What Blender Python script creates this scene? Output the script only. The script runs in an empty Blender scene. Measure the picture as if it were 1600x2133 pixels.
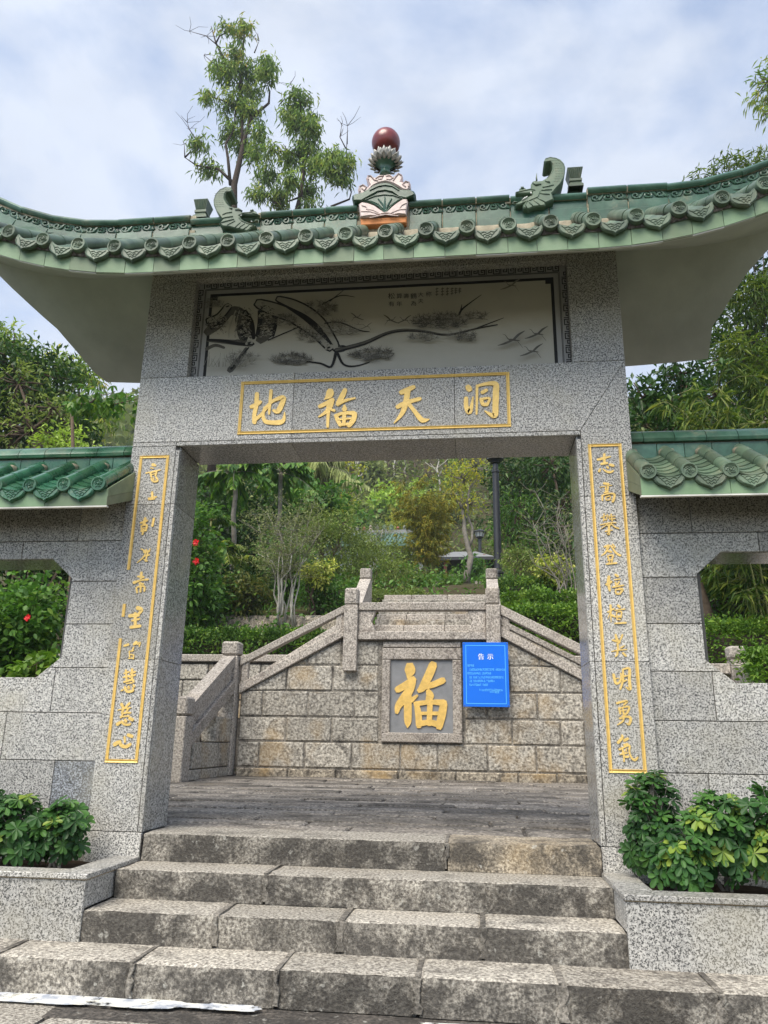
import bpy, math, random
import numpy as np
from mathutils import Vector, Matrix, noise
SC = bpy.context.scene
COL = SC.collection
rnd = random.Random(7)
NP = np.random.RandomState(11)

# ------------------------------------------------------------------ camera, sky, sun, exposure
CAM = dict(pos=(0.6476, -4.7825, 0.5452), yaw=0.116695, pitch=0.291937, roll=0.016829, f=1593.7)
def _basis(yaw, pit, rol):
    f = Vector((-math.sin(yaw)*math.cos(pit), math.cos(yaw)*math.cos(pit), math.sin(pit)))
    r = Vector((math.cos(yaw), math.sin(yaw), 0)); u = r.cross(f)
    return r*math.cos(rol)+u*math.sin(rol), u*math.cos(rol)-r*math.sin(rol), f
RIGHT, UP, FWD = _basis(CAM['yaw'], CAM['pitch'], CAM['roll'])
cam_data = bpy.data.cameras.new('camera')
cam = bpy.data.objects.new('camera', cam_data); COL.objects.link(cam)
M = Matrix((RIGHT, UP, -FWD)).transposed().to_4x4(); M.translation = Vector(CAM['pos'])
cam.matrix_world = M
cam_data.sensor_fit = 'VERTICAL'; cam_data.sensor_height = 24.0
cam_data.lens = CAM['f']/2133.0*24.0
cam_data.clip_start = 0.05; cam_data.clip_end = 2000
SC.camera = cam

def at(px, py, y):
    """point of the place on the plane at depth y that was measured at (px, py) in the photograph"""
    d = RIGHT*((px-800)/CAM['f']) - UP*((py-1066.5)/CAM['f']) + FWD
    t = (y-CAM['pos'][1])/d.y
    return Vector(CAM['pos'])+d*t

SUN_EL, SUN_AZ = math.radians(54), math.radians(203)     # azimuth from +y clockwise: behind the camera, a little right
sun_dir = Vector((math.sin(SUN_AZ)*math.cos(SUN_EL), math.cos(SUN_AZ)*math.cos(SUN_EL), math.sin(SUN_EL)))
sd = bpy.data.lights.new('sun', 'SUN'); sd.energy = 2.75; sd.angle = math.radians(38); sd.color = (1.0, 0.93, 0.81)
sun = bpy.data.objects.new('sun', sd); COL.objects.link(sun)
sun.rotation_euler = sun_dir.to_track_quat('Z', 'Y').to_euler(); sun.location = (0, -10, 20)

W = bpy.data.worlds.new('World'); SC.world = W; W.use_nodes = True
nt = W.node_tree; nt.nodes.clear()
def wn(t, **k):
    n = nt.nodes.new(t)
    for a, v in k.items(): setattr(n, a, v)
    return n
wo = wn('ShaderNodeOutputWorld'); bg = wn('ShaderNodeBackground'); bg.inputs[1].default_value = 0.085
sky = wn('ShaderNodeTexSky', sky_type='NISHITA', sun_disc=False, sun_elevation=SUN_EL, sun_rotation=SUN_AZ)
sky.air_density = 1.0; sky.dust_density = 0.25; sky.ozone_density = 1.0
tc = wn('ShaderNodeTexCoord'); mp = wn('ShaderNodeMapping'); mp.inputs['Scale'].default_value = (1.0, 1.0, 1.7)
mp.inputs['Location'].default_value = (2.15, 0.9, 0.3)
n1 = wn('ShaderNodeTexNoise'); n1.inputs['Scale'].default_value = 1.9; n1.inputs['Detail'].default_value = 7; n1.inputs['Roughness'].default_value = 0.58
n1.inputs['Distortion'].default_value = 0.35
n2 = wn('ShaderNodeTexNoise'); n2.inputs['Scale'].default_value = 5.5; n2.inputs['Detail'].default_value = 6; n2.inputs['Roughness'].default_value = 0.5
r1 = wn('ShaderNodeMapRange'); r1.inputs[1].default_value = 0.41; r1.inputs[2].default_value = 0.585; r1.inputs[3].default_value = 0.10; r1.inputs[4].default_value = 1.0
r2 = wn('ShaderNodeMapRange'); r2.inputs[1].default_value = 0.3; r2.inputs[2].default_value = 0.7; r2.inputs[3].default_value = 0.90; r2.inputs[4].default_value = 1.05
cc = wn('ShaderNodeVectorMath', operation='SCALE'); cc.inputs[0].default_value = (4.6, 5.05, 5.9)
mx = wn('ShaderNodeMix', data_type='RGBA')
L = nt.links.new
L(tc.outputs['Generated'], mp.inputs[0]); L(mp.outputs[0], n1.inputs['Vector']); L(mp.outputs[0], n2.inputs['Vector'])
L(n1.outputs[0], r1.inputs[0]); L(n2.outputs[0], r2.inputs[0]); L(r2.outputs[0], cc.inputs['Scale'])
L(r1.outputs[0], mx.inputs[0]); sk = wn('ShaderNodeVectorMath', operation='SCALE'); sk.inputs['Scale'].default_value = 1.6; L(sky.outputs[0], sk.inputs[0]); L(sk.outputs[0], mx.inputs[6]); L(cc.outputs[0], mx.inputs[7])
L(mx.outputs[2], bg.inputs[0]); L(bg.outputs[0], wo.inputs[0])

SC.view_settings.view_transform = 'Standard'; SC.view_settings.look = 'None'
SC.view_settings.exposure = 1.05; SC.view_settings.gamma = 1.0; SC.view_settings.use_curve_mapping = False
SC.cycles.use_denoising = True
SC.cycles.max_bounces = 6; SC.cycles.diffuse_bounces = 3; SC.cycles.glossy_bounces = 3; SC.cycles.transmission_bounces = 4; SC.cycles.transparent_max_bounces = 6

# ------------------------------------------------------------------ mesh helpers
class MB:
    def __init__(s): s.v = []; s.f = []; s.m = []; s.cur = 0
    def add(s, vs, fs):
        o = len(s.v); s.v += [tuple(p) for p in vs]
        s.f += [tuple(i+o for i in f) for f in fs]; s.m += [s.cur]*len(fs); return s
    def box(s, x0, x1, y0, y1, z0, z1, c=0.0):
        if c <= 0:
            return s.add([(x0,y0,z0),(x1,y0,z0),(x1,y1,z0),(x0,y1,z0),(x0,y0,z1),(x1,y0,z1),(x1,y1,z1),(x0,y1,z1)],
                  [(0,3,2,1),(4,5,6,7),(0,1,5,4),(1,2,6,5),(2,3,7,6),(3,0,4,7)])
        lo = (x0,y0,z0); hi = (x1,y1,z1); vs = []; idx = {}
        for sx in (0,1):
            for sy in (0,1):
                for sz in (0,1):
                    for ax in range(3):
                        p = []
                        for k, sg in enumerate((sx,sy,sz)):
                            e = hi[k] if sg else lo[k]
                            if k != ax: e += -c if sg else c
                            p.append(e)
                        idx[(sx,sy,sz,ax)] = len(vs); vs.append(tuple(p))
        fs = []
        for ax in range(3):
            b, d = [(1,2),(0,2),(0,1)][ax]
            for sg in (0,1):
                q = []
                for (u, w) in ((0,0),(1,0),(1,1),(0,1)):
                    k = [0,0,0]; k[ax] = sg; k[b] = u; k[d] = w; q.append(idx[(k[0],k[1],k[2],ax)])
                flip = (sg == 0) ^ (ax == 1)
                fs.append(tuple(q[::-1] if flip else q))
        for ax in range(3):       # edges along ax
            b, d = [(1,2),(0,2),(0,1)][ax]
            for u in (0,1):
                for w in (0,1):
                    k = [0,0,0]; k[b] = u; k[d] = w
                    a0 = idx[(k[0],k[1],k[2],b)]; a1 = idx[(k[0],k[1],k[2],d)]; k[ax] = 1
                    b0 = idx[(k[0],k[1],k[2],b)]; b1 = idx[(k[0],k[1],k[2],d)]
                    fs.append((a0,a1,b1,b0))
        for sx in (0,1):
            for sy in (0,1):
                for sz in (0,1): fs.append(tuple(idx[(sx,sy,sz,a)] for a in range(3)))
        return s.add(vs, fs)
    def prism(s, poly, y0, y1, c=0.0):
        """polygon in (x,z), front face at y0, back at y1, front edge chamfered by c"""
        n = len(poly); A = sum(poly[i][0]*poly[(i+1)%n][1]-poly[(i+1)%n][0]*poly[i][1] for i in range(n))
        if A < 0: poly = poly[::-1]
        if c > 0:
            ins = inset(poly, c)
            vs = [(x,y0,z) for x,z in ins]+[(x,y0+c,z) for x,z in poly]+[(x,y1,z) for x,z in poly]
            fs = [tuple(range(n))]+[(i+n,(i+1)%n+n,(i+1)%n,i) for i in range(n)]+[(i+2*n,(i+1)%n+2*n,(i+1)%n+n,i+n) for i in range(n)]+[tuple(range(3*n-1,2*n-1,-1))]
        else:
            vs = [(x,y0,z) for x,z in poly]+[(x,y1,z) for x,z in poly]
            fs = [tuple(range(n))]+[(i+n,(i+1)%n+n,(i+1)%n,i) for i in range(n)]+[tuple(range(2*n-1,n-1,-1))]
        return s.add(vs, fs)
    def tube(s, pts, rad, n=6, cap=True):
        pts = [Vector(p) for p in pts]
        if not hasattr(rad, '__len__'): rad = [rad]*len(pts)
        vs = []; fs = []; prev = None
        for i, p in enumerate(pts):
            t = (pts[min(i+1,len(pts)-1)]-pts[max(i-1,0)])
            t = t.normalized() if t.length > 1e-9 else Vector((0,0,1))
            if prev is None:
                a = Vector((1,0,0)) if abs(t.x) < .8 else Vector((0,1,0)); u = t.cross(a).normalized()
            else:
                u = (prev-t*prev.dot(t)); u = u.normalized() if u.length > 1e-6 else t.orthogonal().normalized()
            prev = u; w = t.cross(u)
            for k in range(n):
                an = 2*math.pi*k/n; vs.append(p+(u*math.cos(an)+w*math.sin(an))*rad[i])
        for i in range(len(pts)-1):
            for k in range(n): fs.append((i*n+k, i*n+(k+1)%n, (i+1)*n+(k+1)%n, (i+1)*n+k))
        if cap: fs += [tuple(range(n-1,-1,-1)), tuple(range((len(pts)-1)*n, len(pts)*n))]
        return s.add(vs, fs)
    def lathe(s, prof, c, n=16, axis='z'):
        """prof: (r, h); c: centre"""
        vs = []; fs = []
        for r, h in prof:
            for k in range(n):
                a = 2*math.pi*k/n
                if axis == 'z': vs.append((c[0]+r*math.cos(a), c[1]+r*math.sin(a), c[2]+h))
                else: vs.append((c[0]+r*math.cos(a), c[1]+h, c[2]+r*math.sin(a)))
        m = len(prof)
        for i in range(m-1):
            for k in range(n):
                q = (i*n+k, i*n+(k+1)%n, (i+1)*n+(k+1)%n, (i+1)*n+k); fs.append(q if axis == 'z' else q[::-1])
        a, b = tuple(range(n-1,-1,-1)), tuple(range((m-1)*n, m*n))
        fs += [a, b] if axis == 'z' else [a[::-1], b[::-1]]
        return s.add(vs, fs)
    def mesh(s, name):
        me = bpy.data.meshes.new(name); me.from_pydata(s.v, [], s.f); return me
    def build(s, name, mat, parent=None, smooth=False, **k):
        me = s.mesh(name)
        mats = mat if isinstance(mat, (list, tuple)) else [mat]
        for m in mats: me.materials.append(m)
        if len(mats) > 1: me.polygons.foreach_set('material_index', s.m)
        if smooth:
            me.polygons.foreach_set('use_smooth', [True]*len(me.polygons))
            if smooth is not True: me.set_sharp_from_angle(angle=math.radians(smooth))
        me.update()
        return link(name, me, parent, **k)

def inset(poly, c):
    n = len(poly); out = []
    for i in range(n):
        p0, p1, p2 = Vector(poly[i-1]), Vector(poly[i]), Vector(poly[(i+1)%n])
        a = (p1-p0).normalized(); b = (p2-p1).normalized()
        na = Vector((-a.y, a.x)); nb = Vector((-b.y, b.x)); k = 1+na.dot(nb)
        o = (na+nb)/max(k, .35); out.append((p1.x+o.x*c, p1.y+o.y*c))
    return out
def clip(poly, a, b, c):
    """keep a*x+b*z<=c"""
    out = []
    for i in range(len(poly)):
        p, q = poly[i], poly[(i+1)%len(poly)]
        dp, dq = a*p[0]+b*p[1]-c, a*q[0]+b*q[1]-c
        if dp <= 0: out.append(p)
        if dp*dq < 0:
            t = dp/(dp-dq); out.append((p[0]+(q[0]-p[0])*t, p[1]+(q[1]-p[1])*t))
    return out
def link(name, data, parent=None, label=None, cat=None, group=None, kind=None):
    o = bpy.data.objects.new(name, data); COL.objects.link(o)
    if parent is not None:
        o.parent = parent; o.matrix_parent_inverse = parent.matrix_basis.inverted() if parent.parent is None else Matrix()
    return tag(o, label, cat, group, kind)
def tag(o, label=None, cat=None, group=None, kind=None):
    for k, v in (('label',label),('category',cat),('group',group),('kind',kind)):
        if v: o[k] = v
    return o
def thing(name, loc, label, cat, group=None):
    o = bpy.data.objects.new(name, None); COL.objects.link(o); o.location = loc; o.empty_display_size = .1
    return tag(o, label, cat, group)
def copy_obj(src, parent, loc, rz=0.0, name=None):
    o = src.copy(); COL.objects.link(o); o.parent = parent
    return o

# ------------------------------------------------------------------ material helpers
class NT:
    def __init__(s, name):
        s.m = bpy.data.materials.new(name); s.m.use_nodes = True; s.t = s.m.node_tree; s.t.nodes.clear()
        s.out = s.n('ShaderNodeOutputMaterial'); s.pos = None
    def n(s, t, **k):
        n = s.t.nodes.new(t)
        for a, v in k.items():
            if isinstance(a, str) and hasattr(n, a): setattr(n, a, v)
        return n
    def l(s, a, b): s.t.links.new(a, b)
    def P(s):
        if s.pos is None: s.pos = s.n('ShaderNodeNewGeometry').outputs['Position']
        return s.pos
    def noise(s, scale, detail=2, rough=.5, dist=0, vec=None, stretch=None):
        n = s.n('ShaderNodeTexNoise'); n.inputs['Scale'].default_value = scale; n.inputs['Detail'].default_value = detail
        n.inputs['Roughness'].default_value = rough; n.inputs['Distortion'].default_value = dist
        v = vec or s.P()
        if stretch:
            m = s.n('ShaderNodeMapping'); m.inputs['Scale'].default_value = stretch; s.l(v, m.inputs[0]); v = m.outputs[0]
        s.l(v, n.inputs['Vector']); return n.outputs[0]
    def voro(s, scale, feature='F1', out='Distance', vec=None):
        n = s.n('ShaderNodeTexVoronoi', feature=feature); n.inputs['Scale'].default_value = scale; s.l(vec or s.P(), n.inputs['Vector']); return n.outputs[out]
    def rng(s, v, a, b, c=0., d=1., smooth=False):
        n = s.n('ShaderNodeMapRange'); n.interpolation_type = 'SMOOTHSTEP' if smooth else 'LINEAR'
        s.l(v, n.inputs[0])
        for i, x in zip((1,2,3,4), (a,b,c,d)): n.inputs[i].default_value = x
        return n.outputs[0]
    def ramp(s, v, stops, interp='LINEAR'):
        n = s.n('ShaderNodeValToRGB'); n.color_ramp.interpolation = interp; e = n.color_ramp.elements
        while len(e) < len(stops): e.new(.5)
        for el, (p, c) in zip(e, stops): el.position = p; el.color = (*c, 1)
        s.l(v, n.inputs[0]); return n.outputs[0]
    def mix(s, f, a, b, mode='MIX'):
        n = s.n('ShaderNodeMix', data_type='RGBA', blend_type=mode)
        for i, x in ((0,f),(6,a),(7,b)):
            if hasattr(x, 'links') or hasattr(x, 'is_linked'): s.l(x, n.inputs[i])
            elif i == 0: n.inputs[0].default_value = x
            else: n.inputs[i].default_value = (*x, 1)
        return n.outputs[2]
    def math(s, op, a, b=0.5):
        n = s.n('ShaderNodeMath', operation=op)
        for i, x in ((0,a),(1,b)):
            if hasattr(x, 'is_linked'): s.l(x, n.inputs[i])
            else: n.inputs[i].default_value = x
        return n.outputs[0]
    def objrnd(s): return s.n('ShaderNodeObjectInfo').outputs['Random']
    def hsv(s, col, v=None, h=None, sat=None):
        n = s.n('ShaderNodeHueSaturation')
        for k, x in (('Value',v),('Hue',h),('Saturation',sat)):
            if x is None: continue
            if hasattr(x, 'is_linked'): s.l(x, n.inputs[k])
            else: n.inputs[k].default_value = x
        if hasattr(col, 'is_linked'): s.l(col, n.inputs['Color'])
        else: n.inputs['Color'].default_value = (*col, 1)
        return n.outputs[0]
    def bsdf(s, col, rough=.6, spec=.5, metal=0., coat=0., bump=None, bstr=.3, bdist=.01, **k):
        b = s.n('ShaderNodeBsdfPrincipled')
        for nm, x in (('Base Color',col),('Roughness',rough),('Specular IOR Level',spec),('Metallic',metal),('Coat Weight',coat)):
            if hasattr(x, 'is_linked'): s.l(x, b.inputs[nm])
            elif nm == 'Base Color': b.inputs[nm].default_value = (*x, 1)
            else: b.inputs[nm].default_value = x
        if coat: b.inputs['Coat Roughness'].default_value = .22
        if bump is not None:
            bn = s.n('ShaderNodeBump'); bn.inputs['Strength'].default_value = bstr; bn.inputs['Distance'].default_value = bdist
            s.l(bump, bn.inputs['Height']); s.l(bn.outputs[0], b.inputs['Normal'])
        s.l(b.outputs[0], s.out.inputs[0]); s.b = b; return s.m

MAT = {}
def granite(name, light=(.63,.61,.57), mid=(.42,.408,.385), dark=(.07,.069,.067), rough=.42, amount=.482, tone=(.76,1.12)):
    t = NT(name); g = t.noise(102, 2, .6, .5); w = t.noise(58, 2, .55, .3)
    c = t.ramp(w, [(.36, mid), (.58, light)])
    f = t.rng(g, amount-.035, amount+.045, 1, 0)
    d = t.noise(150, 1, .5); f2 = t.math('MULTIPLY', f, t.rng(d, .32, .5))
    c = t.mix(f2, c, dark)
    st = t.noise(2.2, 4, .6); c = t.mix(t.rng(st, .48, .70, 0, .42), c, (.42,.385,.29)); s5 = t.noise(6.5, 5, .65, stretch=(1,1,.35)); c = t.mix(t.rng(s5, .57, .74, 0, .35), c, (.17,.165,.15))
    c = t.hsv(c, v=t.rng(t.objrnd(), 0, 1, *tone))
    MAT[name] = t.bsdf(c, rough, .5, bump=g, bstr=.05, bdist=.003)
granite('granite_cladding')
granite('granite_polished', (.50,.495,.475), (.27,.265,.26), rough=.13)
granite('granite_dark', (.42,.44,.47), (.20,.215,.24), amount=.54)
def rough_granite(name, a=(.47,.42,.35), b=(.27,.24,.20), stain=.5, ochre=.3, grain=48, scale_st=1.0, dark=(.055,.05,.045), tone=(.8,1.1), bstr=.9):
    t = NT(name); g = t.noise(grain, 4, .68); g2 = t.noise(13, 4, .65)
    c = t.ramp(g, [(.34, (b[0]*.4,b[1]*.4,b[2]*.4)), (.46, b), (.56, a), (.68, tuple(min(1,x*1.45) for x in a))])
    o = t.noise(1.6*scale_st, 3, .5); c = t.mix(t.math('MULTIPLY', t.rng(o, .54, .68), ochre), c, (.40,.27,.12))
    s1 = t.noise(2.6*scale_st, 6, .72, .4); s2 = t.noise(9*scale_st, 5, .7)
    f = t.rng(t.math('ADD', t.math('MULTIPLY', s1, .7), t.math('MULTIPLY', s2, .3)), 1-stain-.03, 1-stain+.11)
    c = t.mix(t.math('MULTIPLY', f, .86), c, dark)
    li = t.noise(21, 3, .6); c = t.mix(t.math('MULTIPLY', t.rng(li, .64, .72), .55), c, (.58,.56,.50))
    c = t.hsv(c, v=t.rng(t.objrnd(), 0, 1, *tone))
    h = t.math('ADD', g, t.math('MULTIPLY', g2, .5))
    MAT[name] = t.bsdf(c, .88, .25, bump=h, bstr=bstr, bdist=.012)
rough_granite('step_stone', (.53,.49,.42), (.30,.27,.23), stain=.575, ochre=.10, grain=66, bstr=1.0)
rough_granite('step_tread', (.53,.49,.42), (.31,.28,.24), stain=.45, ochre=.06, grain=66, bstr=.7)  # fewer stains than risers: foot wear, plus skylight on treads put into colour
rough_granite('step_stone_dark', (.49,.45,.385), (.26,.235,.20), stain=.58, ochre=.1, grain=66)
rough_granite('step_stone_ochre', (.50,.43,.33), (.29,.245,.185), stain=.53, ochre=.35, grain=66)
rough_granite('wall_stone', (.49,.455,.395), (.30,.275,.237), stain=.44, ochre=.45, grain=26, bstr=1.0)
rough_granite('wall_stone_base', (.48,.42,.33), (.28,.24,.19), stain=.50, ochre=.7, grain=26)
rough_granite('rail_stone', (.51,.46,.405), (.33,.295,.26), stain=.44, ochre=.08, grain=40, dark=(.11,.085,.075), bstr=.5)
rough_granite('paving_stone', (.30,.27,.235), (.165,.148,.13), stain=.50, ochre=.1, grain=40, tone=(.6,1.35))
rough_granite('wall_mortar', (.32,.29,.25), (.22,.20,.17), stain=.5, ochre=.0)
rough_granite('mortar', (.17,.15,.13), (.10,.09,.08), stain=.52, ochre=.0)
def plain(name, col, rough=.6, spec=.4, var=.15, vs=3., metal=0., coat=0., bump=0., bscale=40):
    t = NT(name); n = t.noise(vs, 5, .6)
    c = t.hsv(col, v=t.rng(n, .3, .7, 1-var, 1+var))
    c = t.hsv(c, v=t.rng(t.objrnd(), 0, 1, 1-var*.6, 1+var*.6))
    MAT[name] = t.bsdf(c, rough, spec, metal, coat, bump=t.noise(bscale, 3, .6) if bump else None, bstr=bump, bdist=.01)
plain('soffit_plaster', (.49,.485,.43), .85, .2, .14, 2.2, bump=.3, bscale=14)
plain('cement_white', (.66,.65,.60), .8, .2, .15, 8)
plain('lime_mortar', (.34,.30,.22), .9, .2, .3, 14, bump=.6, bscale=50)
plain('gold_paint', (.80,.55,.17), .42, .5, .10, 25, metal=.25, bump=.25, bscale=90)
plain('gold_leaf', (.72,.47,.13), .45, .5, .16, 12, metal=.2, bump=.5, bscale=60)
plain('grout', (.10,.10,.098), .9, .2, .2, 10)
plain('joint_brown', (.36,.27,.16), .8, .2, .2, 20)
plain('slate_inset', (.22,.225,.235), .7, .3, .12, 9, bump=.3, bscale=80)
plain('sign_blue', (.004,.16,.80), .35, .5, .03, 2)
plain('sign_line', (.12,.52,.95), .5, .3, .02)
plain('sign_white', (.80,.84,.92), .5, .3, .02)
plain('sign_edge', (.10,.12,.16), .5)
plain('lamp_metal', (.022,.023,.025), .38, .5, .15)
plain('lamp_glass', (.55,.56,.55), .25, .5, .05)
plain('soil', (.05,.036,.024), .95, .1, .4, 9, bump=.8)
plain('bark', (.115,.085,.062), .9, .2, .3, 14, bump=.8)
plain('bark_dark', (.055,.042,.034), .9, .2, .3, 14, bump=.8)
plain('bark_pale', (.42,.40,.35), .85, .2, .3, 9, bump=.5)
plain('bark_grey', (.22,.20,.17), .85, .2, .3, 9, bump=.5)
plain('culm', (.20,.21,.07), .55, .4, .3, 5)
plain('twig_dry', (.20,.155,.12), .9, .2, .3, 10)
plain('flower_red', (.72,.015,.02), .5, .3, .2, 30)
plain('flower_yellow', (.85,.55,.04), .5, .3, .1, 30)
plain('pearl_red', (.21,.030,.028), .32, .5, .25, 14, coat=.25)
plain('pink_glaze', (.52,.40,.37), .4, .5, .2, 22, coat=.4, bump=.2)
plain('orange_brick', (.66,.26,.095), .7, .3, .12, 14, bump=.3)
plain('petal_pale', (.40,.385,.35), .4, .5, .25, 40, coat=.3)
plain('tooth_white', (.72,.72,.68), .4)
plain('temple_wall', (.55,.57,.60), .8, .2, .06)
plain('temple_tile', (.10,.19,.14), .45, .5, .2, 6)
plain('temple_red', (.34,.11,.07), .6); plain('temple_teal', (.12,.28,.27), .6)
plain('roof_dark', (.05,.052,.055), .7, .3, .2); plain('roof_pale', (.24,.24,.235), .7, .3, .1)
plain('paint_worn', (.62,.63,.64), .8, .2, .2, 18)
plain('mural_ground', (.46,.44,.38), .42, .4, .07, 2.4)
plain('mural_border', (.36,.355,.35), .42, .4, .08, 6)
plain('ink_black', (.012,.012,.012), .55, .3, .1); plain('ink_mid', (.085,.08,.068), .6, .3, .25, 30); plain('ink_pale', (.19,.18,.15), .6, .3, .2, 30)
plain('mural_light', (.36,.345,.30), .5, .3, .10, 12)
def glaze(name, a, b, c3, rough=.22, coat=.6, wear=.35):
    t = NT(name); n = t.noise(7, 4, .6, .4); m = t.noise(30, 3, .6)
    c = t.ramp(n, [(.34, a), (.52, b), (.70, c3)])
    c = t.hsv(c, v=t.rng(t.objrnd(), 0, 1, .72, 1.22), h=t.rng(t.objrnd(), 0, 1, .488, .515))
    w = t.noise(5, 5, .7); f = t.math('MULTIPLY', t.rng(w, .56, .68), wear); f = t.math('MULTIPLY', f, t.rng(m, .38, .6))
    c = t.mix(f, c, (.26,.235,.15))
    MAT[name] = t.bsdf(c, t.rng(w, .45, .7, rough, .55), .5, 0, coat, bump=m, bstr=.08, bdist=.004)
glaze('tile_weathered', (.065,.105,.068), (.10,.148,.094), (.145,.18,.12), .5, .08, .5)
glaze('tile_ridge', (.022,.066,.038), (.042,.112,.068), (.085,.165,.11), .30, .22, .4)
glaze('tile_bright', (.02,.085,.045), (.035,.135,.07), (.065,.18,.10), .22, .45, .35)
glaze('fascia_tile', (.15,.235,.125), (.18,.27,.15), (.215,.305,.18), .5, .05, .12)
glaze('fascia_side', (.16,.20,.12), (.20,.245,.15), (.23,.27,.18), .5, .05, .3)
def leafmat(name, cols, rough=.5, trans=.3, spec=.28, clump=.30, cscale=1.6):
    t = NT(name); at_ = t.n('ShaderNodeAttribute'); at_.attribute_name = 'rnd'
    cols = [tuple(min(.9, x*g_) for x, g_ in zip(q, (1.68,1.70,1.25))) for q in cols]; k = len(cols); c = t.ramp(at_.outputs['Fac'], [(i/(k-1) if k > 1 else 0, x) for i, x in enumerate(cols)])
    n = t.noise(cscale, 3, .6); c = t.hsv(c, v=t.rng(n, .32, .68, 1-clump, 1+clump))
    m = t.bsdf(c, rough, spec)
    tr = t.n('ShaderNodeBsdfTranslucent'); t.l(t.hsv(c, v=1.5, sat=1.1), tr.inputs[0])
    ms = t.n('ShaderNodeMixShader'); ms.inputs[0].default_value = trans
    t.l(t.b.outputs[0], ms.inputs[1]); t.l(tr.outputs[0], ms.inputs[2]); t.l(ms.outputs[0], t.out.inputs[0]); MAT[name] = m
leafmat('leaf_umbrella', [(.010,.030,.012),(.017,.048,.017),(.026,.070,.021),(.046,.105,.027),(.13,.17,.035)], .45, .2)
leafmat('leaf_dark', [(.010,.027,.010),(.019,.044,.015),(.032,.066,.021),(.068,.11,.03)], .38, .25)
leafmat('leaf_mid', [(.025,.065,.018),(.045,.10,.025),(.07,.14,.035),(.12,.18,.04)], .42, .3)
leafmat('leaf_bright', [(.035,.075,.016),(.062,.12,.024),(.10,.17,.034),(.17,.24,.055)], .42, .3)
leafmat('leaf_hedge', [(.022,.055,.014),(.042,.088,.021),(.072,.13,.03),(.14,.20,.05)], .40, .3)
leafmat('leaf_olive', [(.06,.085,.03),(.09,.125,.04),(.13,.165,.055),(.16,.19,.07)], .5, .3)
leafmat('leaf_grey', [(.075,.095,.05),(.11,.13,.07),(.15,.17,.09),(.19,.20,.11)], .55, .25)
leafmat('leaf_gum', [(.045,.08,.028),(.075,.125,.04),(.12,.175,.055),(.20,.245,.075),(.34,.27,.09)], .5, .42)
leafmat('leaf_yellow', [(.10,.14,.03),(.17,.20,.04),(.27,.26,.05),(.35,.29,.07)], .5, .35)
leafmat('leaf_variegated', [(.05,.10,.025),(.18,.22,.05),(.40,.40,.13),(.52,.50,.21)], .42, .25)
leafmat('leaf_gold', [(.085,.105,.028),(.14,.15,.04),(.21,.195,.05),(.27,.205,.055)], .5, .35)
leafmat('leaf_bamboo', [(.025,.050,.014),(.048,.082,.020),(.088,.125,.032),(.17,.19,.055)], .45, .35)
leafmat('leaf_lime', [(.12,.18,.045),(.17,.25,.06),(.22,.30,.075),(.27,.34,.095)], .5, .35)
leafmat('leaf_palepalm', [(.12,.15,.08),(.18,.21,.11),(.25,.28,.16),(.30,.32,.19)], .5, .3)
leafmat('leaf_bronze', [(.02,.045,.018),(.045,.07,.025),(.09,.10,.035),(.17,.15,.06)], .4, .25)
leafmat('leaf_hill', [(.055,.075,.03),(.085,.11,.04),(.12,.145,.06),(.18,.17,.085)], .6, .25, clump=.4, cscale=.25)
# ------------------------------------------------------------------ brush strokes (for carved gold writing and the painted mural)
def catmull(P, k=5):
    P = [np.array(p, float) for p in P]
    if len(P) == 2: return [P[0]+(P[1]-P[0])*t for t in np.linspace(0, 1, 4)]
    out = []
    for i in range(len(P)-1):
        p0, p1, p2, p3 = P[max(i-1,0)], P[i], P[i+1], P[min(i+2,len(P)-1)]
        for t in np.linspace(0, 1, k, endpoint=False):
            out.append(.5*((2*p1)+(-p0+p2)*t+(2*p0-5*p1+4*p2-p3)*t*t+(-p0+3*p1-3*p2+p3)*t**3))
    out.append(P[-1]); return out
def stroke_poly(pts, k=4, rag=0.0):
    """pts: (x, z, w) -> outline polygon of a brush stroke with rounded ends"""
    S = catmull(pts, k); Lf = []; Rt = []
    for i, p in enumerate(S):
        a, b = S[max(i-1,0)], S[min(i+1,len(S)-1)]; d = (b-a)[:2]; n = np.linalg.norm(d)+1e-12; d = d/n
        w = max(p[2], 1e-4)/2*(1+rag*(rnd.random()-.5)); nn = np.array([-d[1], d[0]])
        Lf.append(p[:2]+nn*w); Rt.append(p[:2]-nn*w)
    def capp(p, q, sg):
        d = (p-q)[:2]; d = d/(np.linalg.norm(d)+1e-12); n = np.array([-d[1], d[0]]); w = p[2]/2
        return [p[:2]+d*w*math.sin(a)*.8+n*w*math.cos(a)*sg for a in (math.pi*.28, math.pi*.5, math.pi*.72)]
    e = capp(S[-1], S[-2], 1); s0 = capp(S[0], S[1], 1)
    return [tuple(p) for p in Lf]+[tuple(p) for p in e]+[tuple(p) for p in Rt[::-1]]+[tuple(p) for p in s0]
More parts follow.
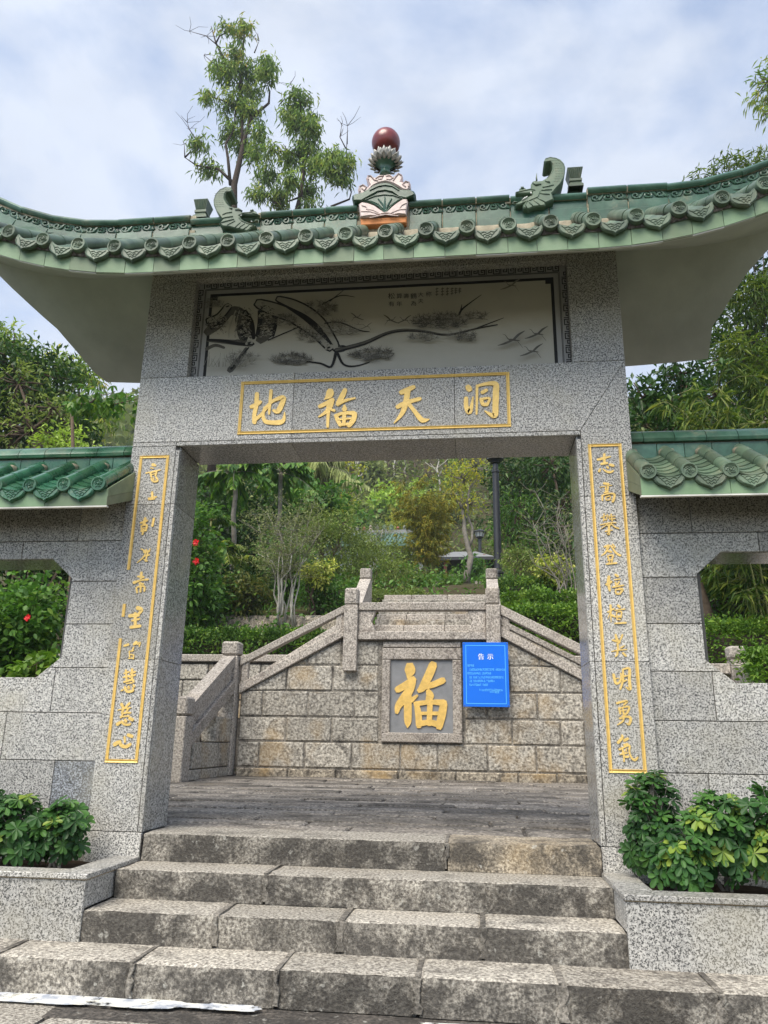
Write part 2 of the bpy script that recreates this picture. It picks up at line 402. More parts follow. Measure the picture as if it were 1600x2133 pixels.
def stroke_mesh(mb, pts, y0, y1, k=4):
    """ribbon built from quads so that any bend stays clean"""
    S = catmull(pts, k); n = len(S); Lf = []; Rt = []
    for i, p in enumerate(S):
        a, b = S[max(i-1,0)], S[min(i+1,n-1)]; d = (b-a)[:2]; d = d/(np.linalg.norm(d)+1e-12)
        w = max(p[2], 1e-4)/2; nn = np.array([-d[1], d[0]]); Lf.append(p[:2]+nn*w); Rt.append(p[:2]-nn*w)
    d0 = (S[0]-S[1])[:2]; d0 = d0/(np.linalg.norm(d0)+1e-12); d1 = (S[-1]-S[-2])[:2]; d1 = d1/(np.linalg.norm(d1)+1e-12)
    def ends(c, d, w):
        nn = np.array([-d[1], d[0]]); return [c+d*w*.42*1+nn*w*.30, c+d*w*.42-nn*w*.30]
    A = ends(S[0][:2], d0, S[0][2]); B = ends(S[-1][:2], d1, S[-1][2])
    Lf = [A[1]]+Lf+[B[0]]; Rt = [A[0]]+Rt+[B[1]]; n += 2
    vs = []
    for y in (y0, y1):
        for a, b in zip(Lf, Rt): vs += [(a[0], y, a[1]), (b[0], y, b[1])]
    fs = []; o = 2*n
    for i in range(n-1):
        a = 2*i; fs.append((a, a+1, a+3, a+2)); fs.append((a, a+2, a+2+o, a+o)); fs.append((a+1, a+1+o, a+3+o, a+3))
    fs.append((0, o, o+1, 1)); fs.append((2*n-2, 2*n-1, 2*n-1+o, 2*n-2+o))
    mb.add(vs, fs)
def glyph(name, strokes, org, sc, yplane, raise_, mat, parent, wk=1.0):
    """strokes traced in a crop of the photograph: org crop origin, sc crop scale"""
    mb = MB()
    for i, st in enumerate(strokes):
        P = []
        for (x, y, w) in st:
            a = at(org[0]+x/sc, org[1]+y/sc, yplane); b = at(org[0]+(x+10)/sc, org[1]+y/sc, yplane)
            P.append((a.x, a.z, w/10*(b-a).length*wk))
        stroke_mesh(mb, P, yplane-raise_-.00035*i, yplane+.001)
    return mb.build(name, MAT[mat], parent)

# ------------------------------------------------------------------ the gateway
GATE = thing('gateway', (0, .19, 0), 'grey granite gateway with green glazed tile roof and gold carved characters', 'gateway')
HW, XO, T, ZL, ZM, ZT = 1.35, 1.701, .389, 2.5, 3.031, 3.90
def panel(poly, y0, parent, mat='granite_cladding', d=.024, c=.0018, name='granite_panel', gap=.0013):
    mb = MB(); mb.prism(inset(poly if sum(poly[i][0]*poly[(i+1)%len(poly)][1]-poly[(i+1)%len(poly)][0]*poly[i][1] for i in range(len(poly))) > 0 else poly[::-1], gap), y0, y0+d, c)
    return mb.build(name, MAT[mat], parent)
def rect(x0, x1, z0, z1): return [(x0,z0),(x1,z0),(x1,z1),(x0,z1)]
def boxpart(name, b, mat, parent, c=.002):
    return MB().box(*b, c=c).build(name, MAT[mat], parent)

for sg in (-1, 1):
    lo, hi = sorted((sg*(HW+.012), sg*(XO-.012)))
    core = MB().box(lo, hi, .018, T-.012, -.62, ZL-.002).build('pillar', MAT['grout'], GATE)
    def px(a, b): return sorted((sg*a, sg*b))
    for z0, z1 in ((-.60,-.002),(.0,1.03),(1.03,2.075),(2.075,ZL if sg < 0 else ZL)):
        if z0 == 2.075 and sg > 0:
            panel([(HW+.031,2.075),(XO,2.075),(XO,ZM),(HW+.031,ZL+.031)], 0, core)
        else:
            a, b = px(HW+(.031 if z0 >= 0 else .002), XO); panel(rect(a,b,z0,z1), 0, core)
    for z0, z1 in ((0,1.03),(1.03,2.075),(2.075,ZL-.031)):
        a, b = px(HW, HW+.029); panel(rect(a,b,z0,z1), -.002, core, name='edge_trim')
        a, b = px(HW, HW+.024)
        boxpart('reveal_panel', (a,b,.0235,T,z0+.001,z1+(.03 if z1 > 2.4 else 0)-.001), 'granite_polished', core)
    a, b = px(XO-.022, XO); boxpart('side_panel', (a,b,.026,T-.002,-.6,ZL-.001), 'granite_cladding', core)
    a, b = px(HW+.026, XO-.024); boxpart('back_panel', (a,b,T-.02,T,-.6,ZL-.001), 'granite_cladding', core)

lint = MB().box(-XO+.014, XO-.014, .018, T-.012, ZL+.014, ZM-.003).build('lintel', MAT['grout'], GATE)
j1, j2 = at(610,850,0).x, at(947,830,0).x
panel(rect(-XO, j1, ZL+.031, ZM), 0, lint); panel(rect(j1, j2, ZL+.031, ZM), 0, lint)
panel([(j2,ZL+.031),(HW+.031,ZL+.031),(XO,ZM),(j2,ZM)], 0, lint)
panel([(-XO,ZL),(-HW-.031,ZL),(-HW-.031,ZL+.0305),(-XO,ZL+.0305)], 0, lint)
panel(rect(-HW-.029, HW+.029, ZL-.001, ZL+.029), -.002, lint, name='edge_trim')
for a, b in ((-HW, j1),(j1, j2),(j2, HW)):
    boxpart('soffit_panel', (a+.001,b-.001,.0235,T,ZL,ZL+.022), 'granite_polished', lint)
boxpart('back_panel', (-XO,XO,T-.02,T,ZL+.024,ZM-.001), 'granite_cladding', lint)

RX0, RX1, RZT = -1.352, 1.356, at(407,585,0).z+.012
up = MB().box(-XO+.014, XO-.014, .078, T-.012, ZM, ZT+.02).build('frieze', MAT['grout'], GATE)
zj = at(1230,543,0).z
panel(rect(-XO, RX0, ZM, zj), 0, up, d=.075); panel(rect(RX1, XO, ZM, zj), 0, up, d=.075)
panel(rect(-XO, RX0, zj, ZT), 0, up, d=.075); panel(rect(RX1, XO, zj, ZT), 0, up, d=.075)
for a, b in ((RX0,-.45),(-.45,.5),(.5,RX1)): panel(rect(a, b, RZT, ZT), 0, up, d=.075)
boxpart('back_panel', (-XO,XO,T-.02,T,ZM+.001,ZT), 'granite_cladding', up)
boxpart('side_panel', (-XO,-XO+.02,.077,T-.021,ZL+.024,ZT), 'granite_cladding', up)
boxpart('side_panel', (XO-.02,XO,.077,T-.021,ZL+.024,ZT), 'granite_cladding', up)

# gold frames: two raised fillets with a sunk groove between them
def gold_bar(mb, p, q, w, y=0):
    (x0,z0),(x1,z1) = p, q; d = Vector((x1-x0, z1-z0)).normalized(); n = Vector((-d.y, d.x))
    prof = [(-.5,.0),(-.42,.007),(-.12,.004),(0,.0015),(.12,.004),(.42,.007),(.5,.0)]
    vs = []
    for (x, z) in (p, q):
        for u, h in prof: vs.append((x+n.x*u*w, y-h-.0008, z+n.y*u*w))
    k = len(prof); mb.add(vs, [(i, i+1, i+1+k, i+k) for i in range(k-1)])
def gold_frame(name, x0, x1, z0, z1, w, gaps=None):
    mb = MB(); h = w/2
    for p, q in (((x0,z0+h),(x1,z0+h)),((x0,z1-h),(x1,z1-h)),((x1-h,z0+.001),(x1-h,z1-.001))): gold_bar(mb, p, q, w)
    if gaps:
        for a, b in gaps: gold_bar(mb, (x0+h,a), (x0+h,b), w)
    else: gold_bar(mb, (x0+h,z0+.001), (x0+h,z1-.001), w)
    return mb.build(name, MAT['gold_paint'], GATE)
gold_frame('gold_frame', -.947, .931, 2.569, 2.974, .024)
gold_frame('gold_frame', 1.4207, 1.6346, .3955, 2.4316, .021)
gold_frame('gold_frame', -1.6346, -1.4207, .3955, 2.4316, .021,
    gaps=[(.396, at(250,1330,0).z), (at(257,1285,0).z, at(259,1258,0).z), (at(266,1187,0).z, 2.431)])

O1, O2, S5 = (480,760), (780,760), 5.3333
glyph('gold_character', [[(297,325,45),(290,450,50),(268,560,45),(270,640,50)],[(235,470,45),(300,440,50),(335,415,40)],[(270,615,50),(330,570,35),(400,490,30),(425,470,26)],
 [(385,480,35),(365,560,35),(390,630,45),(470,645,50),(560,640,58),(595,610,40),(605,530,10)],[(455,290,35),(445,400,35),(432,550,22)],
 [(390,480,30),(470,410,35),(560,370,50),(595,378,52),(570,450,58),(530,520,58),(480,510,26)]], O1, S5, 0, .007, 'gold_paint', GATE)['label'] = 'carved gold character 地, leftmost on the lintel'
FU = [[(1110,300,80),(1100,340,84),(1050,385,14)],[(995,465,45),(1070,430,50),(1135,395,52)],[(1132,405,48),(1108,470,56),(1060,530,40),(985,580,20)],[(1095,460,50),(1088,560,38),(1082,690,30)],
 [(1120,500,25),(1155,512,32)],[(1275,285,50),(1245,350,62),(1195,440,52)],[(1200,440,40),(1280,400,35),(1385,375,20)],[(1270,458,26),(1270,495,58)],
 [(1175,570,42),(1195,620,46),(1225,675,40)],[(1170,570,38),(1260,540,34),(1370,540,52)],[(1385,550,52),(1365,620,60),(1320,680,46)],
 [(1270,545,40),(1265,600,46),(1262,670,32)],[(1200,612,22),(1340,600,22)],[(1215,672,32),(1330,660,32)]]
glyph('gold_character', FU, O1, S5, 0, .007, 'gold_paint', GATE)['label'] = 'carved gold character 福 on the lintel'
glyph('gold_character', [[(300,310,56),(380,275,58),(435,250,50)],[(260,470,52),(350,425,52),(505,380,44)],[(370,290,66),(350,420,62),(310,540,52),(220,650,12)],
 [(370,420,40),(440,510,45),(520,610,58),(560,620,48),(610,608,10)]], O2, S5, 0, .007, 'gold_paint', GATE)['label'] = 'carved gold character 天 on the lintel'
glyph('gold_character', [[(1040,250,62),(1055,275,66)],[(1020,375,46),(1020,460,52),(1050,530,58),(1075,480,44),(1095,360,16)],[(1140,235,30),(1138,400,27),(1135,550,20)],
 [(1140,240,30),(1240,215,40),(1345,215,60),(1350,300,70),(1345,450,68),(1340,560,66),(1300,560,48),(1225,515,12)],[(1200,310,44),(1245,285,38)],
 [(1185,385,38),(1205,440,42),(1250,445,42)],[(1190,385,28),(1280,375,26),(1255,440,32)]], O2, S5, 0, .007, 'gold_paint', GATE)['label'] = 'carved gold character 洞, rightmost on the lintel'

A_, B_, C_ = ((1220,920),8.89), ((1220,1140),8.885), ((1250,1370),8.533)
D_, E_ = ((240,930),6.277), ((210,1250),6.09)
SMALL = [
('志',A_,[[(225,335,40),(330,310,45),(455,280,26)],[(345,235,40),(345,380,40)],[(290,415,40),(395,400,40)],[(250,550,46),(268,508,28)],[(320,510,18),(380,555,33),(450,570,40),(505,545,32)],[(395,470,32),(412,490,36)],[(450,430,46),(510,450,46)]]),
('高',A_,[[(340,775,40),(420,785,40)],[(265,845,13),(480,810,15)],[(365,850,24),(375,945,24)],[(415,840,28),(400,930,24)],[(365,890,11),(410,885,11)],[(345,945,22),(415,935,22)],[(305,1000,30),(310,1090,28)],[(300,1000,22),(420,965,24),(525,975,35),(520,1060,40),(500,1110,44)],[(370,1030,17),(380,1085,17),(450,1080,17)],[(375,1030,15),(455,1015,17),(445,1080,15)]]),
('攀',A_,[[(285,1410,14),(400,1365,14)],[(340,1340,20),(330,1470,20)],[(330,1440,26),(380,1450,26)],[(400,1350,16),(390,1430,16)],[(430,1370,16),(440,1440,16)],[(470,1350,28),(490,1470,24)],[(420,1400,13),(540,1380,13)],[(450,1440,18),(540,1430,22)],[(270,1545,18),(430,1510,18),(560,1505,15)],[(400,1530,17),(350,1570,15),(280,1620,9)],[(470,1520,17),(530,1580,21),(610,1612,25)],[(400,1560,18),(470,1540,20)],[(365,1665,20),(490,1640,18)],[(430,1550,36),(430,1660,38),(425,1720,36),(390,1700,10)]]),
('登',A_,[[(345,1950,28),(430,1925,33),(400,2000,28),(350,2070,28),(290,2115,12)],[(470,1930,28),(560,2060,34),(640,2110,38)],[(500,1900,18),(540,1960,28)],[(400,1940,18),(380,1990,18)],[(420,2030,36),(470,2040,36)],[(405,2120,28),(430,2185,24)],[(410,2115,20),(500,2105,28),(490,2165,28)],[(410,2200,18),(500,2185,20)],[(440,2215,18),(430,2245,18)],[(490,2195,18),(480,2235,18)],[(385,2270,26),(570,2250,28)]]),
('培',B_,[[(430,545,46),(420,660,54),(445,800,38)],[(385,690,42),(470,640,46)],[(550,510,38),(590,535,44)],[(530,605,18),(635,590,20)],[(550,650,28),(560,700,28)],[(620,640,28),(580,700,20)],[(500,740,28),(700,705,24)],[(550,790,22),(565,860,28),(640,860,34)],[(545,790,20),(680,775,38),(640,850,32)]]),
('植',B_,[[(460,1075,38),(465,1240,24),(470,1390,9)],[(410,1200,24),(520,1140,26)],[(455,1200,22),(410,1320,10)],[(490,1260,36),(540,1285,32)],[(600,1080,42),(630,1110,38)],[(540,1170,16),(720,1145,25)],[(570,1200,16),(580,1340,20)],[(575,1205,14),(660,1195,24),(650,1300,24)],[(585,1285,34),(640,1280,34)],[(600,1340,16),(640,1340,16)],[(540,1410,24),(740,1400,28)]]),
('英',B_,[[(555,1620,34),(575,1700,46),(630,1770,28)],[(500,1720,32),(570,1740,38)],[(680,1620,28),(630,1750,22)],[(590,1780,36),(600,1880,36)],[(650,1860,28),(720,1820,12)],[(480,1930,15),(600,1905,22),(760,1895,16)],[(590,1900,34),(580,1990,32),(545,2030,12)],[(690,1960,36),(740,2010,36)]]),
('明',C_,[[(240,300,42),(260,400,44),(290,460,38),(350,430,32),(375,330,28),(365,280,22)],[(270,375,15),(325,365,15)],[(405,220,28),(405,400,34),(360,560,28)],[(400,210,24),(500,185,34),(525,230,44),(520,400,46),(530,560,48),(460,520,16)],[(420,330,32),(490,320,14)],[(410,420,38),(470,400,18)]]),
('勇',C_,[[(300,810,34),(400,780,32),(480,775,34),(420,840,24)],[(340,900,38),(360,1000,28)],[(340,900,20),(510,870,32),(480,980,34),(400,1040,22)],[(360,950,15),(460,930,16)],[(400,900,20),(420,1000,34)],[(350,1080,32),(450,1050,32),(530,1060,42),(540,1120,42),(510,1190,32),(460,1160,10)],[(420,1060,32),(400,1130,28),(310,1195,14)]]),
('氣',C_,[[(390,1380,28),(395,1420,40),(320,1510,44)],[(430,1470,44),(490,1440,42)],[(430,1550,38),(490,1530,28)],[(340,1630,32),(430,1590,24),(520,1560,32),(520,1680,28),(560,1780,32),(620,1820,38),(670,1770,24)],[(400,1620,22),(400,1720,22)],[(350,1720,20),(480,1690,24)],[(420,1660,22),(425,1840,28)],[(470,1620,18),(460,1660,18)],[(450,1760,36),(500,1760,32)]]),
('意',D_,[[(495,240,38),(525,250,28)],[(470,280,14),(500,290,14)],[(405,350,15),(590,310,15)],[(465,345,22),(475,400,20)],[(470,345,17),(540,325,22),(530,385,22)],[(480,370,11),(530,360,11)],[(475,420,19),(500,460,21),(555,455,23),(560,430,11)],[(500,410,14),(510,435,14)],[(540,405,19),(550,425,21)]]),
('士',D_,[[(485,600,26),(490,690,24)],[(435,680,15),(540,660,19)],[(440,697,14),(520,687,15)]]),
('斬',D_,[[(395,940,30),(380,1010,38)],[(335,1000,21),(420,970,23)],[(345,1040,19),(350,1100,19)],[(340,1040,17),(415,1030,24),(405,1095,24)],[(345,1075,11),(410,1065,11)],[(340,1110,17),(410,1100,19)],[(375,1090,22),(360,1150,22)],[(510,945,24),(490,1040,26)]]),
('勞',D_,[[(340,1340,12),(380,1360,18)],[(380,1380,26),(440,1370,22)],[(410,1350,15),(380,1440,18),(290,1520,10)],[(430,1390,18),(400,1500,20)],[(370,1440,14),(450,1420,16)],[(380,1480,12),(420,1500,18)],[(460,1340,11),(450,1380,12)]]),
('常',D_,[[(345,1650,28),(340,1720,32)],[(300,1700,22),(370,1710,28)],[(250,1780,36),(340,1750,18),(430,1740,24)],[(320,1790,22),(370,1800,22)],[(330,1780,15),(325,1840,15)],[(280,1850,20),(290,1910,20)],[(290,1840,16),(380,1830,22),(385,1890,22)],[(340,1820,20),(335,1900,20)]]),
('生',E_,[[(470,100,46),(520,130,38),(440,220,24)],[(370,200,38),(480,190,38)],[(440,170,34),(440,330,32)],[(400,262,20),(490,242,22)],[(385,345,34),(500,330,34)]]),
('智',E_,[[(300,580,22),(350,565,28)],[(425,560,30),(450,540,38)],[(470,560,18),(500,540,20),(490,590,12)],[(420,600,15),(400,650,15)],[(365,650,13),(370,720,13)],[(370,650,10),(420,640,11)],[(380,690,11),(420,700,15),(415,745,16)],[(360,740,13),(420,735,13)]]),
('慧',E_,[[(320,890,22),(330,1010,22)],[(300,930,16),(360,910,18)],[(290,980,16),(370,960,18)],[(400,880,28),(400,1000,24)],[(380,930,16),(440,910,18)],[(370,980,16),(440,950,18)],[(300,1040,20),(400,1010,24),(420,1040,18)],[(330,1060,13),(400,1050,14)],[(310,1110,28),(340,1160,28),(410,1150,26),(410,1110,14)],[(355,1100,24),(360,1120,24)],[(265,1150,15),(285,1140,18)],[(420,1080,20),(430,1100,20)]]),
('慈',E_,[[(265,1320,32),(285,1360,28)],[(365,1310,28),(310,1370,24)],[(220,1395,11),(310,1375,15),(385,1365,11)],[(290,1390,22),(270,1430,20),(330,1430,18)],[(350,1380,22),(330,1420,20),(380,1430,18)],[(250,1480,15),(360,1470,18)],[(280,1450,18),(260,1490,18)],[(215,1575,38),(245,1555,32)],[(270,1540,24),(300,1575,24),(370,1580,22),(380,1560,11)],[(310,1520,28),(325,1540,28)],[(370,1500,32),(405,1520,34)]]),
('心',E_,[[(180,1830,46),(220,1805,42)],[(245,1790,26),(260,1840,34),(320,1860,36),(375,1830,34)],[(305,1740,24),(310,1800,20)],[(350,1710,34),(400,1730,34)]]),
]
for i, (ch, (org, sc), st) in enumerate(SMALL):
    g = glyph('gold_character', st, org, sc, 0, .004, 'gold_paint', GATE, 1.12)
    g['label'] = 'carved gold character %s on the %s pillar' % (ch, 'right' if i < 10 else 'left')

# ------------------------------------------------------------------ painted mural in the recess
YM = .068
mural = MB().box(RX0+.002, RX1-.002, YM, YM+.008, ZM-.01, RZT-.001).build('mural', MAT['mural_border'], GATE)
mz0, mz1 = ZM-.005, at(1160,583,YM).z
fx0, fx1 = at(440,700,YM).x-.012, at(1150,650,YM).x
MB().box(fx0, fx1, YM-.0012, YM, ZM-.004, mz1).build('picture_field', MAT['mural_ground'], mural)
mb = MB(); y = YM-.002; bw = .022                       # black fillet with stepped corners
for b in ((fx0-bw,fx0,ZM,mz1+bw),(fx1,fx1+bw,ZM,mz1+bw),(fx0,fx1,mz1,mz1+bw)): mb.box(b[0],b[1],y,YM-.0001,b[2],b[3])
for x in (fx0+.018, fx1-.018): mb.box(x-.018,x+.018,y-.0003,YM-.0001,mz1-.03,mz1-.0002); mb.box(x-.018,x+.018,y-.0003,YM-.0001,ZM+.001,ZM+.03)
for o in (.034,.041):                                   # thin outer line
    mb.box(fx0-bw-o-.003,fx0-bw-o,y,YM-.0001,ZM,mz1+bw+o); mb.box(fx1+bw+o,fx1+bw+o+.003,y,YM-.0001,ZM,mz1+bw+o); mb.box(fx0-bw-o,fx1+bw+o,y,YM-.0001,mz1+bw+o,mz1+bw+o+.003)
mb.build('black_fillet', MAT['ink_black'], mural)
mb = MB()
def key(ox, oz, ux, uz, s, flip):                      # one meander
    P = [(0,0),(0,1),(.86,1),(.86,.28),(.36,.28),(.36,.62),(.60,.62)]
    if flip: P = [(x, 1-z) for x, z in P]
    for a, b in zip(P, P[1:]):
        p = [(ox+ux[0]*q[0]*s+uz[0]*q[1]*s, oz+ux[1]*q[0]*s+uz[1]*q[1]*s) for q in (a, b)]
        h = .0032; mb.box(min(p[0][0],p[1][0])-h, max(p[0][0],p[1][0])+h, YM-.0012, YM-.0001, min(p[0][1],p[1][1])-h, max(p[0][1],p[1][1])+h)
ks = .048; gx0, gx1, gz = fx0-bw-.052, fx1+bw+.052, mz1+bw+.052
n = int((gx1-gx0)/(ks*1.08)); st = (gx1-gx0)/n
for i in range(n): key(gx0+i*st, gz, (1,0), (0,1), ks, i % 2)
n = int((gz-ZM)/(ks*1.08)); st = (gz-ZM)/n
for i in range(n):
    key(gx0-.008, ZM+i*st, (0,1), (-1,0), ks, i % 2); key(gx1+.008+ks, ZM+i*st, (0,1), (-1,0), ks, i % 2)
mb.build('meander_border', MAT['ink_black'], mural, kind='stuff')

FH, FF = ((380,540),1.951), ((390,540),3.902)
lay = [YM-.0022]
def ink(mb, fr, pts, wk=1.0):
    (ox,oy), s = fr; P = []
    for x, y_, w in pts:
        a = at(ox+x/s, oy+y_/s, YM); P.append((a.x, a.z, w/s*.00385*wk))
    lay[0] -= .000012; stroke_mesh(mb, P, lay[0], lay[0]+.0003, 4)
mid, blk, lit, pale = MB(), MB(), MB(), MB()
# old trunks on the left: dark mass, light limbs with heavy outlines
for st in ([(170,590,70),(260,520,84),(340,430,76),(420,430,80),(490,520,84),(525,620,56)],[(170,660,26),(300,670,36),(420,680,46),(520,690,46)],[(640,410,90),(655,500,104),(635,600,110),(600,650,80)],[(420,480,60),(440,580,70),(460,650,60)],
           [(160,730,30),(230,700,26),(300,720,20)],[(350,900,50),(420,820,40),(480,730,30)]): ink(mid, FF, st)
for st in ([(165,655,16),(300,665,26),(430,690,26),(540,690,18)],[(470,430,40),(520,520,44),(540,640,30)],[(600,420,50),(590,520,34),(570,620,30)],[(700,440,50),(715,520,40),(690,620,40)],[(440,560,50),(470,640,50)],[(200,560,30),(300,500,34)],[(360,890,20),(430,800,16),(500,720,12)]): ink(blk, FF, st)
limbs = ([(585,362,62),(700,405,92),(850,462,86),(980,545,76),(1080,625,66),(1160,715,52)], [(745,325,34),(850,362,60),(980,425,60),(1085,510,52),(1150,600,42),(1205,690,34)], [(180,500,40),(260,470,46),(330,390,44)],
         [(1205,700,40),(1215,730,34),(1270,725,28)])
for l in limbs: ink(blk, FF, [(x,y_,w+26) for x,y_,w in l])
for l in limbs: ink(lit, FF, l)
for st in ([(800,385,10),(960,480,36),(1080,590,34),(1170,690,14)],[(340,640,8),(345,560,12),(395,420,10)],[(390,640,8),(400,520,10),(425,420,8)]): ink(blk if st[0][0] == 800 else lit, FF, st)
for _ in range(230):                                   # bark scales
    x, y_ = rnd.choice([(rnd.uniform(170,330), rnd.uniform(470,560)), (rnd.uniform(430,520), rnd.uniform(430,640)), (rnd.uniform(600,700), rnd.uniform(440,640))])
    r = rnd.uniform(5,9); ink(lit, FF, [(x-r,y_,4),(x,y_-r*.8,5),(x+r,y_,4)])
for x, y_ in ((330,385),(612,455),(640,580),(1150,720),(505,680)):
    ink(lit, FF, [(x-22,y_+10,20),(x,y_-8,26),(x+22,y_+2,20)]); ink(blk, FF, [(x-8,y_+4,12),(x+10,y_-2,12)])
BR = [[(625,372,18),(740,342,16),(830,303,13),(900,290,12),(980,294,10),(1080,308,8),(1200,282,6),(1280,268,4)],[(1125,226,8),(1142,200,6),(1215,146,2)],[(1130,216,6),(1136,186,2)],[(1200,280,5),(1305,240,2)],
      [(625,380,12),(605,438,9),(560,424,7),(480,415,5)],[(632,385,10),(655,428,8),(700,436,6),(760,420,4)],[(580,262,6),(640,258,6),(720,290,5),(760,296,3)],[(570,185,5),(640,150,4),(700,155,2)],[(600,172,4),(655,128,2)],[(350,330,5),(420,300,5),(480,275,4)]]
for st in BR: ink(blk, FH, st)
for st in BR[:1]: ink(mid, FH, [(x,y_-2,w*.5) for x,y_,w in st])
def needles(cx, cy, rx, ry, n, dark):
    for _ in range(n):
        a = rnd.uniform(0, 6.28); r = math.sqrt(rnd.random()); x, y_ = cx+math.cos(a)*r*rx, cy+math.sin(a)*r*ry
        tgt = mid if rnd.random() < dark else pale
        for k in range(6):
            b = rnd.uniform(-3.5,.4); l = rnd.uniform(9,21); ink(tgt, FH, [(x,y_,1.5),(x+math.cos(b)*l,y_+math.sin(b)*l,.7)])
for c in ((555,205,70,30,46,.25),(130,185,34,24,22,.2),(520,312,55,30,36,.3),(445,412,85,22,80,.75),(775,395,90,26,85,.75),(1050,262,110,32,130,.7),(1140,325,60,18,40,.5),(980,330,55,14,30,.4),(640,292,90,30,50,.3),(420,262,50,22,36,.35),(250,420,70,30,40,.25),(1200,250,50,16,26,.5)): needles(*c)
def crane(x, y_, s, fl, m):
    f = -1 if fl else 1
    ink(m, FH, [(x-30*s*f,y_+4*s,3*s),(x,y_,8*s),(x+18*s*f,y_-4*s,4*s),(x+30*s*f,y_-20*s,2),(x+42*s*f,y_-24*s,1)])
    ink(m, FH, [(x-4*s*f,y_,9*s),(x-26*s*f,y_-22*s,9*s),(x-52*s*f,y_-38*s,2)]); ink(m, FH, [(x+2*s*f,y_+2*s,9*s),(x+34*s*f,y_+16*s,8*s),(x+62*s*f,y_+24*s,2)])
    ink(m, FH, [(x-22*s*f,y_+6*s,1.6),(x-44*s*f,y_+34*s,1.2)])
for a in ((1340,342,.95,True,mid),(1440,318,.8,True,mid),(1420,388,.8,True,mid),(1335,122,.7,True,pale),(850,262,.55,False,mid),(905,262,.5,True,mid),(712,250,.45,False,mid),(752,288,.4,True,pale)): crane(*a)
for _ in range(26):
    x = rnd.uniform(90,250); ink(pale, FH, [(x,450,1.6),(x+rnd.uniform(-20,30),rnd.uniform(390,430),1.0)])
for _ in range(240):                                   # rough bark hatching and grass
    x, y_ = rnd.choice([(rnd.uniform(165,330), rnd.uniform(480,640)), (rnd.uniform(400,540), rnd.uniform(420,690)), (rnd.uniform(580,720), rnd.uniform(400,660)), (rnd.uniform(600,1150), 0)])
    if y_ == 0: y_ = 385+(x-600)*.55+rnd.uniform(-10,60)
    a_ = rnd.uniform(-1.2,1.2); l = rnd.uniform(10,30); ink(blk if rnd.random() < .6 else pale, FF, [(x,y_,5),(x+math.cos(a_)*l,y_+math.sin(a_)*l,2)])
def text_mesh(s, size):
    cu = bpy.data.curves.new('t', 'FONT'); cu.body = s; cu.size = size; cu.align_x = 'CENTER'; cu.align_y = 'CENTER'; cu.resolution_u = 2
    o = bpy.data.objects.new('t', cu); COL.objects.link(o); bpy.context.view_layer.update()
    me = bpy.data.meshes.new_from_object(o.evaluated_get(bpy.context.evaluated_depsgraph_get())); bpy.data.objects.remove(o)
    V = [tuple(v.co) for v in me.vertices]; F = [tuple(p.vertices) for p in me.polygons]; bpy.data.meshes.remove(me); return V, F
txt = MB()
for s, x, y_, sz in (('松',850,152,.054),('有',850,184,.046),('算',882,152,.046),('年',882,184,.046),('壽',910,152,.044),('鶴',940,152,.050),('為',940,182,.044),('大',969,146,.042),('夫',969,172,.042),('称',1001,144,.046)):
    V, F = text_mesh(s, sz); p = at(380+x/1.951, 540+y_/1.951, YM)
    txt.add([(p.x+v[0], YM-.0034, p.z+v[1]) for v in V], F)
for x, h in ((1036,34),(1058,34),(1078,32),(1097,28),(1112,22),(1128,18)):
    for k in range(3):
        yy = 138+k*h/3; ink(mid, FH, [(x-5,yy,3),(x+5,yy-2,3)]); ink(mid, FH, [(x,yy-5,3),(x-1,yy+5,2.5)])
txt.build('mural_writing', MAT['ink_black'], mural)
mid.build('mural_ink_wash', MAT['ink_mid'], mural); blk.build('mural_ink_outline', MAT['ink_black'], mural); lit.build('mural_light_limb', MAT['mural_light'], mural); pale.build('mural_pale_ink', MAT['ink_pale'], mural)
# ------------------------------------------------------------------ main roof
def le(x): return .18*max(0, abs(x)-1.45)**2
def lr(x): return .25*max(0, abs(x)-2.1)**2
def interp(t, tab):
    for (a, u), (b, w) in zip(tab, tab[1:]):
        if t <= b: return u+(w-u)*(t-a)/(b-a)
    return tab[-1][1]
XEL = [(0,2.50),(.12,2.60),(.25,2.65),(.5,2.78),(.68,2.95),(.87,3.15),(1,3.3)]
XER = [(0,2.57),(.31,2.55),(.4,2.60),(.68,2.71),(.87,2.86),(1,3.0)]
XELF = [(0,2.74),(.5,2.95),(1,3.3)]; XERF = [(0,2.82),(.5,2.9),(1,3.0)]
ZE, YE, YRR, YR = 3.485, -.60, 1.0, .195
def soff(x, t, rear): 
    y0 = YRR if rear else YE; k = .22 if rear else 1
    return Vector((x, y0+(YR-y0)*t, ZE+.53*t+(1-t)*le(x)*k+t*lr(x)*.8))
def topp(x, t, rear):
    y0 = YRR+.01 if rear else YE-.01; k = .22 if rear else 1
    return Vector((x, y0+(YR-y0)*t, ZE+.115+.60*t+(1-t)*le(x)*k+t*lr(x)))
NX, NTT = 48, 10
mb = MB()
def sheet(fn, rear, flip, m):
    mb.cur = m; vs = []; fs = []
    for j in range(NTT+1):
        t = j/NTT; a, b = -interp(t, XEL if rear else XELF), interp(t, XER if rear else XERF)
        for i in range(NX+1): vs.append(fn(a+(b-a)*i/NX, t, rear))
    for j in range(NTT):
        for i in range(NX):
            q = (j*(NX+1)+i, j*(NX+1)+i+1, (j+1)*(NX+1)+i+1, (j+1)*(NX+1)+i); fs.append(q[::-1] if flip else q)
    mb.add(vs, fs)
sheet(soff, False, True, 0); sheet(soff, True, False, 0); sheet(topp, False, False, 1); sheet(topp, True, True, 1)
mb.cur = 0
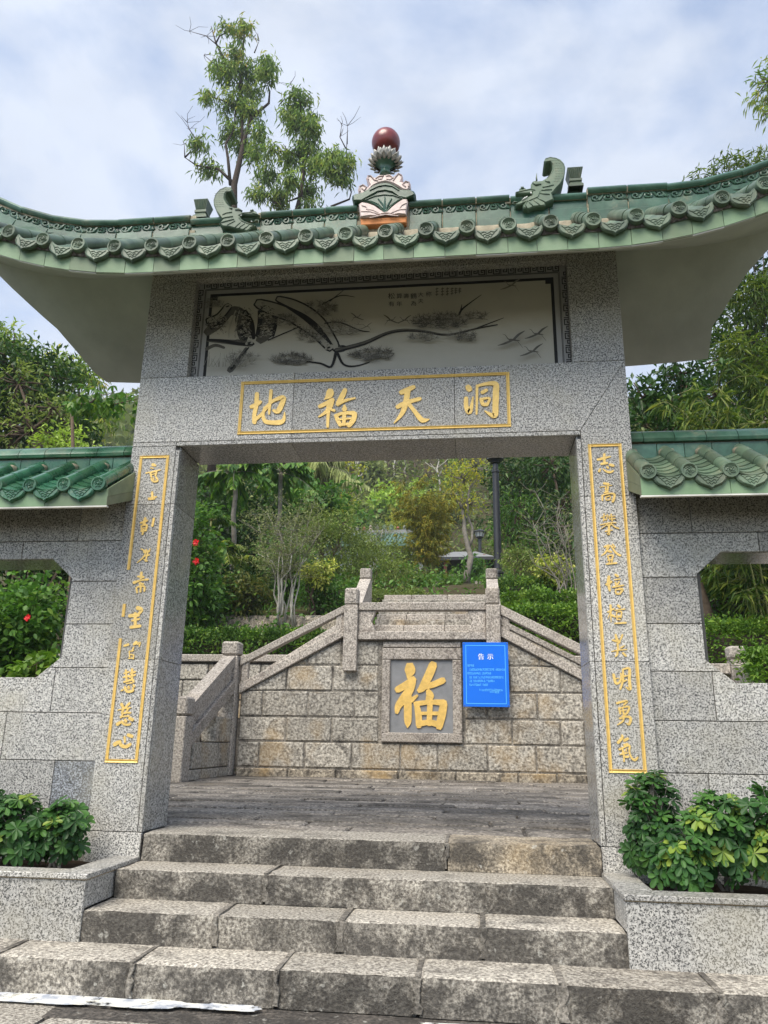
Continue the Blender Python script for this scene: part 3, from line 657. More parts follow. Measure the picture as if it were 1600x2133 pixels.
for rear in (False, True):                      # close the eaves and the two swept ends
    vs = []; fs = []
    for i in range(NX+1):
        tl, trr = (XEL,XER) if rear else (XELF,XERF); x = -tl[0][1]+(tl[0][1]+trr[0][1])*i/NX; vs += [soff(x,0,rear), topp(x,0,rear)]
    for i in range(NX): q = (2*i, 2*i+2, 2*i+3, 2*i+1); fs.append(q[::-1] if rear else q)
    mb.add(vs, fs)
    for sg, tab in ((-1,XEL if rear else XELF),(1,XER if rear else XERF)):
        vs = []; fs = []
        for j in range(NTT+1): x = sg*interp(j/NTT, tab); vs += [soff(x,j/NTT,rear), topp(x,j/NTT,rear)]
        for j in range(NTT): q = (2*j, 2*j+2, 2*j+3, 2*j+1); fs.append(q if (sg > 0) ^ rear else q[::-1])
        mb.add(vs, fs)
ROOF = mb.build('roof', [MAT['soffit_plaster'], MAT['mortar']], GATE, smooth=40)

# fascia tiles, and the white cement lip under them
x = -2.74; k = 0
lip = MB()
while x < 2.80:
    w = .193*rnd.uniform(.92,1.05); x1 = min(x+w, 2.82); m = MB(); e = .0016; jj = rnd.uniform(-.002,.002)
    vs = []
    for (xx) in (x+e, x1-e):
        for yy in (YE-.022-jj, YE-.002):
            for zz in (ZE-.004, ZE+.112): vs.append((xx, yy, zz+le(xx)))
    m.add(vs, [(0,4,5,1),(1,5,7,3),(4,6,7,5),(0,2,6,4),(0,1,3,2),(2,3,7,6)])
    m.build('fascia_tile', MAT['fascia_tile'], ROOF)
    h = rnd.uniform(.006,.012); a, b = le(x), le(x1)
    lip.add([(x,YE-.018,ZE-.005+a),(x1,YE-.018,ZE-.005+b),(x1,YE-.016,ZE-h+b),(x,YE-.016,ZE-h+a),(x,YE+.02,ZE-h+.012+a),(x1,YE+.02,ZE-h+.012+b)], [(3,2,1,0),(4,5,2,3)])
    x = x1
lip.build('cement_lip', MAT['cement_white'], ROOF)

# shared tile meshes
def cap_mesh(name, R, mat):
    m = MB(); m.lathe([(R*.2,.0),(R*.6,.0),(R*.74,.001),(R*.76,-.006),(R*.93,-.006),(R,0),(R,.03),(R*.9,.045)], (0,0,0), 24, 'y')
    m.lathe([(R*.001,-.009),(R*.10,-.008),(R*.16,-.001)], (0,0,0), 8, 'y')
    for j in range(5):                            # coiled relief in the disc
        a0 = j*2*math.pi/5
        m.tube([((.22+.36*t)*R*math.cos(a0+2.3*t*(1-.3*t)), -.003, (.22+.36*t)*R*math.sin(a0+2.3*t*(1-.3*t))) for t in np.linspace(0,1,7)], [R*.05*(1.3-.6*t) for t in np.linspace(0,1,7)], 5)
        m.lathe([(R*.001,-.006),(R*.06,-.005),(R*.09,0)], (.47*R*math.cos(a0+.3), 0, .47*R*math.sin(a0+.3)), 6, 'y')
    me = m.mesh(name); me.materials.append(MAT[mat]); me.polygons.foreach_set('use_smooth', [True]*len(me.polygons)); me.set_sharp_from_angle(angle=math.radians(40)); return me
def drip_mesh(name, W_, H, mat):
    out = [(-.5,.32),(-.50,.10),(-.45,-.10),(-.35,-.28),(-.20,-.40),(-.08,-.47),(0,-.58),(.08,-.47),(.20,-.40),(.35,-.28),(.45,-.10),(.50,.10),(.5,.32),(.36,.19),(.19,.115),(0,.09),(-.19,.115),(-.36,.19)]
    P = [(a*W_, b*H) for a, b in out]; m = MB(); m.prism(P, 0, .022, .004)
    edge = [(a*W_*.86, b*H*.84-.004) for a, b in out[1:12]]
    m.tube([(a, -.001, b) for a, b in edge], .0035, 5)
    for j in range(3):
        w = (.34-.09*j)*W_; z = (.0-.15*j)*H
        m.tube([(w*u, -.001, z-.05*H*math.cos(u*9)+(.10*u*u)*H) for u in np.linspace(-1,1,13)], .0032, 4)
    n = len(out)                                 # the pan lip above the pendant
    m.tube([(a*W_, .012, b*H+.004) for a, b in out[12:]+[out[0]]], .008, 6)
    me = m.mesh(name); me.materials.append(MAT[mat]); me.polygons.foreach_set('use_smooth', [True]*len(me.polygons)); me.set_sharp_from_angle(angle=math.radians(35)); return me
def tube_mesh(name, R, Lt, mat):
    m = MB(); n = 16                               # half-round cover tile along +y, a little narrower at the back
    vs = []
    for yy, r in ((0,R),(.012,R*1.02),(.02,R),(Lt-.005,R*.965),(Lt+.02,R*.93)):
        for k in range(n): a = 2*math.pi*k/n; vs.append((r*math.cos(a), yy, r*math.sin(a)))
    m.add(vs, [(j*n+k, j*n+(k+1)%n, (j+1)*n+(k+1)%n, (j+1)*n+k)[::-1] for j in range(4) for k in range(n)]+[tuple(range(n))])
    me = m.mesh(name); me.materials.append(MAT[mat]); me.polygons.foreach_set('use_smooth', [True]*len(me.polygons)); me.set_sharp_from_angle(angle=math.radians(40)); return me
def pan_mesh(name, W_, Lt, mat):
    m = MB(); vs = []; n = 10
    for yy, dz in ((0,0),(0,.009),(Lt,.009)):
        for k in range(n+1): u = k/n*2-1; vs.append((u*W_/2, yy, dz+.026*u*u))
    m.add(vs, [(j*(n+1)+k, j*(n+1)+k+1, (j+1)*(n+1)+k+1, (j+1)*(n+1)+k) for j in range(2) for k in range(n)])
    me = m.mesh(name); me.materials.append(MAT[mat]); me.polygons.foreach_set('use_smooth', [True]*len(me.polygons)); me.set_sharp_from_angle(angle=math.radians(40)); return me
def put(name, me, parent, loc, rot=(0,0,0), sc=(1,1,1)):
    o = bpy.data.objects.new(name, me); COL.objects.link(o); o.parent = parent
    o.location = loc; o.rotation_euler = rot; o.scale = sc; return o
CAPM, DRIPM, TUBEM, PANM = cap_mesh('round_end_tile',.052,'tile_weathered'), drip_mesh('drip_tile',.180,.125,'tile_weathered'), tube_mesh('cover_tile',.047,.24,'tile_weathered'), pan_mesh('pan_tile',.165,.2,'tile_weathered')
SP = .258
for k in range(-11, 11):
    xk = .0145+SP*(k+.5)
    if -2.72 < xk < 2.80:
        a = Vector((xk, -.668, 3.655+le(xk))); b = Vector((xk*1.02, .07, 4.235+lr(xk*1.02)))
        sl = math.atan2(b.z-a.z, b.y-a.y); tw = math.atan2(-(le(xk+.05)-le(xk-.05)), .1)
        put('round_end_tile', CAPM, ROOF, a, (rnd.uniform(-.05,.05), rnd.uniform(0,6.28), rnd.uniform(-.04,.04)))
        n = 4; d = (b-a)
        for j in range(n):
            p = a+d*(j/n)+Vector((rnd.uniform(-.003,.003),.012,rnd.uniform(-.002,.002)))
            put('cover_tile', TUBEM, ROOF, p, (sl, 0, math.atan2(-d.x, d.y)+rnd.uniform(-.02,.02)), (1,d.length/n/.24,1))
    xd = xk+SP/2
    if -2.70 < xd < 2.78:
        z = 3.622+le(xd); tl = math.atan((le(xd+.05)-le(xd-.05))/.1)
        put('drip_tile', DRIPM, ROOF, (xd+rnd.uniform(-.004,.004), -.655+rnd.uniform(-.006,.006), z-.008), (-.10+rnd.uniform(-.06,.06), -tl+rnd.uniform(-.03,.03), rnd.uniform(-.05,.05)))
        for j in range(3):
            put('pan_tile', PANM, ROOF, (xd, -.63+j*.16, 3.598+le(xd)+j*.128), (.665, -tl, 0))
    for sg in (1,):                               # a few of the rear drip tiles, where they show past the swept ends
        if abs(xd) > 2.1 and abs(xd) < 2.5:
            put('drip_tile', DRIPM, ROOF, (xd, 1.03, 3.575+le(xd)*.22), (0, 0, math.pi))
# mortar heaped between the tiles and the ridge
mb = MB(); vs = []; fs = []
for k in range(-110, 111):
    xx = k*.0265; z = 4.195+lr(xx); q = noise.noise(Vector((xx*9,1,0)))*.018+noise.noise(Vector((xx*31,4,0)))*.010
    vs += [(xx,.045+q*.6,z-.06),(xx,.052+q,z-.005+q),(xx,.075+q*.5,z+.022+q),(xx,.12,z+.03)]
for k in range(220):
    for j in range(3): fs.append((4*k+j, 4*k+4+j, 4*k+5+j, 4*k+1+j))
mb.add(vs, fs); mb.build('ridge_mortar', MAT['lime_mortar'], ROOF, smooth=True)
# the dirt bed that shows between fascia and drips
mb = MB(); vs = []; fs = []
for i in range(61):
    x = -2.72+5.5*i/60; h = rnd.uniform(-.006,.006); vs += [(x,-.63,ZE+.105+h+le(x)), (x,-.645,ZE+.14+h+le(x)), (x,-.60,ZE+.17+le(x))]
for i in range(60):
    for j in range(2): fs.append((3*i+j, 3*i+3+j, 3*i+4+j, 3*i+1+j))
mb.add(vs, fs); mb.build('eave_mortar', MAT['mortar'], ROOF)

# ridge
RB = 4.275
def ridge_mesh(name, Lr, scroll):
    m = MB(); h = Lr/2-.003
    m.box(-h, h, .085, .30, -.115, .0, .004)                                  # sloping lower tile
    m.box(-h, h, .098, .29, .0, .078, .003)
    m.box(-h, h, .118, .272, .078, .158, .002)
    m.tube([(-h,.195,.175),(h,.195,.175)], .001, 3)
    pr = [(.098,.150),(.083,.165),(.080,.182),(.090,.200),(.12,.212),(.195,.220),(.27,.212),(.30,.200),(.31,.182),(.307,.165),(.292,.150)]
    vs = [(xx, a, b) for xx in (-h, h) for a, b in pr]; q = len(pr)
    m.add(vs, [(i, i+1, i+1+q, i+q)[::-1] for i in range(q-1)]+[tuple(range(q)), tuple(range(2*q-1,q-1,-1))])
    if scroll:
        for s in (-1, 0, 1):
            c = s*Lr*.30
            m.tube([(c+(.008+.026*t)*math.cos(7.5*t+s), .113, .120+(.008+.022*t)*math.sin(7.5*t+s)) for t in np.linspace(0,1,12)], [.006+.003*(1-t) for t in np.linspace(0,1,12)], 6)
            m.tube([(c+Lr*(.07+.16*t), .114, .120+.022*math.sin(4*t+s*2)) for t in np.linspace(0,1,7)], [.004+.006*math.sin(3.1*t) for t in np.linspace(0,1,7)], 6)
            m.tube([(c+Lr*(.05+.10*t), .114, .098+.02*t*t) for t in np.linspace(0,1,5)], [.007*(1-.6*t) for t in np.linspace(0,1,5)], 5)
        m.box(-h*.97, h*.97, .112, .118, .082, .088)
    me = m.mesh(name); me.materials.append(MAT['tile_ridge']); me.polygons.foreach_set('use_smooth', [True]*len(me.polygons)); me.set_sharp_from_angle(angle=math.radians(35)); return me
RS, RP = ridge_mesh('ridge_tile', .277, True), ridge_mesh('plain_ridge_tile', .277, False)
GAPS = [(-1.49,-.93),(.985,1.55)]
x = -.155
def ridge_run(x0, x1, me, name, dz=0):
    n = max(1, round(abs(x1-x0)/.28)); w = (x1-x0)/n
    for i in range(n):
        c = x0+w*(i+.5); s = math.atan((lr(c+.05)-lr(c-.05))/.1)
        put(name, me, ROOF, (c, 0, RB+lr(c)+dz+rnd.uniform(-.004,.004)), (0, -s, rnd.uniform(-.008,.008)), (abs(w)/.277*.985/max(math.cos(s),.5), 1, 1))
ridge_run(-3.3,-1.49,RS,'ridge_tile',.008); ridge_run(-1.49,-.93,RP,'plain_ridge_tile',-.03); ridge_run(-.93,-.165,RS,'ridge_tile')
ridge_run(.225,.985,RS,'ridge_tile',.012); ridge_run(.985,1.55,RP,'plain_ridge_tile',-.005); ridge_run(1.55,3.0,RS,'ridge_tile',.03)
mb = MB()
def rdz(x): return .008 if x < -1.49 else (-.03 if x < -.93 else (0 if x < .2 else (.012 if x < .985 else (-.005 if x < 1.55 else .03))))
def slab(x0, x1, y0, y1, za, zb):
    d = rdz((x0+x1)/2); vs = [(x, y, RB+lr(x)+d+z) for x in (x0,x1) for y in (y0,y1) for z in (za,zb)]
    mb.add(vs, [(0,4,5,1),(1,5,7,3),(3,7,6,2),(0,2,6,4),(0,1,3,2),(4,6,7,5)])
for i in range(62):
    x0 = -3.25+.1*i; x1 = x0+.1
    slab(x0,x1,.125,.265,-.12,.15); slab(x0,x1,.105,.285,.152,.200); slab(x0,x1,.108,.282,-.10,.070)
mb.build('ridge_core', MAT['lime_mortar'], ROOF)

# dragon-fish ornaments, outlines measured on the photograph
def traced(org, s, pts, y): return [((p := at(org[0]+x/s, org[1]+y_/s, y)).x, p.z) for x, y_ in pts]
def dragon(org, s, body, mane, extra, y0, y1, label):
    m = MB(); P = traced(org, s, body, y0)
    bodyo = m.prism(P, y0, y1, .008).build('dragon_ornament', MAT['tile_weathered'], ROOF, smooth=30); bodyo['label'] = label
    m = MB(); mt = MB()
    def st(pts, y, mbx, up_): 
        Q = []
        for x_, y_, w in pts:
            a = at(org[0]+x_/s, org[1]+y_/s, y); Q.append((Vector((a.x, y-up_, a.z)), w/s*.0037/2))
        mbx.tube([q for q, r in Q], [r for q, r in Q], 6)
    for l in mane: st(l, y0, m, .0)
    for l in extra: st(l, y0, mt, .004)
    m.build('dragon_mane', MAT['tile_weathered'], bodyo, smooth=True); mt.build('dragon_teeth', MAT['tooth_white'], bodyo, smooth=True)
    return bodyo
LB = [(395,420),(430,300),(520,210),(640,160),(710,165),(745,215),(725,255),(690,262),(645,256),(605,300),(600,380),(640,460),(700,520),(780,550),(860,545),(905,590),(930,630),(1010,640),(1080,605),(1135,595),(1180,620),(1235,680),(1190,692),(950,682),(900,700),(900,740),(960,790),(1060,840),(1130,860),(1180,880),(1140,905),(1085,925),(1075,950),(1010,990),(945,965),(790,935),(690,905),(570,900),(500,850),(560,770),(530,735),(450,620),(400,500)]
LM = [[(560,690,20),(640,650,30),(740,640,26)],[(545,760,20),(640,730,34),(760,720,26)],[(520,840,22),(640,800,36),(780,770,26)],[(650,880,16),(740,830,26),(800,800,20)],[(800,920,16),(860,860,22),(900,830,16)],[(860,940,16),(920,890,22),(980,850,16)],[(940,960,18),(1000,920,24),(1060,870,16)],
      [(700,560,40),(740,580,40)],[(870,740,24),(920,800,26),(1040,850,26),(1140,880,24)],[(860,700,24),(960,650,22),(1100,645,26),(1220,685,18)],[(800,600,30),(870,590,50),(930,620,30)],[(1080,620,44),(1140,600,44)],
      [(1150,830,22),(1180,790,24),(1230,790,20),(1235,840,16),(1180,850,14)],[(640,170,10),(520,220,12),(440,310,12),(405,420,12),(420,520,12),(470,640,12),(540,740,12)],[(720,255,10),(640,262,10),(612,320,10),(615,390,10),(650,455,10),(720,520,10)]]
for i in range(9):
    for j in range(3):
        t = i/9; cx = 480+ (150 if t < .25 else 0)*(1-t*4) + (0 if t < .25 else 10*t); cy = 210+360*t; x_ = cx-60+j*55+ (40*t); LM.append([(x_-24,cy,5),(x_,cy+10,7),(x_+24,cy,5)])
dragon((400,370),8.889,LB,LM,[[(905,715,30),(925,700,20)],[(1095,815,22),(1120,820,18)]],.045,.20,'green glazed dragon-fish ornament on the left of the ridge')
RBY = [(1000,230),(1022,300),(1015,400),(990,500),(930,590),(860,680),(800,740),(830,840),(760,870),(690,900),(690,940),(600,950),(500,960),(410,1000),(330,985),(310,950),(330,910),(250,930),(210,935),(180,905),(260,870),(330,830),(470,760),(470,720),(430,740),(200,745),(190,712),(260,690),(255,660),(290,630),(350,640),(370,660),(450,650),(450,580),(490,535),(520,520),(555,530),(640,520),(720,470),(780,400),(810,320),(800,240),(770,205),(720,220),(690,225),(665,200),(690,150),(760,128),(850,130),(940,165)]
RM = [[(830,600,20),(740,620,28),(640,640,22)],[(800,680,20),(700,680,30),(620,690,22)],[(760,760,20),(680,750,28),(600,740,20)],[(690,890,16),(620,850,24),(560,820,18)],[(600,940,16),(540,890,22),(490,850,16)],[(480,950,16),(430,900,22),(400,860,16)],[(380,980,18),(350,930,22),(380,880,16)],
      [(600,700,22),(560,800,24),(440,850,24),(300,900,20)],[(520,690,20),(440,670,22),(300,700,24),(200,725,16)],[(480,560,40),(530,600,44),(620,590,26)],[(280,650,44),(330,650,40)],[(690,530,34),(760,560,34)],[(230,890,20),(170,880,22),(140,910,16),(170,930,14)],[(545,410,8),(540,480,24),(545,530,30)],
      [(690,165,10),(770,140,12),(880,160,12),(980,240,12),(1005,340,12),(985,470,12),(930,570,12),(830,690,12)],[(700,210,10),(770,195,10),(825,250,10),(825,340,10),(780,420,10),(720,480,10)]]
for i in range(9):
    for j in range(3):
        t = i/9; cx = 860+60*math.sin(t*2.6); cy = 190+390*t; x_ = cx-46+j*46-60*max(0,t-.6); RM.append([(x_-20,cy,5),(x_,cy+9,7),(x_+20,cy,5)])
dragon((1050,310),8.0,RBY,RM,[[(445,730,26),(460,760,18)],[(390,800,20),(340,830,26),(300,860,16)]],.045,.20,'green glazed dragon-fish ornament on the right of the ridge')
for px, py, zt, lb in ((421,440,.0,'left'),(1198,376,.0,'right')):      # small square finials beside the dragons
    b = at(px, py+18, .19); w = .038; m = MB()
    def ring(h, a): return [(b.x-a, .19-a*1.15, b.z+h), (b.x+a, .19-a*1.15, b.z+h), (b.x+a, .19+a*1.15, b.z+h), (b.x-a, .19+a*1.15, b.z+h)]
    lv = [(-.02,.055),(.0,.055),(.022,.040),(.032,.040),(.036,.047),(.056,.047),(.060,.040),(.145,.058),(.150,.054)]
    vs = [p for h, a in lv for p in ring(h, a)]
    m.add(vs, [(4*j+k, 4*j+(k+1)%4, 4*j+4+(k+1)%4, 4*j+4+k) for j in range(len(lv)-1) for k in range(4)]+[(32,33,34,35)])
    for k in range(7): xx = -.034+.0113*k; m.tube([(b.x+xx*.9, .19-.048, b.z+.066), (b.x+xx*1.35, .19-.0675, b.z+.142)], .004, 4)
    m.build('ridge_finial', MAT['tile_weathered'], ROOF)['label'] = 'small square finial near the %s end of the ridge' % lb

# central lotus and pearl finial
F0, FS = (700,250), 8.0
def tr(pts, y=.06): return traced(F0, FS, pts, y)
fin = MB().prism(tr([(405,1650),(1180,1610),(1170,1715),(420,1760)]), .055, .33, .006).build('central_finial', MAT['orange_brick'], ROOF)
fin['label'] = 'orange, pink and green glazed finial with dark red pearl at the middle of the ridge'
m = MB(); wl = [(385,1430),(440,1395),(530,1410),(640,1450),(740,1520),(800,1560),(860,1550),(940,1470),(1040,1395),(1120,1345),(1185,1345),(1205,1400),(1180,1500),(1175,1610),(1040,1612),(830,1590),(640,1630),(480,1655),(410,1640),(400,1560)]
m.prism(tr(wl), .035, .30, .008)
def fst(pts, y, mbx, n=6):
    Q = [(at(F0[0]+x/FS, F0[1]+y_/FS, y), w/FS*.0037/2) for x, y_, w in pts]; mbx.tube([q for q, r in Q], [r for q, r in Q], n)
for l in ([(430,1420,26),(500,1440,30),(540,1500,20)],[(420,1520,22),(560,1520,24),(700,1560,20),(790,1590,14)],[(430,1600,22),(560,1580,24),(700,1590,18)],[(500,1480,20),(620,1500,20),(740,1560,14)],[(1170,1380,26),(1090,1420,30),(1050,1480,20)],[(1170,1480,22),(1050,1490,24),(930,1540,18),(860,1580,14)],[(1165,1560,22),(1040,1550,24),(900,1580,16)],[(560,1630,16),(820,1575,18),(1040,1600,16)]): fst(l, .034, m)
m.build('pink_wave_scroll', MAT['pink_glaze'], fin, smooth=35)
m = MB(); vase = [(800,1545),(760,1500),(690,1430),(580,1385),(450,1375),(380,1360),(300,1350),(265,1310),(270,1260),(320,1225),(390,1220),(470,1190),(560,1130),(640,1080),(720,1055),(810,1040),(900,1050),(980,1090),(1060,1150),(1150,1160),(1240,1160),(1300,1185),(1330,1240),(1300,1290),(1230,1300),(1170,1310),(1130,1330),(1010,1390),(900,1470),(850,1540),(830,1560)]
m.prism(tr(vase), .05, .31, .014)
for l in ([(300,1330,50),(420,1330,56),(560,1250,46),(690,1180,40),(820,1160,40),(950,1190,42),(1060,1270,48),(1170,1290,54),(1290,1240,46)],[(810,1540,26),(790,1420,30),(700,1310,18)],[(815,1540,26),(815,1400,34),(815,1280,18)],[(825,1540,26),(860,1420,30),(930,1310,18)],[(800,1540,24),(720,1440,24),(560,1350,16)],[(835,1540,24),(920,1430,24),(1040,1330,16)],[(480,1330,18),(650,1260,20),(800,1240,20),(950,1250,20),(1120,1310,18)],[(560,1170,20),(700,1100,24),(820,1080,24),(940,1100,24),(1050,1170,20)]): fst(l, .046, m)
m.build('green_leaf_vase', MAT['tile_ridge'], fin, smooth=35)
m = MB(); crown = [(370,1200),(355,1130),(390,1060),(470,1055),(530,1090),(555,1060),(520,1000),(495,940),(520,900),(570,900),(640,930),(720,905),(800,885),(880,895),(950,920),(1010,870),(1060,855),(1105,890),(1115,950),(1090,1000),(1130,1010),(1190,985),(1240,1030),(1240,1110),(1180,1160),(1100,1140),(1010,1080),(930,1040),(820,1010),(720,1030),(620,1080),(540,1160),(470,1200),(400,1230)]
m.prism(tr(crown), .07, .28, .012)
for l in ([(400,1190,30),(390,1110,30),(450,1080,30),(510,1120,30),(470,1170,26),(430,1140,20)],[(540,990,26),(530,930,28),(580,930,26),(640,1000,24),(700,1010,20)],[(660,970,24),(720,930,28),(790,930,26),(760,980,22),(700,980,20)],[(830,930,26),(900,920,28),(950,960,24),(900,990,22),(840,980,20)],[(1090,920,28),(1040,890,28),(990,950,24),(950,1010,20)],[(1210,1110,28),(1220,1040,28),(1160,1020,28),(1110,1070,26),(1160,1110,24)]): fst(l, .068, m)
m.build('pink_scroll_crown', MAT['pink_glaze'], fin, smooth=35)
pc = at(804,298,.19); lz = at(804,342,.19); rb = .114
m = MB(); m.lathe([(.045,-.09),(.04,-.05),(.035,-.02),(.06,.01),(.10,.04),(.112,.06)], (pc.x,.19,lz.z-.02), 20); m.build('lotus_stem', MAT['tile_ridge'], fin, smooth=True)
for ring_, (n, r0, r1, h0, h1, w) in enumerate(((16,.090,.140,-.005,.022,.044),(16,.095,.128,.008,.060,.042),(16,.098,.114,.02,.088,.042))):
    for k in range(n):
        a = 2*math.pi*(k+.5*ring_)/n; d = Vector((math.cos(a), math.sin(a), 0)); s = Vector((-d.y, d.x, 0)); c = Vector((pc.x,.19,lz.z-.01)); m = MB()
        rows = [(0,.55,0),(.35,1,.10),(.7,.75,.05),(1,.02,.22)]; vs = []
        for t, ww, bul in rows:
            p = c+d*(r0+(r1-r0)*t+bul*.03)+Vector((0,0,h0+(h1-h0)*t))
            vs += [p-s*w*.5*ww, p+d*.010*(1-t), p+s*w*.5*ww, p-d*.012]
        m.add(vs, [(4*j+k2, 4*j+(k2+1)%4, 4*j+4+(k2+1)%4, 4*j+4+k2) for j in range(3) for k2 in range(4)]+[(12,13,14,15)])
        m.build('lotus_petal', MAT['petal_pale'], fin, smooth=True)
m = MB(); N = 20
m.lathe([(max(.001, rb*math.sin(math.pi*i/N)), -rb*1.04*math.cos(math.pi*i/N)) for i in range(N+1)], (pc.x,.19,pc.z), 32); m.build('red_pearl', MAT['pearl_red'], fin, smooth=True)
# ------------------------------------------------------------------ side walls with tiled copings and cut-corner windows
CAPB, DRIPB, TUBEB, PANB = cap_mesh('round_end_tile',.050,'tile_bright'), drip_mesh('drip_tile',.19,.12,'tile_bright'), tube_mesh('cover_tile',.045,.17,'tile_bright'), pan_mesh('pan_tile',.16,.14,'tile_bright')
CAPW, DRIPW, TUBEW, PANW = cap_mesh('round_end_tile',.050,'tile_weathered'), drip_mesh('drip_tile',.19,.12,'tile_weathered'), tube_mesh('cover_tile',.045,.17,'tile_weathered'), pan_mesh('pan_tile',.16,.14,'tile_weathered')
ZJ = [-.60,-.135,.115,.40,.692,.977,1.261,1.549,1.831,2.16]
WX = [2.034, 2.19]; WZ = [.914, 1.045, 1.568, 1.705]; XOUT = 4.6
def side_wall(sg, label, sets, xcaps):
    Y0 = .03
    wall = thing('garden_wall', (sg*3.2, .2, 0), label, 'wall')
    # core: four pieces round the window, plus corner wedges
    core = MB()
    WXR = 3.3
    def bx(a, b, z0, z1):
        lo, hi = sorted((sg*a, sg*b)); core.box(lo, hi, Y0+.02, .372, z0, z1)
    bx(XO+.004, WX[0]+.02, -.6, 2.16); bx(WX[0]+.02, WXR+.0, -.6, WZ[0]-.012); bx(WX[0]+.02, WXR, WZ[3]+.012, 2.16); bx(WXR, XOUT, -.6, 2.16)
    co = core.build('wall_core', MAT['grout'], wall)
    # panels
    hole = [(WX[0],WZ[1]),(WX[1],WZ[0]),(3.1,WZ[0]),(3.26,WZ[1]),(3.26,WZ[2]),(3.1,WZ[3]),(WX[1],WZ[3]),(WX[0],WZ[2])]
    def addp(poly, mat='granite_cladding'):
        if len(poly) < 3: return
        poly = [(sg*x, z) for x, z in poly]; panel(poly, Y0, co, mat, c=.0022, gap=.0022)
    rowx = {0:[1.70,2.35,3.1,3.9],1:[1.70,2.17,2.9,3.6,4.6],2:[1.70,1.98,2.62,3.4,4.6],3:[1.70,2.35,3.05,3.8],4:[1.70,2.06,2.8,3.5],5:[1.70,9],6:[1.70,9],7:[1.70,2.42,3.2,3.9],8:[1.70,2.03,2.65,3.4,4.1]}
    for r in range(9):
        z0, z1 = ZJ[r], ZJ[r+1]; xs = [x for x in rowx[r] if x < XOUT]+[XOUT]
        if r in (5, 6): xs = [1.703, XOUT]
        xs[0] = 1.703
        for a, b in zip(xs, xs[1:]):
            R_ = rect(a, b, z0, z1)
            mt = 'granite_dark' if (sg < 0 and r == 2 and abs(a-1.703) < .01) or (rnd.random() < .12 and r < 4) else 'granite_cladding'
            if z1 <= WZ[0]+.001 or z0 >= WZ[3]-.001: addp(R_, mt); continue
            # cut the window out: left of it, right of it, above and below
            lp = clip(R_, 1, 0, WX[0])                      # left strip
            mid_ = clip(clip(R_, -1, 0, -WX[0]), 1, 0, 3.26); rt = clip(R_, -1, 0, -3.26)
            # corner wedges kept together with the strip where the row crosses a chamfer
            if r == 4:
                k = (WZ[1]-WZ[0])/(WX[1]-WX[0]); xc_ = WX[0]+(WZ[1]-z1)/k
                top_ = lambda x: z1 if x <= xc_ else max(WZ[0], WZ[1]-k*(x-WX[0]))
                brk = [x for x in (xc_, WX[1]) if a+.005 < x < b-.005]
                if a < 3.1: addp([(a,z0),(b,z0),(b,top_(b))]+[(x, top_(x)) for x in brk[::-1]]+[(a,top_(a))], mt)
                else: addp(R_, mt)
                continue
            elif r == 7:
                k = (WZ[3]-WZ[2])/(WX[1]-WX[0])
                if a < 1.8: addp([(a,z0),(WX[0],z0),(WX[0],WZ[2]),(WX[1],WZ[3]),(b,WZ[3]),(b,z1),(a,z1)], mt)
                elif mid_:
                    ab = clip(mid_, 0, -1, -WZ[3]); addp(ab, mt)
            elif r == 5:
                addp([(a,z0),(WX[0]+(WZ[1]-z0)/((WZ[1]-WZ[0])/(WX[1]-WX[0])),z0),(WX[0],WZ[1]),(WX[0],z1),(a,z1)], mt)
            else: addp(lp, mt)
            if rt: addp(rt, mt)
    # polished reveals of the window
    def rev(p, q, name='window_reveal'):
        d = Vector((q[0]-p[0], q[1]-p[1])).normalized(); n = Vector((d.y, -d.x))*.018; m = MB()
        P = [(sg*p[0],p[1]),(sg*q[0],q[1]),(sg*(q[0]+n.x),q[1]+n.y),(sg*(p[0]+n.x),p[1]+n.y)]
        m.prism(P, Y0+.0243, .37, 0).build(name, MAT['granite_polished'], co)
    for p, q in zip(hole, hole[1:]+hole[:1]): rev(p, q)
    boxpart('back_panel', tuple(sorted((sg*1.703, sg*2.0)))+(.3725,.385,-.6,2.15), 'granite_cladding', co)
    # coping roof
    cm, dm, tm, pm = sets
    ROOFX = 1.655; lo, hi = sorted((sg*ROOFX, sg*XOUT))
    vs = []
    prof = [(-.33,1.965),(-.33,2.03),(.10,2.34),(.30,2.34),(.72,2.075),(.72,1.965),(.36,2.12),(.03,2.12)]
    m = MB(); n = len(prof)
    for xx in (sg*(ROOFX+.012), sg*XOUT): vs += [(xx, a, b) for a, b in prof]
    m.add(vs, [(i, (i+1)%n, (i+1)%n+n, i+n) if sg < 0 else (i+n, (i+1)%n+n, (i+1)%n, i) for i in range(n)]+[tuple(range(n)), tuple(range(2*n-1,n-1,-1))])
    rf = m.build('coping_roof', MAT['mortar'], wall)
    x = ROOFX
    while x < XOUT:
        w = min(rnd.uniform(.40,.52), XOUT-x); a, b = sorted((sg*(x+.001), sg*(x+w-.001))); boxpart('fascia_tile', (a,b,-.352,-.332,1.962,2.072), 'fascia_tile', rf); x += w
    # sloping end tiles beside the pillar
    m = MB(); a, b = sorted((sg*ROOFX, sg*(ROOFX+.011)))
    vs = [(xx,yy,zz) for xx in (a,b) for yy, zz in ((-.351,1.961),(-.351,2.02),(-.003,2.17),(-.003,2.105))]
    m.add(vs, [(0,1,2,3),(7,6,5,4),(0,4,5,1),(1,5,6,2),(2,6,7,3),(3,7,4,0)]); m.build('end_tile', MAT['fascia_side'], rf)
    m = MB(); vs = [(xx,yy,zz) for xx in (a,b) for yy, zz in ((-.351,2.022),(-.351,2.075),(-.003,2.31),(-.003,2.172))]
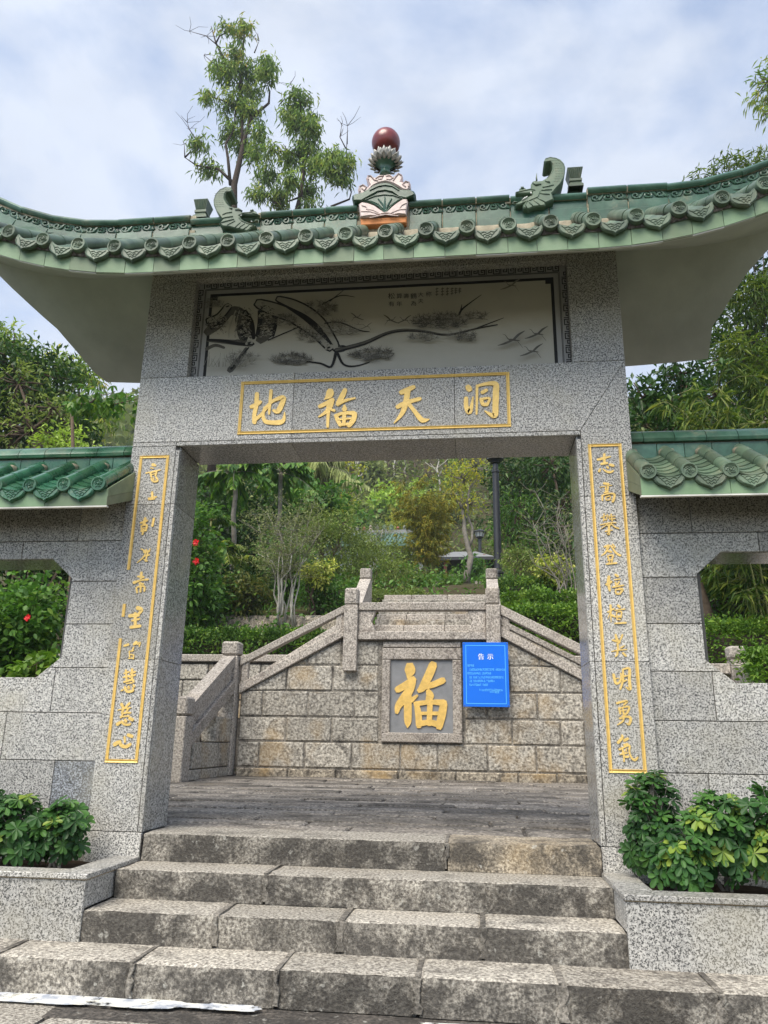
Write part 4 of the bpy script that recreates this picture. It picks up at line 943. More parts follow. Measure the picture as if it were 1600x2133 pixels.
    m.add(vs, [(0,1,2,3),(7,6,5,4),(0,4,5,1),(1,5,6,2),(2,6,7,3),(3,7,4,0)]); m.build('end_tile', MAT['fascia_side'], rf)
    m = MB(); a, b = sorted((sg*(ROOFX-.004), sg*XOUT)); m.box(a, b, -.354, -.328, 1.952, 1.961); m.build('cement_lip', MAT['cement_white'], rf)
    sp = .2335
    for k in range(13):
        xk = sg*(xcaps+sp*k)
        if abs(xk) > XOUT: break
        A = Vector((xk, -.375, 2.103)); B = Vector((xk, .09, 2.40)); d = B-A; sl = math.atan2(d.z, d.y)
        put('round_end_tile', cm, rf, A, (rnd.uniform(-.05,.05), rnd.uniform(0,6.28), rnd.uniform(-.05,.05)))
        for j in range(3): put('cover_tile', tm, rf, A+d*(j/3)+Vector((rnd.uniform(-.002,.002),.01,0)), (sl,0,rnd.uniform(-.015,.015)), (1,d.length/3/.17,1))
        xd = xk+sg*sp/2
        put('drip_tile', dm, rf, (xd, -.372, 2.056), (-.12+rnd.uniform(-.04,.04), rnd.uniform(-.03,.03), rnd.uniform(-.04,.04)))
        for j in range(7):
            p = A+d*(j/7.0+.02); put('pan_tile', pm, rf, (xd+rnd.uniform(-.003,.003), p.y, p.z-.047), (sl-.10,rnd.uniform(-.02,.02),0))
        mm = MB().lathe([(.05,-.04),(.052,0),(.03,.012)], (xk,.085,2.405), 9); mm.build('mortar_pad', MAT['lime_mortar'], rf, smooth=True)
    x = 1.704; m1 = 'tile_bright' if sg < 0 else 'tile_ridge'
    while x < XOUT:
        w = min(.175, XOUT-x); a, b = sorted((sg*(x+.0015), sg*(x+w-.0015)))
        boxpart('ridge_band_tile', (a,b,.095,.295,2.36,2.462), m1, rf)
        x += w
    x = 1.704+.09
    while x < XOUT:
        w = min(.20, XOUT-x); a, b = sorted((sg*(x+.002), sg*(x+w-.002))); m = MB()
        pr = [(.075,2.470),(.068,2.49),(.085,2.530),(.125,2.562),(.195,2.575),(.265,2.562),(.305,2.53),(.322,2.49),(.315,2.470)]; q = len(pr)
        m.add([(xx,yy,zz) for xx in (a,b) for yy, zz in pr], [(i+q, i+1+q, i+1, i) for i in range(q-1)]+[tuple(range(q))[::-1], tuple(range(q,2*q)), (0,q-1,2*q-1,q)])
        m.build('ridge_cap_tile', MAT[m1], rf, smooth=30); x += w
    a, b = sorted((sg*1.704, sg*(1.704+.088))); m = MB(); m.add([(xx,yy,zz) for xx in (a,b) for yy, zz in pr], [(i+q, i+1+q, i+1, i) for i in range(q-1)]+[tuple(range(q))[::-1], tuple(range(q,2*q))]); m.build('ridge_cap_tile', MAT[m1], rf, smooth=30)
    mb = MB().box(*sorted((sg*1.704, sg*XOUT)), .11, .28, 2.38, 2.50); mb.build('ridge_mortar', MAT['lime_mortar'], rf)
side_wall(-1, 'grey granite wall left of the gateway with bright green tiled coping', (CAPB,DRIPB,TUBEB,PANB), 1.716)
side_wall(1, 'grey granite wall right of the gateway with weathered green tiled coping', (CAPW,DRIPW,TUBEW,PANW), 1.700)
# ------------------------------------------------------------------ front steps of rough-hewn granite
def rough_block(b, amp=.008, res=.026, seed=0.0, round_=.008, skip_back=True):
    """box cut into a grid, edges rounded and faces roughened like split stone"""
    x0,x1,y0,y1,z0,z1 = b; m = MB()
    nx, ny, nz = max(2,int((x1-x0)/res)), max(2,int((y1-y0)/res/1.3)), max(2,int((z1-z0)/res))
    cx, cy, cz = (x0+x1)/2, (y0+y1)/2, (z0+z1)/2
    def disp(p, n):
        q = Vector(p); e = 0
        dx, dy, dz = min(p[0]-x0, x1-p[0]), p[1]-y0, z1-p[2]
        q2 = q*11+Vector((seed,seed*1.7,0)); k = noise.noise(q2)*.55+noise.noise(q2*2.7)*.35+noise.noise(q2*6.1)*.22
        a = amp*(1.0 if n[1] < 0 else .42)
        off = Vector(n)*(k*a)
        # rounded arrises
        for dist, ax, sgn in ((dx,0,1 if p[0] < cx else -1),(dy,1,1),(dz,2,-1)):
            pass
        ds = sorted((max(dx,0),max(dy,0),max(dz,0)))
        if ds[1] < round_*2.2 and ds[0] < 1e-6:
            s = 1-ds[1]/(round_*2.2); nn = Vector((1 if p[0] < cx else -1, 0, 0))*(dx < round_*2.2)*.4+Vector((0,1,0))*(dy < round_*2.2)+Vector((0,0,-1))*(dz < round_*2.2)
            off += nn*round_*s*s*(.7+.8*noise.noise(q*7+Vector((seed,0,3))))
        return q+off
    def face(org, u, v, nu, nv, n):
        vs = []
        for j in range(nv+1):
            for i in range(nu+1): vs.append(disp(tuple(org[k]+u[k]*i/nu+v[k]*j/nv for k in range(3)), n))
        m.add(vs, [(j*(nu+1)+i, j*(nu+1)+i+1, (j+1)*(nu+1)+i+1, (j+1)*(nu+1)+i) for j in range(nv) for i in range(nu)])
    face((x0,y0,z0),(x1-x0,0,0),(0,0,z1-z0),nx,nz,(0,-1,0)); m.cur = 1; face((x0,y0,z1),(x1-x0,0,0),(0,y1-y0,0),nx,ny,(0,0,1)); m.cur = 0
    face((x0,y1,z0),(0,y0-y1,0),(0,0,z1-z0),ny,nz,(-1,0,0)); face((x1,y0,z0),(0,y1-y0,0),(0,0,z1-z0),ny,nz,(1,0,0))
    return m
STEPS = MB().box(-4.2, 4.2, -1.19, .02, -.95, -.61).build('front_steps', MAT['mortar'], None, kind='structure')
mb = MB().box(-1.33,1.33,-.60,.0,-.615,-.32).box(-1.33,1.33,-.30,.0,-.32,-.155).box(-4.2,4.2,-.90,.0,-.62,-.46); mb.build('mortar_bed', MAT['mortar'], STEPS)
def jx(pts, y): return [at(px,py,y).x for px,py in pts]
ROWS = [ # y front, y back, z bottom, z top, x edges, mats
 (-.03,.36,-.150,0.0,[-1.338]+jx([(930,1780)],-.03)+[1.354],['step_stone','step_stone_ochre']),
 (-.335,-.005,-.300,-.150,[-1.345]+jx([(553,1840)],-.33)+[1.358],['step_stone','step_stone']),
 (-.640,-.31,-.450,-.300,[-1.362]+jx([(450,1920),(712,1930),(1006,1935)],-.63)+[1.362],['step_stone','step_stone','step_stone_dark','step_stone']),
 (-.950,-.61,-.605,-.450,[-3.5,-2.3]+jx([(-20,2010),(272,2020),(576,2030),(870,2042),(1172,2060),(1502,2080)],-.95)+[2.6,3.6],['step_stone_dark','step_stone_dark','step_stone_dark','step_stone_dark','step_stone','step_stone_dark','step_stone','step_stone_dark','step_stone_dark','step_stone_dark']),
 (-1.33,-.92,-.76,-.612,[-3.6]+jx([(70,2112),(395,2120)],-1.3)+[.62,1.45,3.6],['step_stone_dark','step_stone','step_stone_dark','step_stone','step_stone_dark']),
]
for r, (y0,y1,z0,z1,xs,ms) in enumerate(ROWS):
    for i, (a, b) in enumerate(zip(xs, xs[1:])):
        dz = rnd.uniform(-.004,.004); dy = rnd.uniform(-.008,.008) if r else 0
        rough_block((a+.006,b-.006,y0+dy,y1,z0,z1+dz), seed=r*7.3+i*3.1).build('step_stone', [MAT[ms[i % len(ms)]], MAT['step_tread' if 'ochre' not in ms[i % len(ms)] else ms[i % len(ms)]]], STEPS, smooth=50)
    if r < 4:
        for xj in xs[1:-1]:                      # grey cement smeared in the joints
            m = MB(); w = rnd.uniform(.02,.04); P = []
            for k in range(7): P.append((xj+rnd.uniform(-.012,.012)-w/2, z0+.01+(z1-z0-.015)*k/6))
            for k in range(7): P.append((xj+rnd.uniform(-.012,.012)+w/2, z1-.005-(z1-z0-.015)*k/6))
            m.prism(P, y0-.006, y0+.02, .003); m.box(xj-w*.4, xj+w*.4, y0+.004, y1-.02, z1-.02, z1+.003); m.build('joint_mortar', MAT['wall_mortar'], STEPS)
# worn white paint left on the bottom tread
def blotch(cx, cy, rx, ry, z, n=40, name='paint_patch', mat='paint_worn', seed=0):
    P = []
    for k in range(n):
        a = 2*math.pi*k/n; r = 1+.22*noise.noise(Vector((math.cos(a)*3+seed, math.sin(a)*3, seed)))+.12*noise.noise(Vector((math.cos(a)*9+seed, math.sin(a)*9, seed)))
        P.append((cx+rx*r*math.copysign(abs(math.cos(a))**.6, math.cos(a)), cy+ry*r*math.copysign(abs(math.sin(a))**.6, math.sin(a)), z))
    m = MB(); m.add(P, [tuple(range(n))]); return m.build(name, MAT[mat], STEPS)
p0, p1 = at(-60,2080,-1.03), at(560,2112,-1.08)
t = NT('paint_flaking'); nn = t.noise(9, 6, .7, .4); c = t.ramp(t.noise(14,5,.6), [(.36,(.36,.39,.45)),(.47,(.60,.61,.62)),(.6,(.74,.72,.64))])
m_ = t.bsdf(c, .8, .2); tr_ = t.n('ShaderNodeBsdfTransparent'); ms_ = t.n('ShaderNodeMixShader'); t.l(t.rng(nn,.36,.45), ms_.inputs[0]); t.l(tr_.outputs[0], ms_.inputs[1]); t.l(t.b.outputs[0], ms_.inputs[2]); t.l(ms_.outputs[0], t.out.inputs[0]); MAT['paint_flaking'] = m_
for i_ in range(22):
    xx_ = -2.35+1.95*i_/21; blotch(xx_+rnd.uniform(-.05,.05), -.992-.012*(xx_+2.3)+rnd.uniform(-.018,.018), rnd.uniform(.09,.20), rnd.uniform(.035,.062)*(1 if xx_ < -.75 else .7), -.6010+.0004*i_, 34, mat='paint_flaking', seed=1.7*i_)
blotch(.82,-1.06,.42,.05,-.6005,50,mat='paint_flaking',seed=5.1); blotch(1.72,-1.10,.10,.05,-.600,30,mat='paint_flaking',seed=8.4)

# ------------------------------------------------------------------ planters
def planter(sg, label):
    pl = thing('planter', (sg*2.4,-.3,-.45), label, 'planter'); xi, xo = 1.352, 3.4
    def b(name, x0, x1, y0, y1, z0, z1, mat='granite_cladding', c=.003):
        lo, hi = sorted((sg*x0, sg*x1)); return MB().box(lo,hi,y0,y1,z0,z1,c=c).build(name, MAT[mat], pl)
    x = xi+.001
    for w in (1.02,1.03): b('front_panel', x, x+w-.002, -.655, -.63, -.462, -.162); x += w
    zb = -.452 if sg > 0 else -.298
    b('side_panel', xi, xi+.024, -.628, -.012, zb if sg < 0 else -.300, -.162)
    b('front_rim', xi-.010, xo, -.668, -.52, -.158, -.132); b('side_rim', xi-.010, xi+.16, -.518, -.004, -.158, -.132)
    m = MB(); lo, hi = sorted((sg*(xi-.004), sg*xo)); m.box(lo,hi,-.661,-.60,-.1618,-.1582); lo, hi = sorted((sg*(xi-.004), sg*(xi+.1))); m.box(lo,hi,-.60,-.01,-.1618,-.1582); m.build('rim_joint', MAT['joint_brown'], pl)
    m = MB(); vs = []; fs = []; nx, ny = 30, 8
    for j in range(ny+1):
        for i in range(nx+1):
            xx = xi+.10+(xo-xi-.10)*i/nx; yy = -.56+.56*j/ny; vs.append((sg*xx, yy, -.175+.02*noise.noise(Vector((xx*6,yy*6,sg)))))
    fs = [(j*(nx+1)+i, j*(nx+1)+i+1, (j+1)*(nx+1)+i+1, (j+1)*(nx+1)+i) for j in range(ny) for i in range(nx)]
    if sg < 0: fs = [f[::-1] for f in fs]
    m.add(vs, fs); m.build('soil', MAT['soil'], pl)
    return pl
planter(-1, 'polished granite planter on the left of the steps'); planter(1, 'polished granite planter on the right of the steps')

# ------------------------------------------------------------------ platform paving behind the gate
PAVE = MB().box(-6.5, 6.0, .36, 9.2, -.25, -.022).build('paving', MAT['mortar'], None, kind='structure')
y = .372; row = 0
while y < 7.62:
    d = rnd.choice([.26,.30,.34,.38])*(1.0 if y < 4 else 1.15); y1 = min(y+d, 7.66); x = -4.6+rnd.uniform(0,.9)
    while x < 4.3:
        w = rnd.uniform(.75,1.7); zt = rnd.uniform(-.010,.005)
        MB().box(x+.012, x+w-.012, y+.013, y1-.013, -.05, zt, c=.010).build('paving_stone', MAT['paving_stone'], PAVE); x += w
    y = y1; row += 1

# ------------------------------------------------------------------ retaining wall with stairs and the gold character
YW, XC = 7.7, -.165
SW = thing('stone_stair_wall', (XC, YW, 0), 'grey granite block retaining wall with stair balustrades and a large gold character', 'wall')
XL, XR = -3.12, 2.80
def strz(x): return 2.19-.535*(abs(x-XC)-1.27)          # underside of the sloping string
core = MB(); P = [(XL,-.1),(XR,-.1),(XR,strz(XR)+.05)]
P += [(XC+1.27,2.2),(XC-1.27,2.2),(XL,strz(XL)+.05)]
core.prism(P, YW+.018, YW+.40); core = core.build('wall_core', MAT['wall_mortar'], SW)
ZC = [-.05,.13,.53,.91,1.32,1.73,2.125]
JP = [[600,700,830,950,1080,1160],[538,634,732,834,912,1016,1118],[595,690,789,966,1067,1168],[546,641,738,789,966,1014,1120],[597,693,789,966,1061,1168],[640,712,790,966,1123]]
PY = [1612,1575,1522,1470,1415,1362]
for r in range(6):
    z0, z1 = ZC[r], ZC[r+1]; xs = [XL]+[at(p, PY[r], YW).x for p in JP[r]]+[2.35, XR]
    xs = [x for x in xs if x < XR-.05]+[XR]
    for a, b in zip(xs, xs[1:]):
        if r >= 2 and a > -.86 and b < .56 and r < 6: continue      # the framed character sits here
        a2, b2 = a, b
        if r >= 2 and a < -.85 < b: b2 = min(b, -.83)
        if r >= 2 and a < .52 < b: a2 = max(a, .515)
        if b2-a2 < .06: continue
        poly = rect(a2, b2, z0, z1); poly = clip(poly, -.535, 1, 2.19+.535*1.27-.535*XC-.012)   # left slope: z <= 2.19-.535*((XC-x)-1.27)
        if len(poly) >= 3: poly = clip(poly, .535, 1, 2.19+.535*1.27+.535*XC-.012)
        if len(poly) < 3: continue
        A = abs(sum(poly[i][0]*poly[(i+1)%len(poly)][1]-poly[(i+1)%len(poly)][0]*poly[i][1] for i in range(len(poly))))/2
        if A < .008: continue
        if sum(poly[i][0]*poly[(i+1)%len(poly)][1]-poly[(i+1)%len(poly)][0]*poly[i][1] for i in range(len(poly))) < 0: poly = poly[::-1]
        poly = inset(poly, .011+rnd.uniform(0,.004)); m = MB(); yo = rnd.uniform(-.006,.008) - (.03 if r == 0 else 0)
        m.prism(poly, YW+yo, YW+.05, .014); m.build('granite_block', MAT['wall_stone_base' if r == 0 else ('wall_stone_base' if rnd.random() < .07 else 'wall_stone')], core)
# frame and character
fx0_, fx1_, fz0, fz1 = -.80, .475, .545, 2.005; ix0, ix1, iz0, iz1 = -.668, .332, .69, 1.825
fr = MB().prism(rect(ix0-.03, ix1+.03, iz0-.03, iz1+.03), YW+.01, YW+.05).build('character_panel', MAT['slate_inset'], SW)
def fp(poly, c=.012, yf=-.035): MB().prism(poly, YW+yf, YW+.04, c).build('frame_stone', MAT['rail_stone'], fr)
g = .004
fp([(fx0_,fz0),(fx1_,fz0),(fx1_,iz0-.02),(ix1+.012,iz0),(ix0-.012,iz0),(fx0_,iz0-.02)], yf=-.05); fp(rect(fx0_,fx1_,iz1,fz1))
fp(rect(fx0_,ix0,iz0+g-.018,iz1-g)); fp(rect(ix1,fx1_,iz0+g-.018,iz1-g)); fp(rect(fx0_+.01,fx1_-.01,fz1+.012,fz1+.105), yf=-.02)
glyph('gold_character', [[(395,370,105),(395,420,116),(375,490,28)],[(260,620,72),(350,570,78),(430,510,76)],[(428,525,72),(400,610,88),(335,710,96),(268,800,76),(250,870,46)],[(370,680,86),(372,850,86),(372,980,76),(368,1040,14)],[(410,740,56),(475,688,26)],
 [(650,350,92),(610,450,96),(540,590,86),(500,630,56)],[(520,600,48),(640,570,66),(760,520,70)],[(600,640,56),(618,690,88),(600,730,66)],[(470,790,56),(490,900,74),(495,1020,66)],[(460,780,56),(620,760,50),(770,768,74)],[(772,780,80),(750,900,90),(720,1030,78)],
 [(618,770,62),(610,1000,58)],[(500,885,34),(740,885,42)],[(490,1005,60),(610,985,60),(730,1015,72)]], (780,1320), 5.3333, YW+.01, .016, 'gold_leaf', fr)['label'] = 'large gold character 福'
# landing balustrade
def rb(name, x0, x1, y0, y1, z0, z1, c=.012, mat='rail_stone', par=None): return MB().box(x0,x1,y0,y1,z0,z1,c=c).build(name, MAT[mat], par or SW)
PXL, PXR = XC-1.155, XC+1.155
def post(x, y, zb, zt, w=.225, cap=True, par=None):
    m = MB(); h = w/2
    m.box(x-h, x+h, y-h, y+h, zb, zt-.30, c=.010); m.box(x-h*.93, x+h*.93, y-h*.93, y+h*.93, zt-.30, zt-.285)
    m.box(x-h, x+h, y-h, y+h, zt-.285, zt, c=.030)
    o = m.build('post', MAT['rail_stone'], par or SW)
    # carved medallion on the head, a low eight-sided boss
    MB().lathe([(h*.80,-.008),(h*.84,-.002),(h*.84,.01)], (x, y-h, zt-.145), 10, 'y').build('post_medallion', MAT['rail_stone'], o, smooth=30)
post(PXL, YW-.02, 1.63, 2.985); post(PXR, YW-.02, 1.63, 2.985)
rb('top_rail', PXL+.114, PXR-.114, YW-.07, YW+.10, 2.615, 2.748); rb('bottom_rail', PXL+.114, PXR-.114, YW-.085, YW+.12, 2.135, 2.268)
for sg in (-1, 1):
    x0 = XC+sg*1.04; x1 = XC+sg*.755; P = [(x0,2.272),(x1,2.272),(x1+sg*.03,2.36),(x1+sg*.07,2.44),(x1+sg*.035,2.5),(x1,2.612),(x0,2.612)]
    MB().prism(P, YW-.04, YW+.07, .012).build('cut_panel', MAT['rail_stone'], SW)
# sloping handrails and strings on the face
def bar(p, q, th, y0, y1, name, mat='rail_stone', c=.010):
    (x0,z0),(x1,z1) = p, q
    MB().prism([(x0,z0-th),(x1,z1-th),(x1,z1),(x0,z0)], y0, y1, c).build(name, MAT[mat], SW)
for sg in (-1, 1):
    X = lambda u: XC+sg*u
    bar((X(2.98),1.83),(X(1.275),2.705), .125 if sg < 0 else .165, YW-.075, YW+.075, 'sloping_handrail')
    bar((X(2.98),1.415),(X(1.275),2.345), .155, YW-.055, YW+.12, 'sloping_string')
    if sg < 0: bar((X(2.55),1.675),(X(1.275),2.475), .118, YW-.035, YW+.045, 'middle_rail')
    else: bar((X(2.98),1.60),(X(1.275),2.478), .10, YW-.045, YW+.045, 'middle_rail'); bar((X(2.98),1.495),(X(1.275),2.373), .12, YW-.02, YW+.04, 'infill_stone', 'wall_stone')
    for u, z in ((2.90,1.60),(1.36,2.42)): rb('baluster', X(u)-.055, X(u)+.055, YW-.05, YW+.05, z-.23, z+.23 if u > 2 else z+.16)
    MB().prism([(X(1.28),2.19),(X(1.42),2.10),(X(1.42),2.52),(X(1.28),2.6)], YW-.03, YW+.04, .01).build('cut_panel', MAT['rail_stone'], SW)
    # corner post, near newel and the raking parapet between them
    cx = X(3.14); rb('corner_post', cx-.135, cx+.135, YW-.16, YW+.11, 0, 1.86); rb('corner_post_cap', cx-.145, cx+.145, YW-.17, YW+.12, 1.872, 2.095, c=.03)
    ny = 5.55
    rb('newel', cx-.15, cx+.15, ny-.15, ny+.15, -.01, .835); rb('newel_cap', cx-.155, cx+.155, ny-.155, ny+.155, .845, 1.09, c=.025)
    def rake(y0, z0, y1, z1, th, xw, name, mat='rail_stone'):
        vs = [(cx+e, yy, zz) for e in (-xw, xw) for yy, zz in ((y0,z0-th),(y1,z1-th),(y1,z1),(y0,z0))]
        MB().add(vs, [(0,1,2,3),(7,6,5,4),(0,4,5,1),(1,5,6,2),(2,6,7,3),(3,7,4,0)]).build(name, MAT[mat], SW)
    rake(ny+.152, .97, YW-.163, 1.855, .17, .10, 'raking_handrail'); rake(ny+.152, .60, YW-.163, 1.46, .18, .125, 'raking_string')
    rake(ny+.152, .79, YW-.163, 1.67, .20, .06, 'raking_panel')
    z = -.01
    for k, (h, n_) in enumerate(((.15,3),(.36,3),(.38,2),(.40,1))):
        yb = ny+.152+max(0,(z+h-.42)/.42)*1.0; ye = YW-.165
        if yb > ye-.2: break
        w = (ye-yb)/n_
        for i in range(n_): rb('granite_block', cx-.11, cx+.11, yb+w*i+.006, yb+w*(i+1)-.006, z+.006, z+h-.006, c=.012, mat='wall_stone')
        z += h
rear = MB().box(XL-.05, XR+.05, YW+.40, YW+.85, -.1, 1.05).box(PXL-.05, PXR+.05, YW+.401, YW+1.25, 1.05, 1.96).build('landing', MAT['mortar'], SW)
for sg in (-1, 1):
    for k in range(6):                                   # flights hidden behind the sloping strings
        x0 = XC+sg*(3.0-.29*k); x1 = XC+sg*(3.0-.29*(k+1)); a, b = sorted((x0,x1)); rb('stair_tread', a+.002, b-.002, YW+.41, YW+1.22, 1.06, 1.10+.145*(k+1), c=.01)
    for k in range(7):
        a, b = sorted((XC+sg*3.27, XC+sg*4.02)); rb('stair_tread', a, b, 5.72+.3*k, 6.02+.3*k+(.6 if k == 6 else 0), -.1, .155*(k+1), c=.01)
# upper flight in the middle, rising away to the garden
UF = MB().box(PXL-.1, PXR+.1, YW+1.26, 12.4, -.1, 1.9).build('upper_steps', MAT['mortar'], None, kind='structure')
for k in range(11):
    y0 = 8.98+.31*k; x = PXL+.02
    for w in (.62,.80,.88):
        MB().box(x+.004, x+w-.004, y0, y0+.36, 1.5+.155*k, 1.965+.158*(k+1), c=.012).build('step_stone', MAT['wall_stone' if k % 2 else 'rail_stone'], UF); x += w
UP_ = thing('stair_parapet', (XC, 9.0, 2), 'pair of sloping granite parapets with square posts behind the landing', 'parapet')
for sg in (-1, 1):
    xq = at(763 if sg < 0 else 1024, 1195, 10.4).x; zt = at(763 if sg < 0 else 1024, 1186, 10.4).z
    m = MB(); m.box(xq-.11,xq+.11,10.29,10.51,2.4,zt-.225,c=.01); m.build('post', MAT['rail_stone'], UP_)
    MB().box(xq-.115,xq+.115,10.285,10.515,zt-.215,zt,c=.025).build('post_cap', MAT['rail_stone'], UP_)
    vs = [(xq+e, yy, zz) for e in (-.11,.11) for yy, zz in ((8.75,2.35),(10.29,zt-.62),(10.29,zt-.22),(8.75,2.76))]
    MB().add(vs, [(0,1,2,3),(7,6,5,4),(0,4,5,1),(1,5,6,2),(2,6,7,3),(3,7,4,0)]).build('raking_coping', MAT['rail_stone'], UP_)
    vs = [(xq+e, yy, zz) for e in (-.08,.08) for yy, zz in ((8.75,1.9),(10.29,2.3),(10.29,zt-.62),(8.75,2.35))]
    MB().add(vs, [(0,1,2,3),(7,6,5,4),(0,4,5,1),(1,5,6,2),(2,6,7,3),(3,7,4,0)]).build('parapet_panel', MAT['wall_stone'], UP_)
# garden retaining walls behind the flights
def garden_ret(x0, x1, label):
    yb = 9.35; o = thing('low_stone_wall', ((x0+x1)/2, yb, 1), label, 'wall'); co = MB().box(x0, x1, yb+.02, yb+.5, -.1, 1.93).build('wall_core', MAT['mortar'], o); z = .9
    for r, h in enumerate((.34,.36,.30)):
        x = x0+rnd.uniform(-.3,0)
        while x < x1:
            w = rnd.uniform(.35,.75); a, b = max(x,x0), min(x+w,x1)
            if b-a > .08: MB().box(a+.01,b-.01,yb+rnd.uniform(-.01,.01),yb+.06,z+.01,z+h-.01,c=.016).build('granite_block', MAT['wall_stone' if rnd.random() < .6 else 'wall_stone_base'], co)
            x += w
        z += h
    x = x0
    while x < x1-.1: w = min(rnd.uniform(1.0,1.5), x1-x); MB().box(x+.004,x+w-.004,yb-.05,yb+.4,1.935,2.07,c=.015).build('coping_stone', MAT['rail_stone'], o); x += w
garden_ret(-7.5, PXL-.2, 'low stone wall with flat coping beneath the left hedge'); garden_ret(PXR+.2, 7.0, 'low stone wall with flat coping beneath the right hedge')

# ------------------------------------------------------------------ blue notice board
SG = thing('notice_board', (.86, YW-.03, 1.6), 'bright blue notice board with white writing on the stone wall', 'sign')
c4 = [at(963,1338,YW-.16), at(1058,1338,YW-.16), at(1062,1474,YW-.16), at(966,1471,YW-.16)]
sx0, sx1, sz0, sz1 = (c4[0].x+c4[3].x)/2, (c4[1].x+c4[2].x)/2, (c4[2].z+c4[3].z)/2, (c4[0].z+c4[1].z)/2
YS = YW-.16
MB().box(sx0,sx1,YS,YS+.018,sz0,sz1,c=.003).build('board', MAT['sign_blue'], SG)
for x in (sx0+.15, sx1-.15): MB().box(x-.02,x+.02,YS+.0185,YW-.0,sz0+.05,sz1-.05).build('mounting_batten', MAT['sign_edge'], SG)
for x in (sx0+.02, sx1-.02):
    for z in (sz0+.02, sz1-.02): MB().lathe([(.009,0),(.009,-.003),(.004,-.005)], (x, YS-.0005, z), 10, 'y').build('screw', MAT['sign_edge'], SG)
m = MB(); iw, w = .045, .009; bx0, bx1, bz0, bz1 = sx0+iw, sx1-iw, sz0+iw, sz1-iw
for b in ((bx0,bx1,bz0,bz0+w),(bx0,bx1,bz1-w,bz1),(bx0,bx0+w,bz0+w,bz1-w),(bx1-w,bx1,bz0+w,bz1-w)): m.box(b[0],b[1],YS-.0012,YS-.0002,b[2],b[3])
m.build('border_line', MAT['sign_line'], SG)
def sp(cx, cy): return at(960+cx/14.22, 1330+cy/14.22, YS)
m = MB()
for s, cx, cy in (('告',600,550),('示',875,550)):
    V, F = text_mesh(s, .105); p = sp(cx, cy)
    for dx in (-.0028,0,.0028):
        m.add([(p.x+v[0]*.95+dx, YS-.0012-abs(dx)*.1-dx*.02, p.z+v[1]*.95) for v in V], F)
m.build('notice_title', MAT['sign_white'], SG)
m = MB()
def rowmarks(x0, x1, cy, skips=()):
    x = x0
    while x < x1-20:
        if not any(a < x < b for a, b in skips):
            p = sp(x+19, cy); h = .0145; w = .0125
            for k in range(4):
                if rnd.random() < .75:
                    zz = p.z+h*(1-2*k/3); m.box(p.x-w*rnd.uniform(.5,1), p.x+w*rnd.uniform(.5,1), YS-.0011, YS-.0002, zz-.0022, zz+.0022)
            if rnd.random() < .7: xx = p.x+rnd.uniform(-.5,.5)*w; m.box(xx-.0022, xx+.0022, YS-.0016, YS-.0012, p.z-h, p.z+h)
        x += 39
for a in ((195,385,800,()),(250,1290,918,((975,1015),)),(195,905,1030,((570,605),)),(255,1270,1150,((300,335),)),(255,1000,1258,((300,335),(715,755))),(255,820,1372,((585,620),)),(545,1245,1525,()),(860,1140,1588,())): rowmarks(*a)
m.build('notice_text', MAT['sign_line'], SG)
# ------------------------------------------------------------------ terrain
def gz(x, y):
    pts = [(-3,-.76),(-1.2,-.76),(-1.0,-.9),(.3,-.7),(.5,-.06),(7.6,-.06),(7.8,-.2),(9.5,-.2),(9.75,1.95),(12,2.75),(13,3.2),(16,4.4),(20,5.5),(30,7.6),(42,9.8),(52,12),(62,20),(90,42),(140,64),(260,99),(420,125)]
    z = pts[0][1]
    for (a, u), (b, w) in zip(pts, pts[1:]):
        if y >= a: z = u+(w-u)*min(1,(y-a)/(b-a))
    s = max(0., abs(x+.1)-4.4)
    if .3 < y < 9.7: z += min(2.0, s*.5)*min(1, (y-.3)/2.0)*(1 if y < 7.6 else 1.0)
    if y > 45: z *= 1-.03*math.exp(-((x+75)/30)**2)+.10*noise.noise(Vector((x*.02,y*.02,0)))
    return z
xs = sorted(set([-400,-300,-220,-160,-120,-90,-70,-55,-45,-36,-28,-22,-17,-13,-10,-8,-6.6]+[-6+.5*i for i in range(25)]+[6.6,8,10,13,17,22,28,36,45,55,70,90,120,160,220,300,400]))
ys = [-200,-60,-20,-8,-4,-3,-2,-1.2,-1.0,.3,.5,1.5,2.5,4,5.5,7,7.6,7.8,9.5,9.75,10.5,11.2,12,13,14.5,16,18,20,23,26,30,34,38,42,47,52,56,62,68,75,82,90,100,110,125,140,170,200,230,260,320,420]
m = MB(); vs = [(x, y, gz(x, y)) for y in ys for x in xs]; n = len(xs)
m.add(vs, [(j*n+i, j*n+i+1, (j+1)*n+i+1, (j+1)*n+i) for j in range(len(ys)-1) for i in range(n-1)])
t = NT('earth'); c = t.ramp(t.noise(.9,6,.65), [(.35,(.035,.040,.018)),(.5,(.075,.060,.034)),(.65,(.06,.075,.026))]); MAT['earth'] = t.bsdf(c, .95, .1, bump=t.noise(8,5,.7), bstr=.8, bdist=.05)
m.build('ground', MAT['earth'], None, smooth=True, kind='structure')
# street in front, large worn slabs
ST = MB().box(-9,9,-7.5,-1.36,-.90,-.775).build('street', MAT['mortar'], None, kind='structure')
y = -7.4; 
while y < -1.45:
    y1 = min(y+.62, -1.365); x = -5+rnd.uniform(0,.6)
    while x < 5: w = rnd.uniform(.7,1.2); MB().box(x+.006,x+w-.006,y+.006,y1-.006,-.79,-.762,c=.006).build('paving_stone', MAT['paving_stone'], ST); x += w
    y = y1

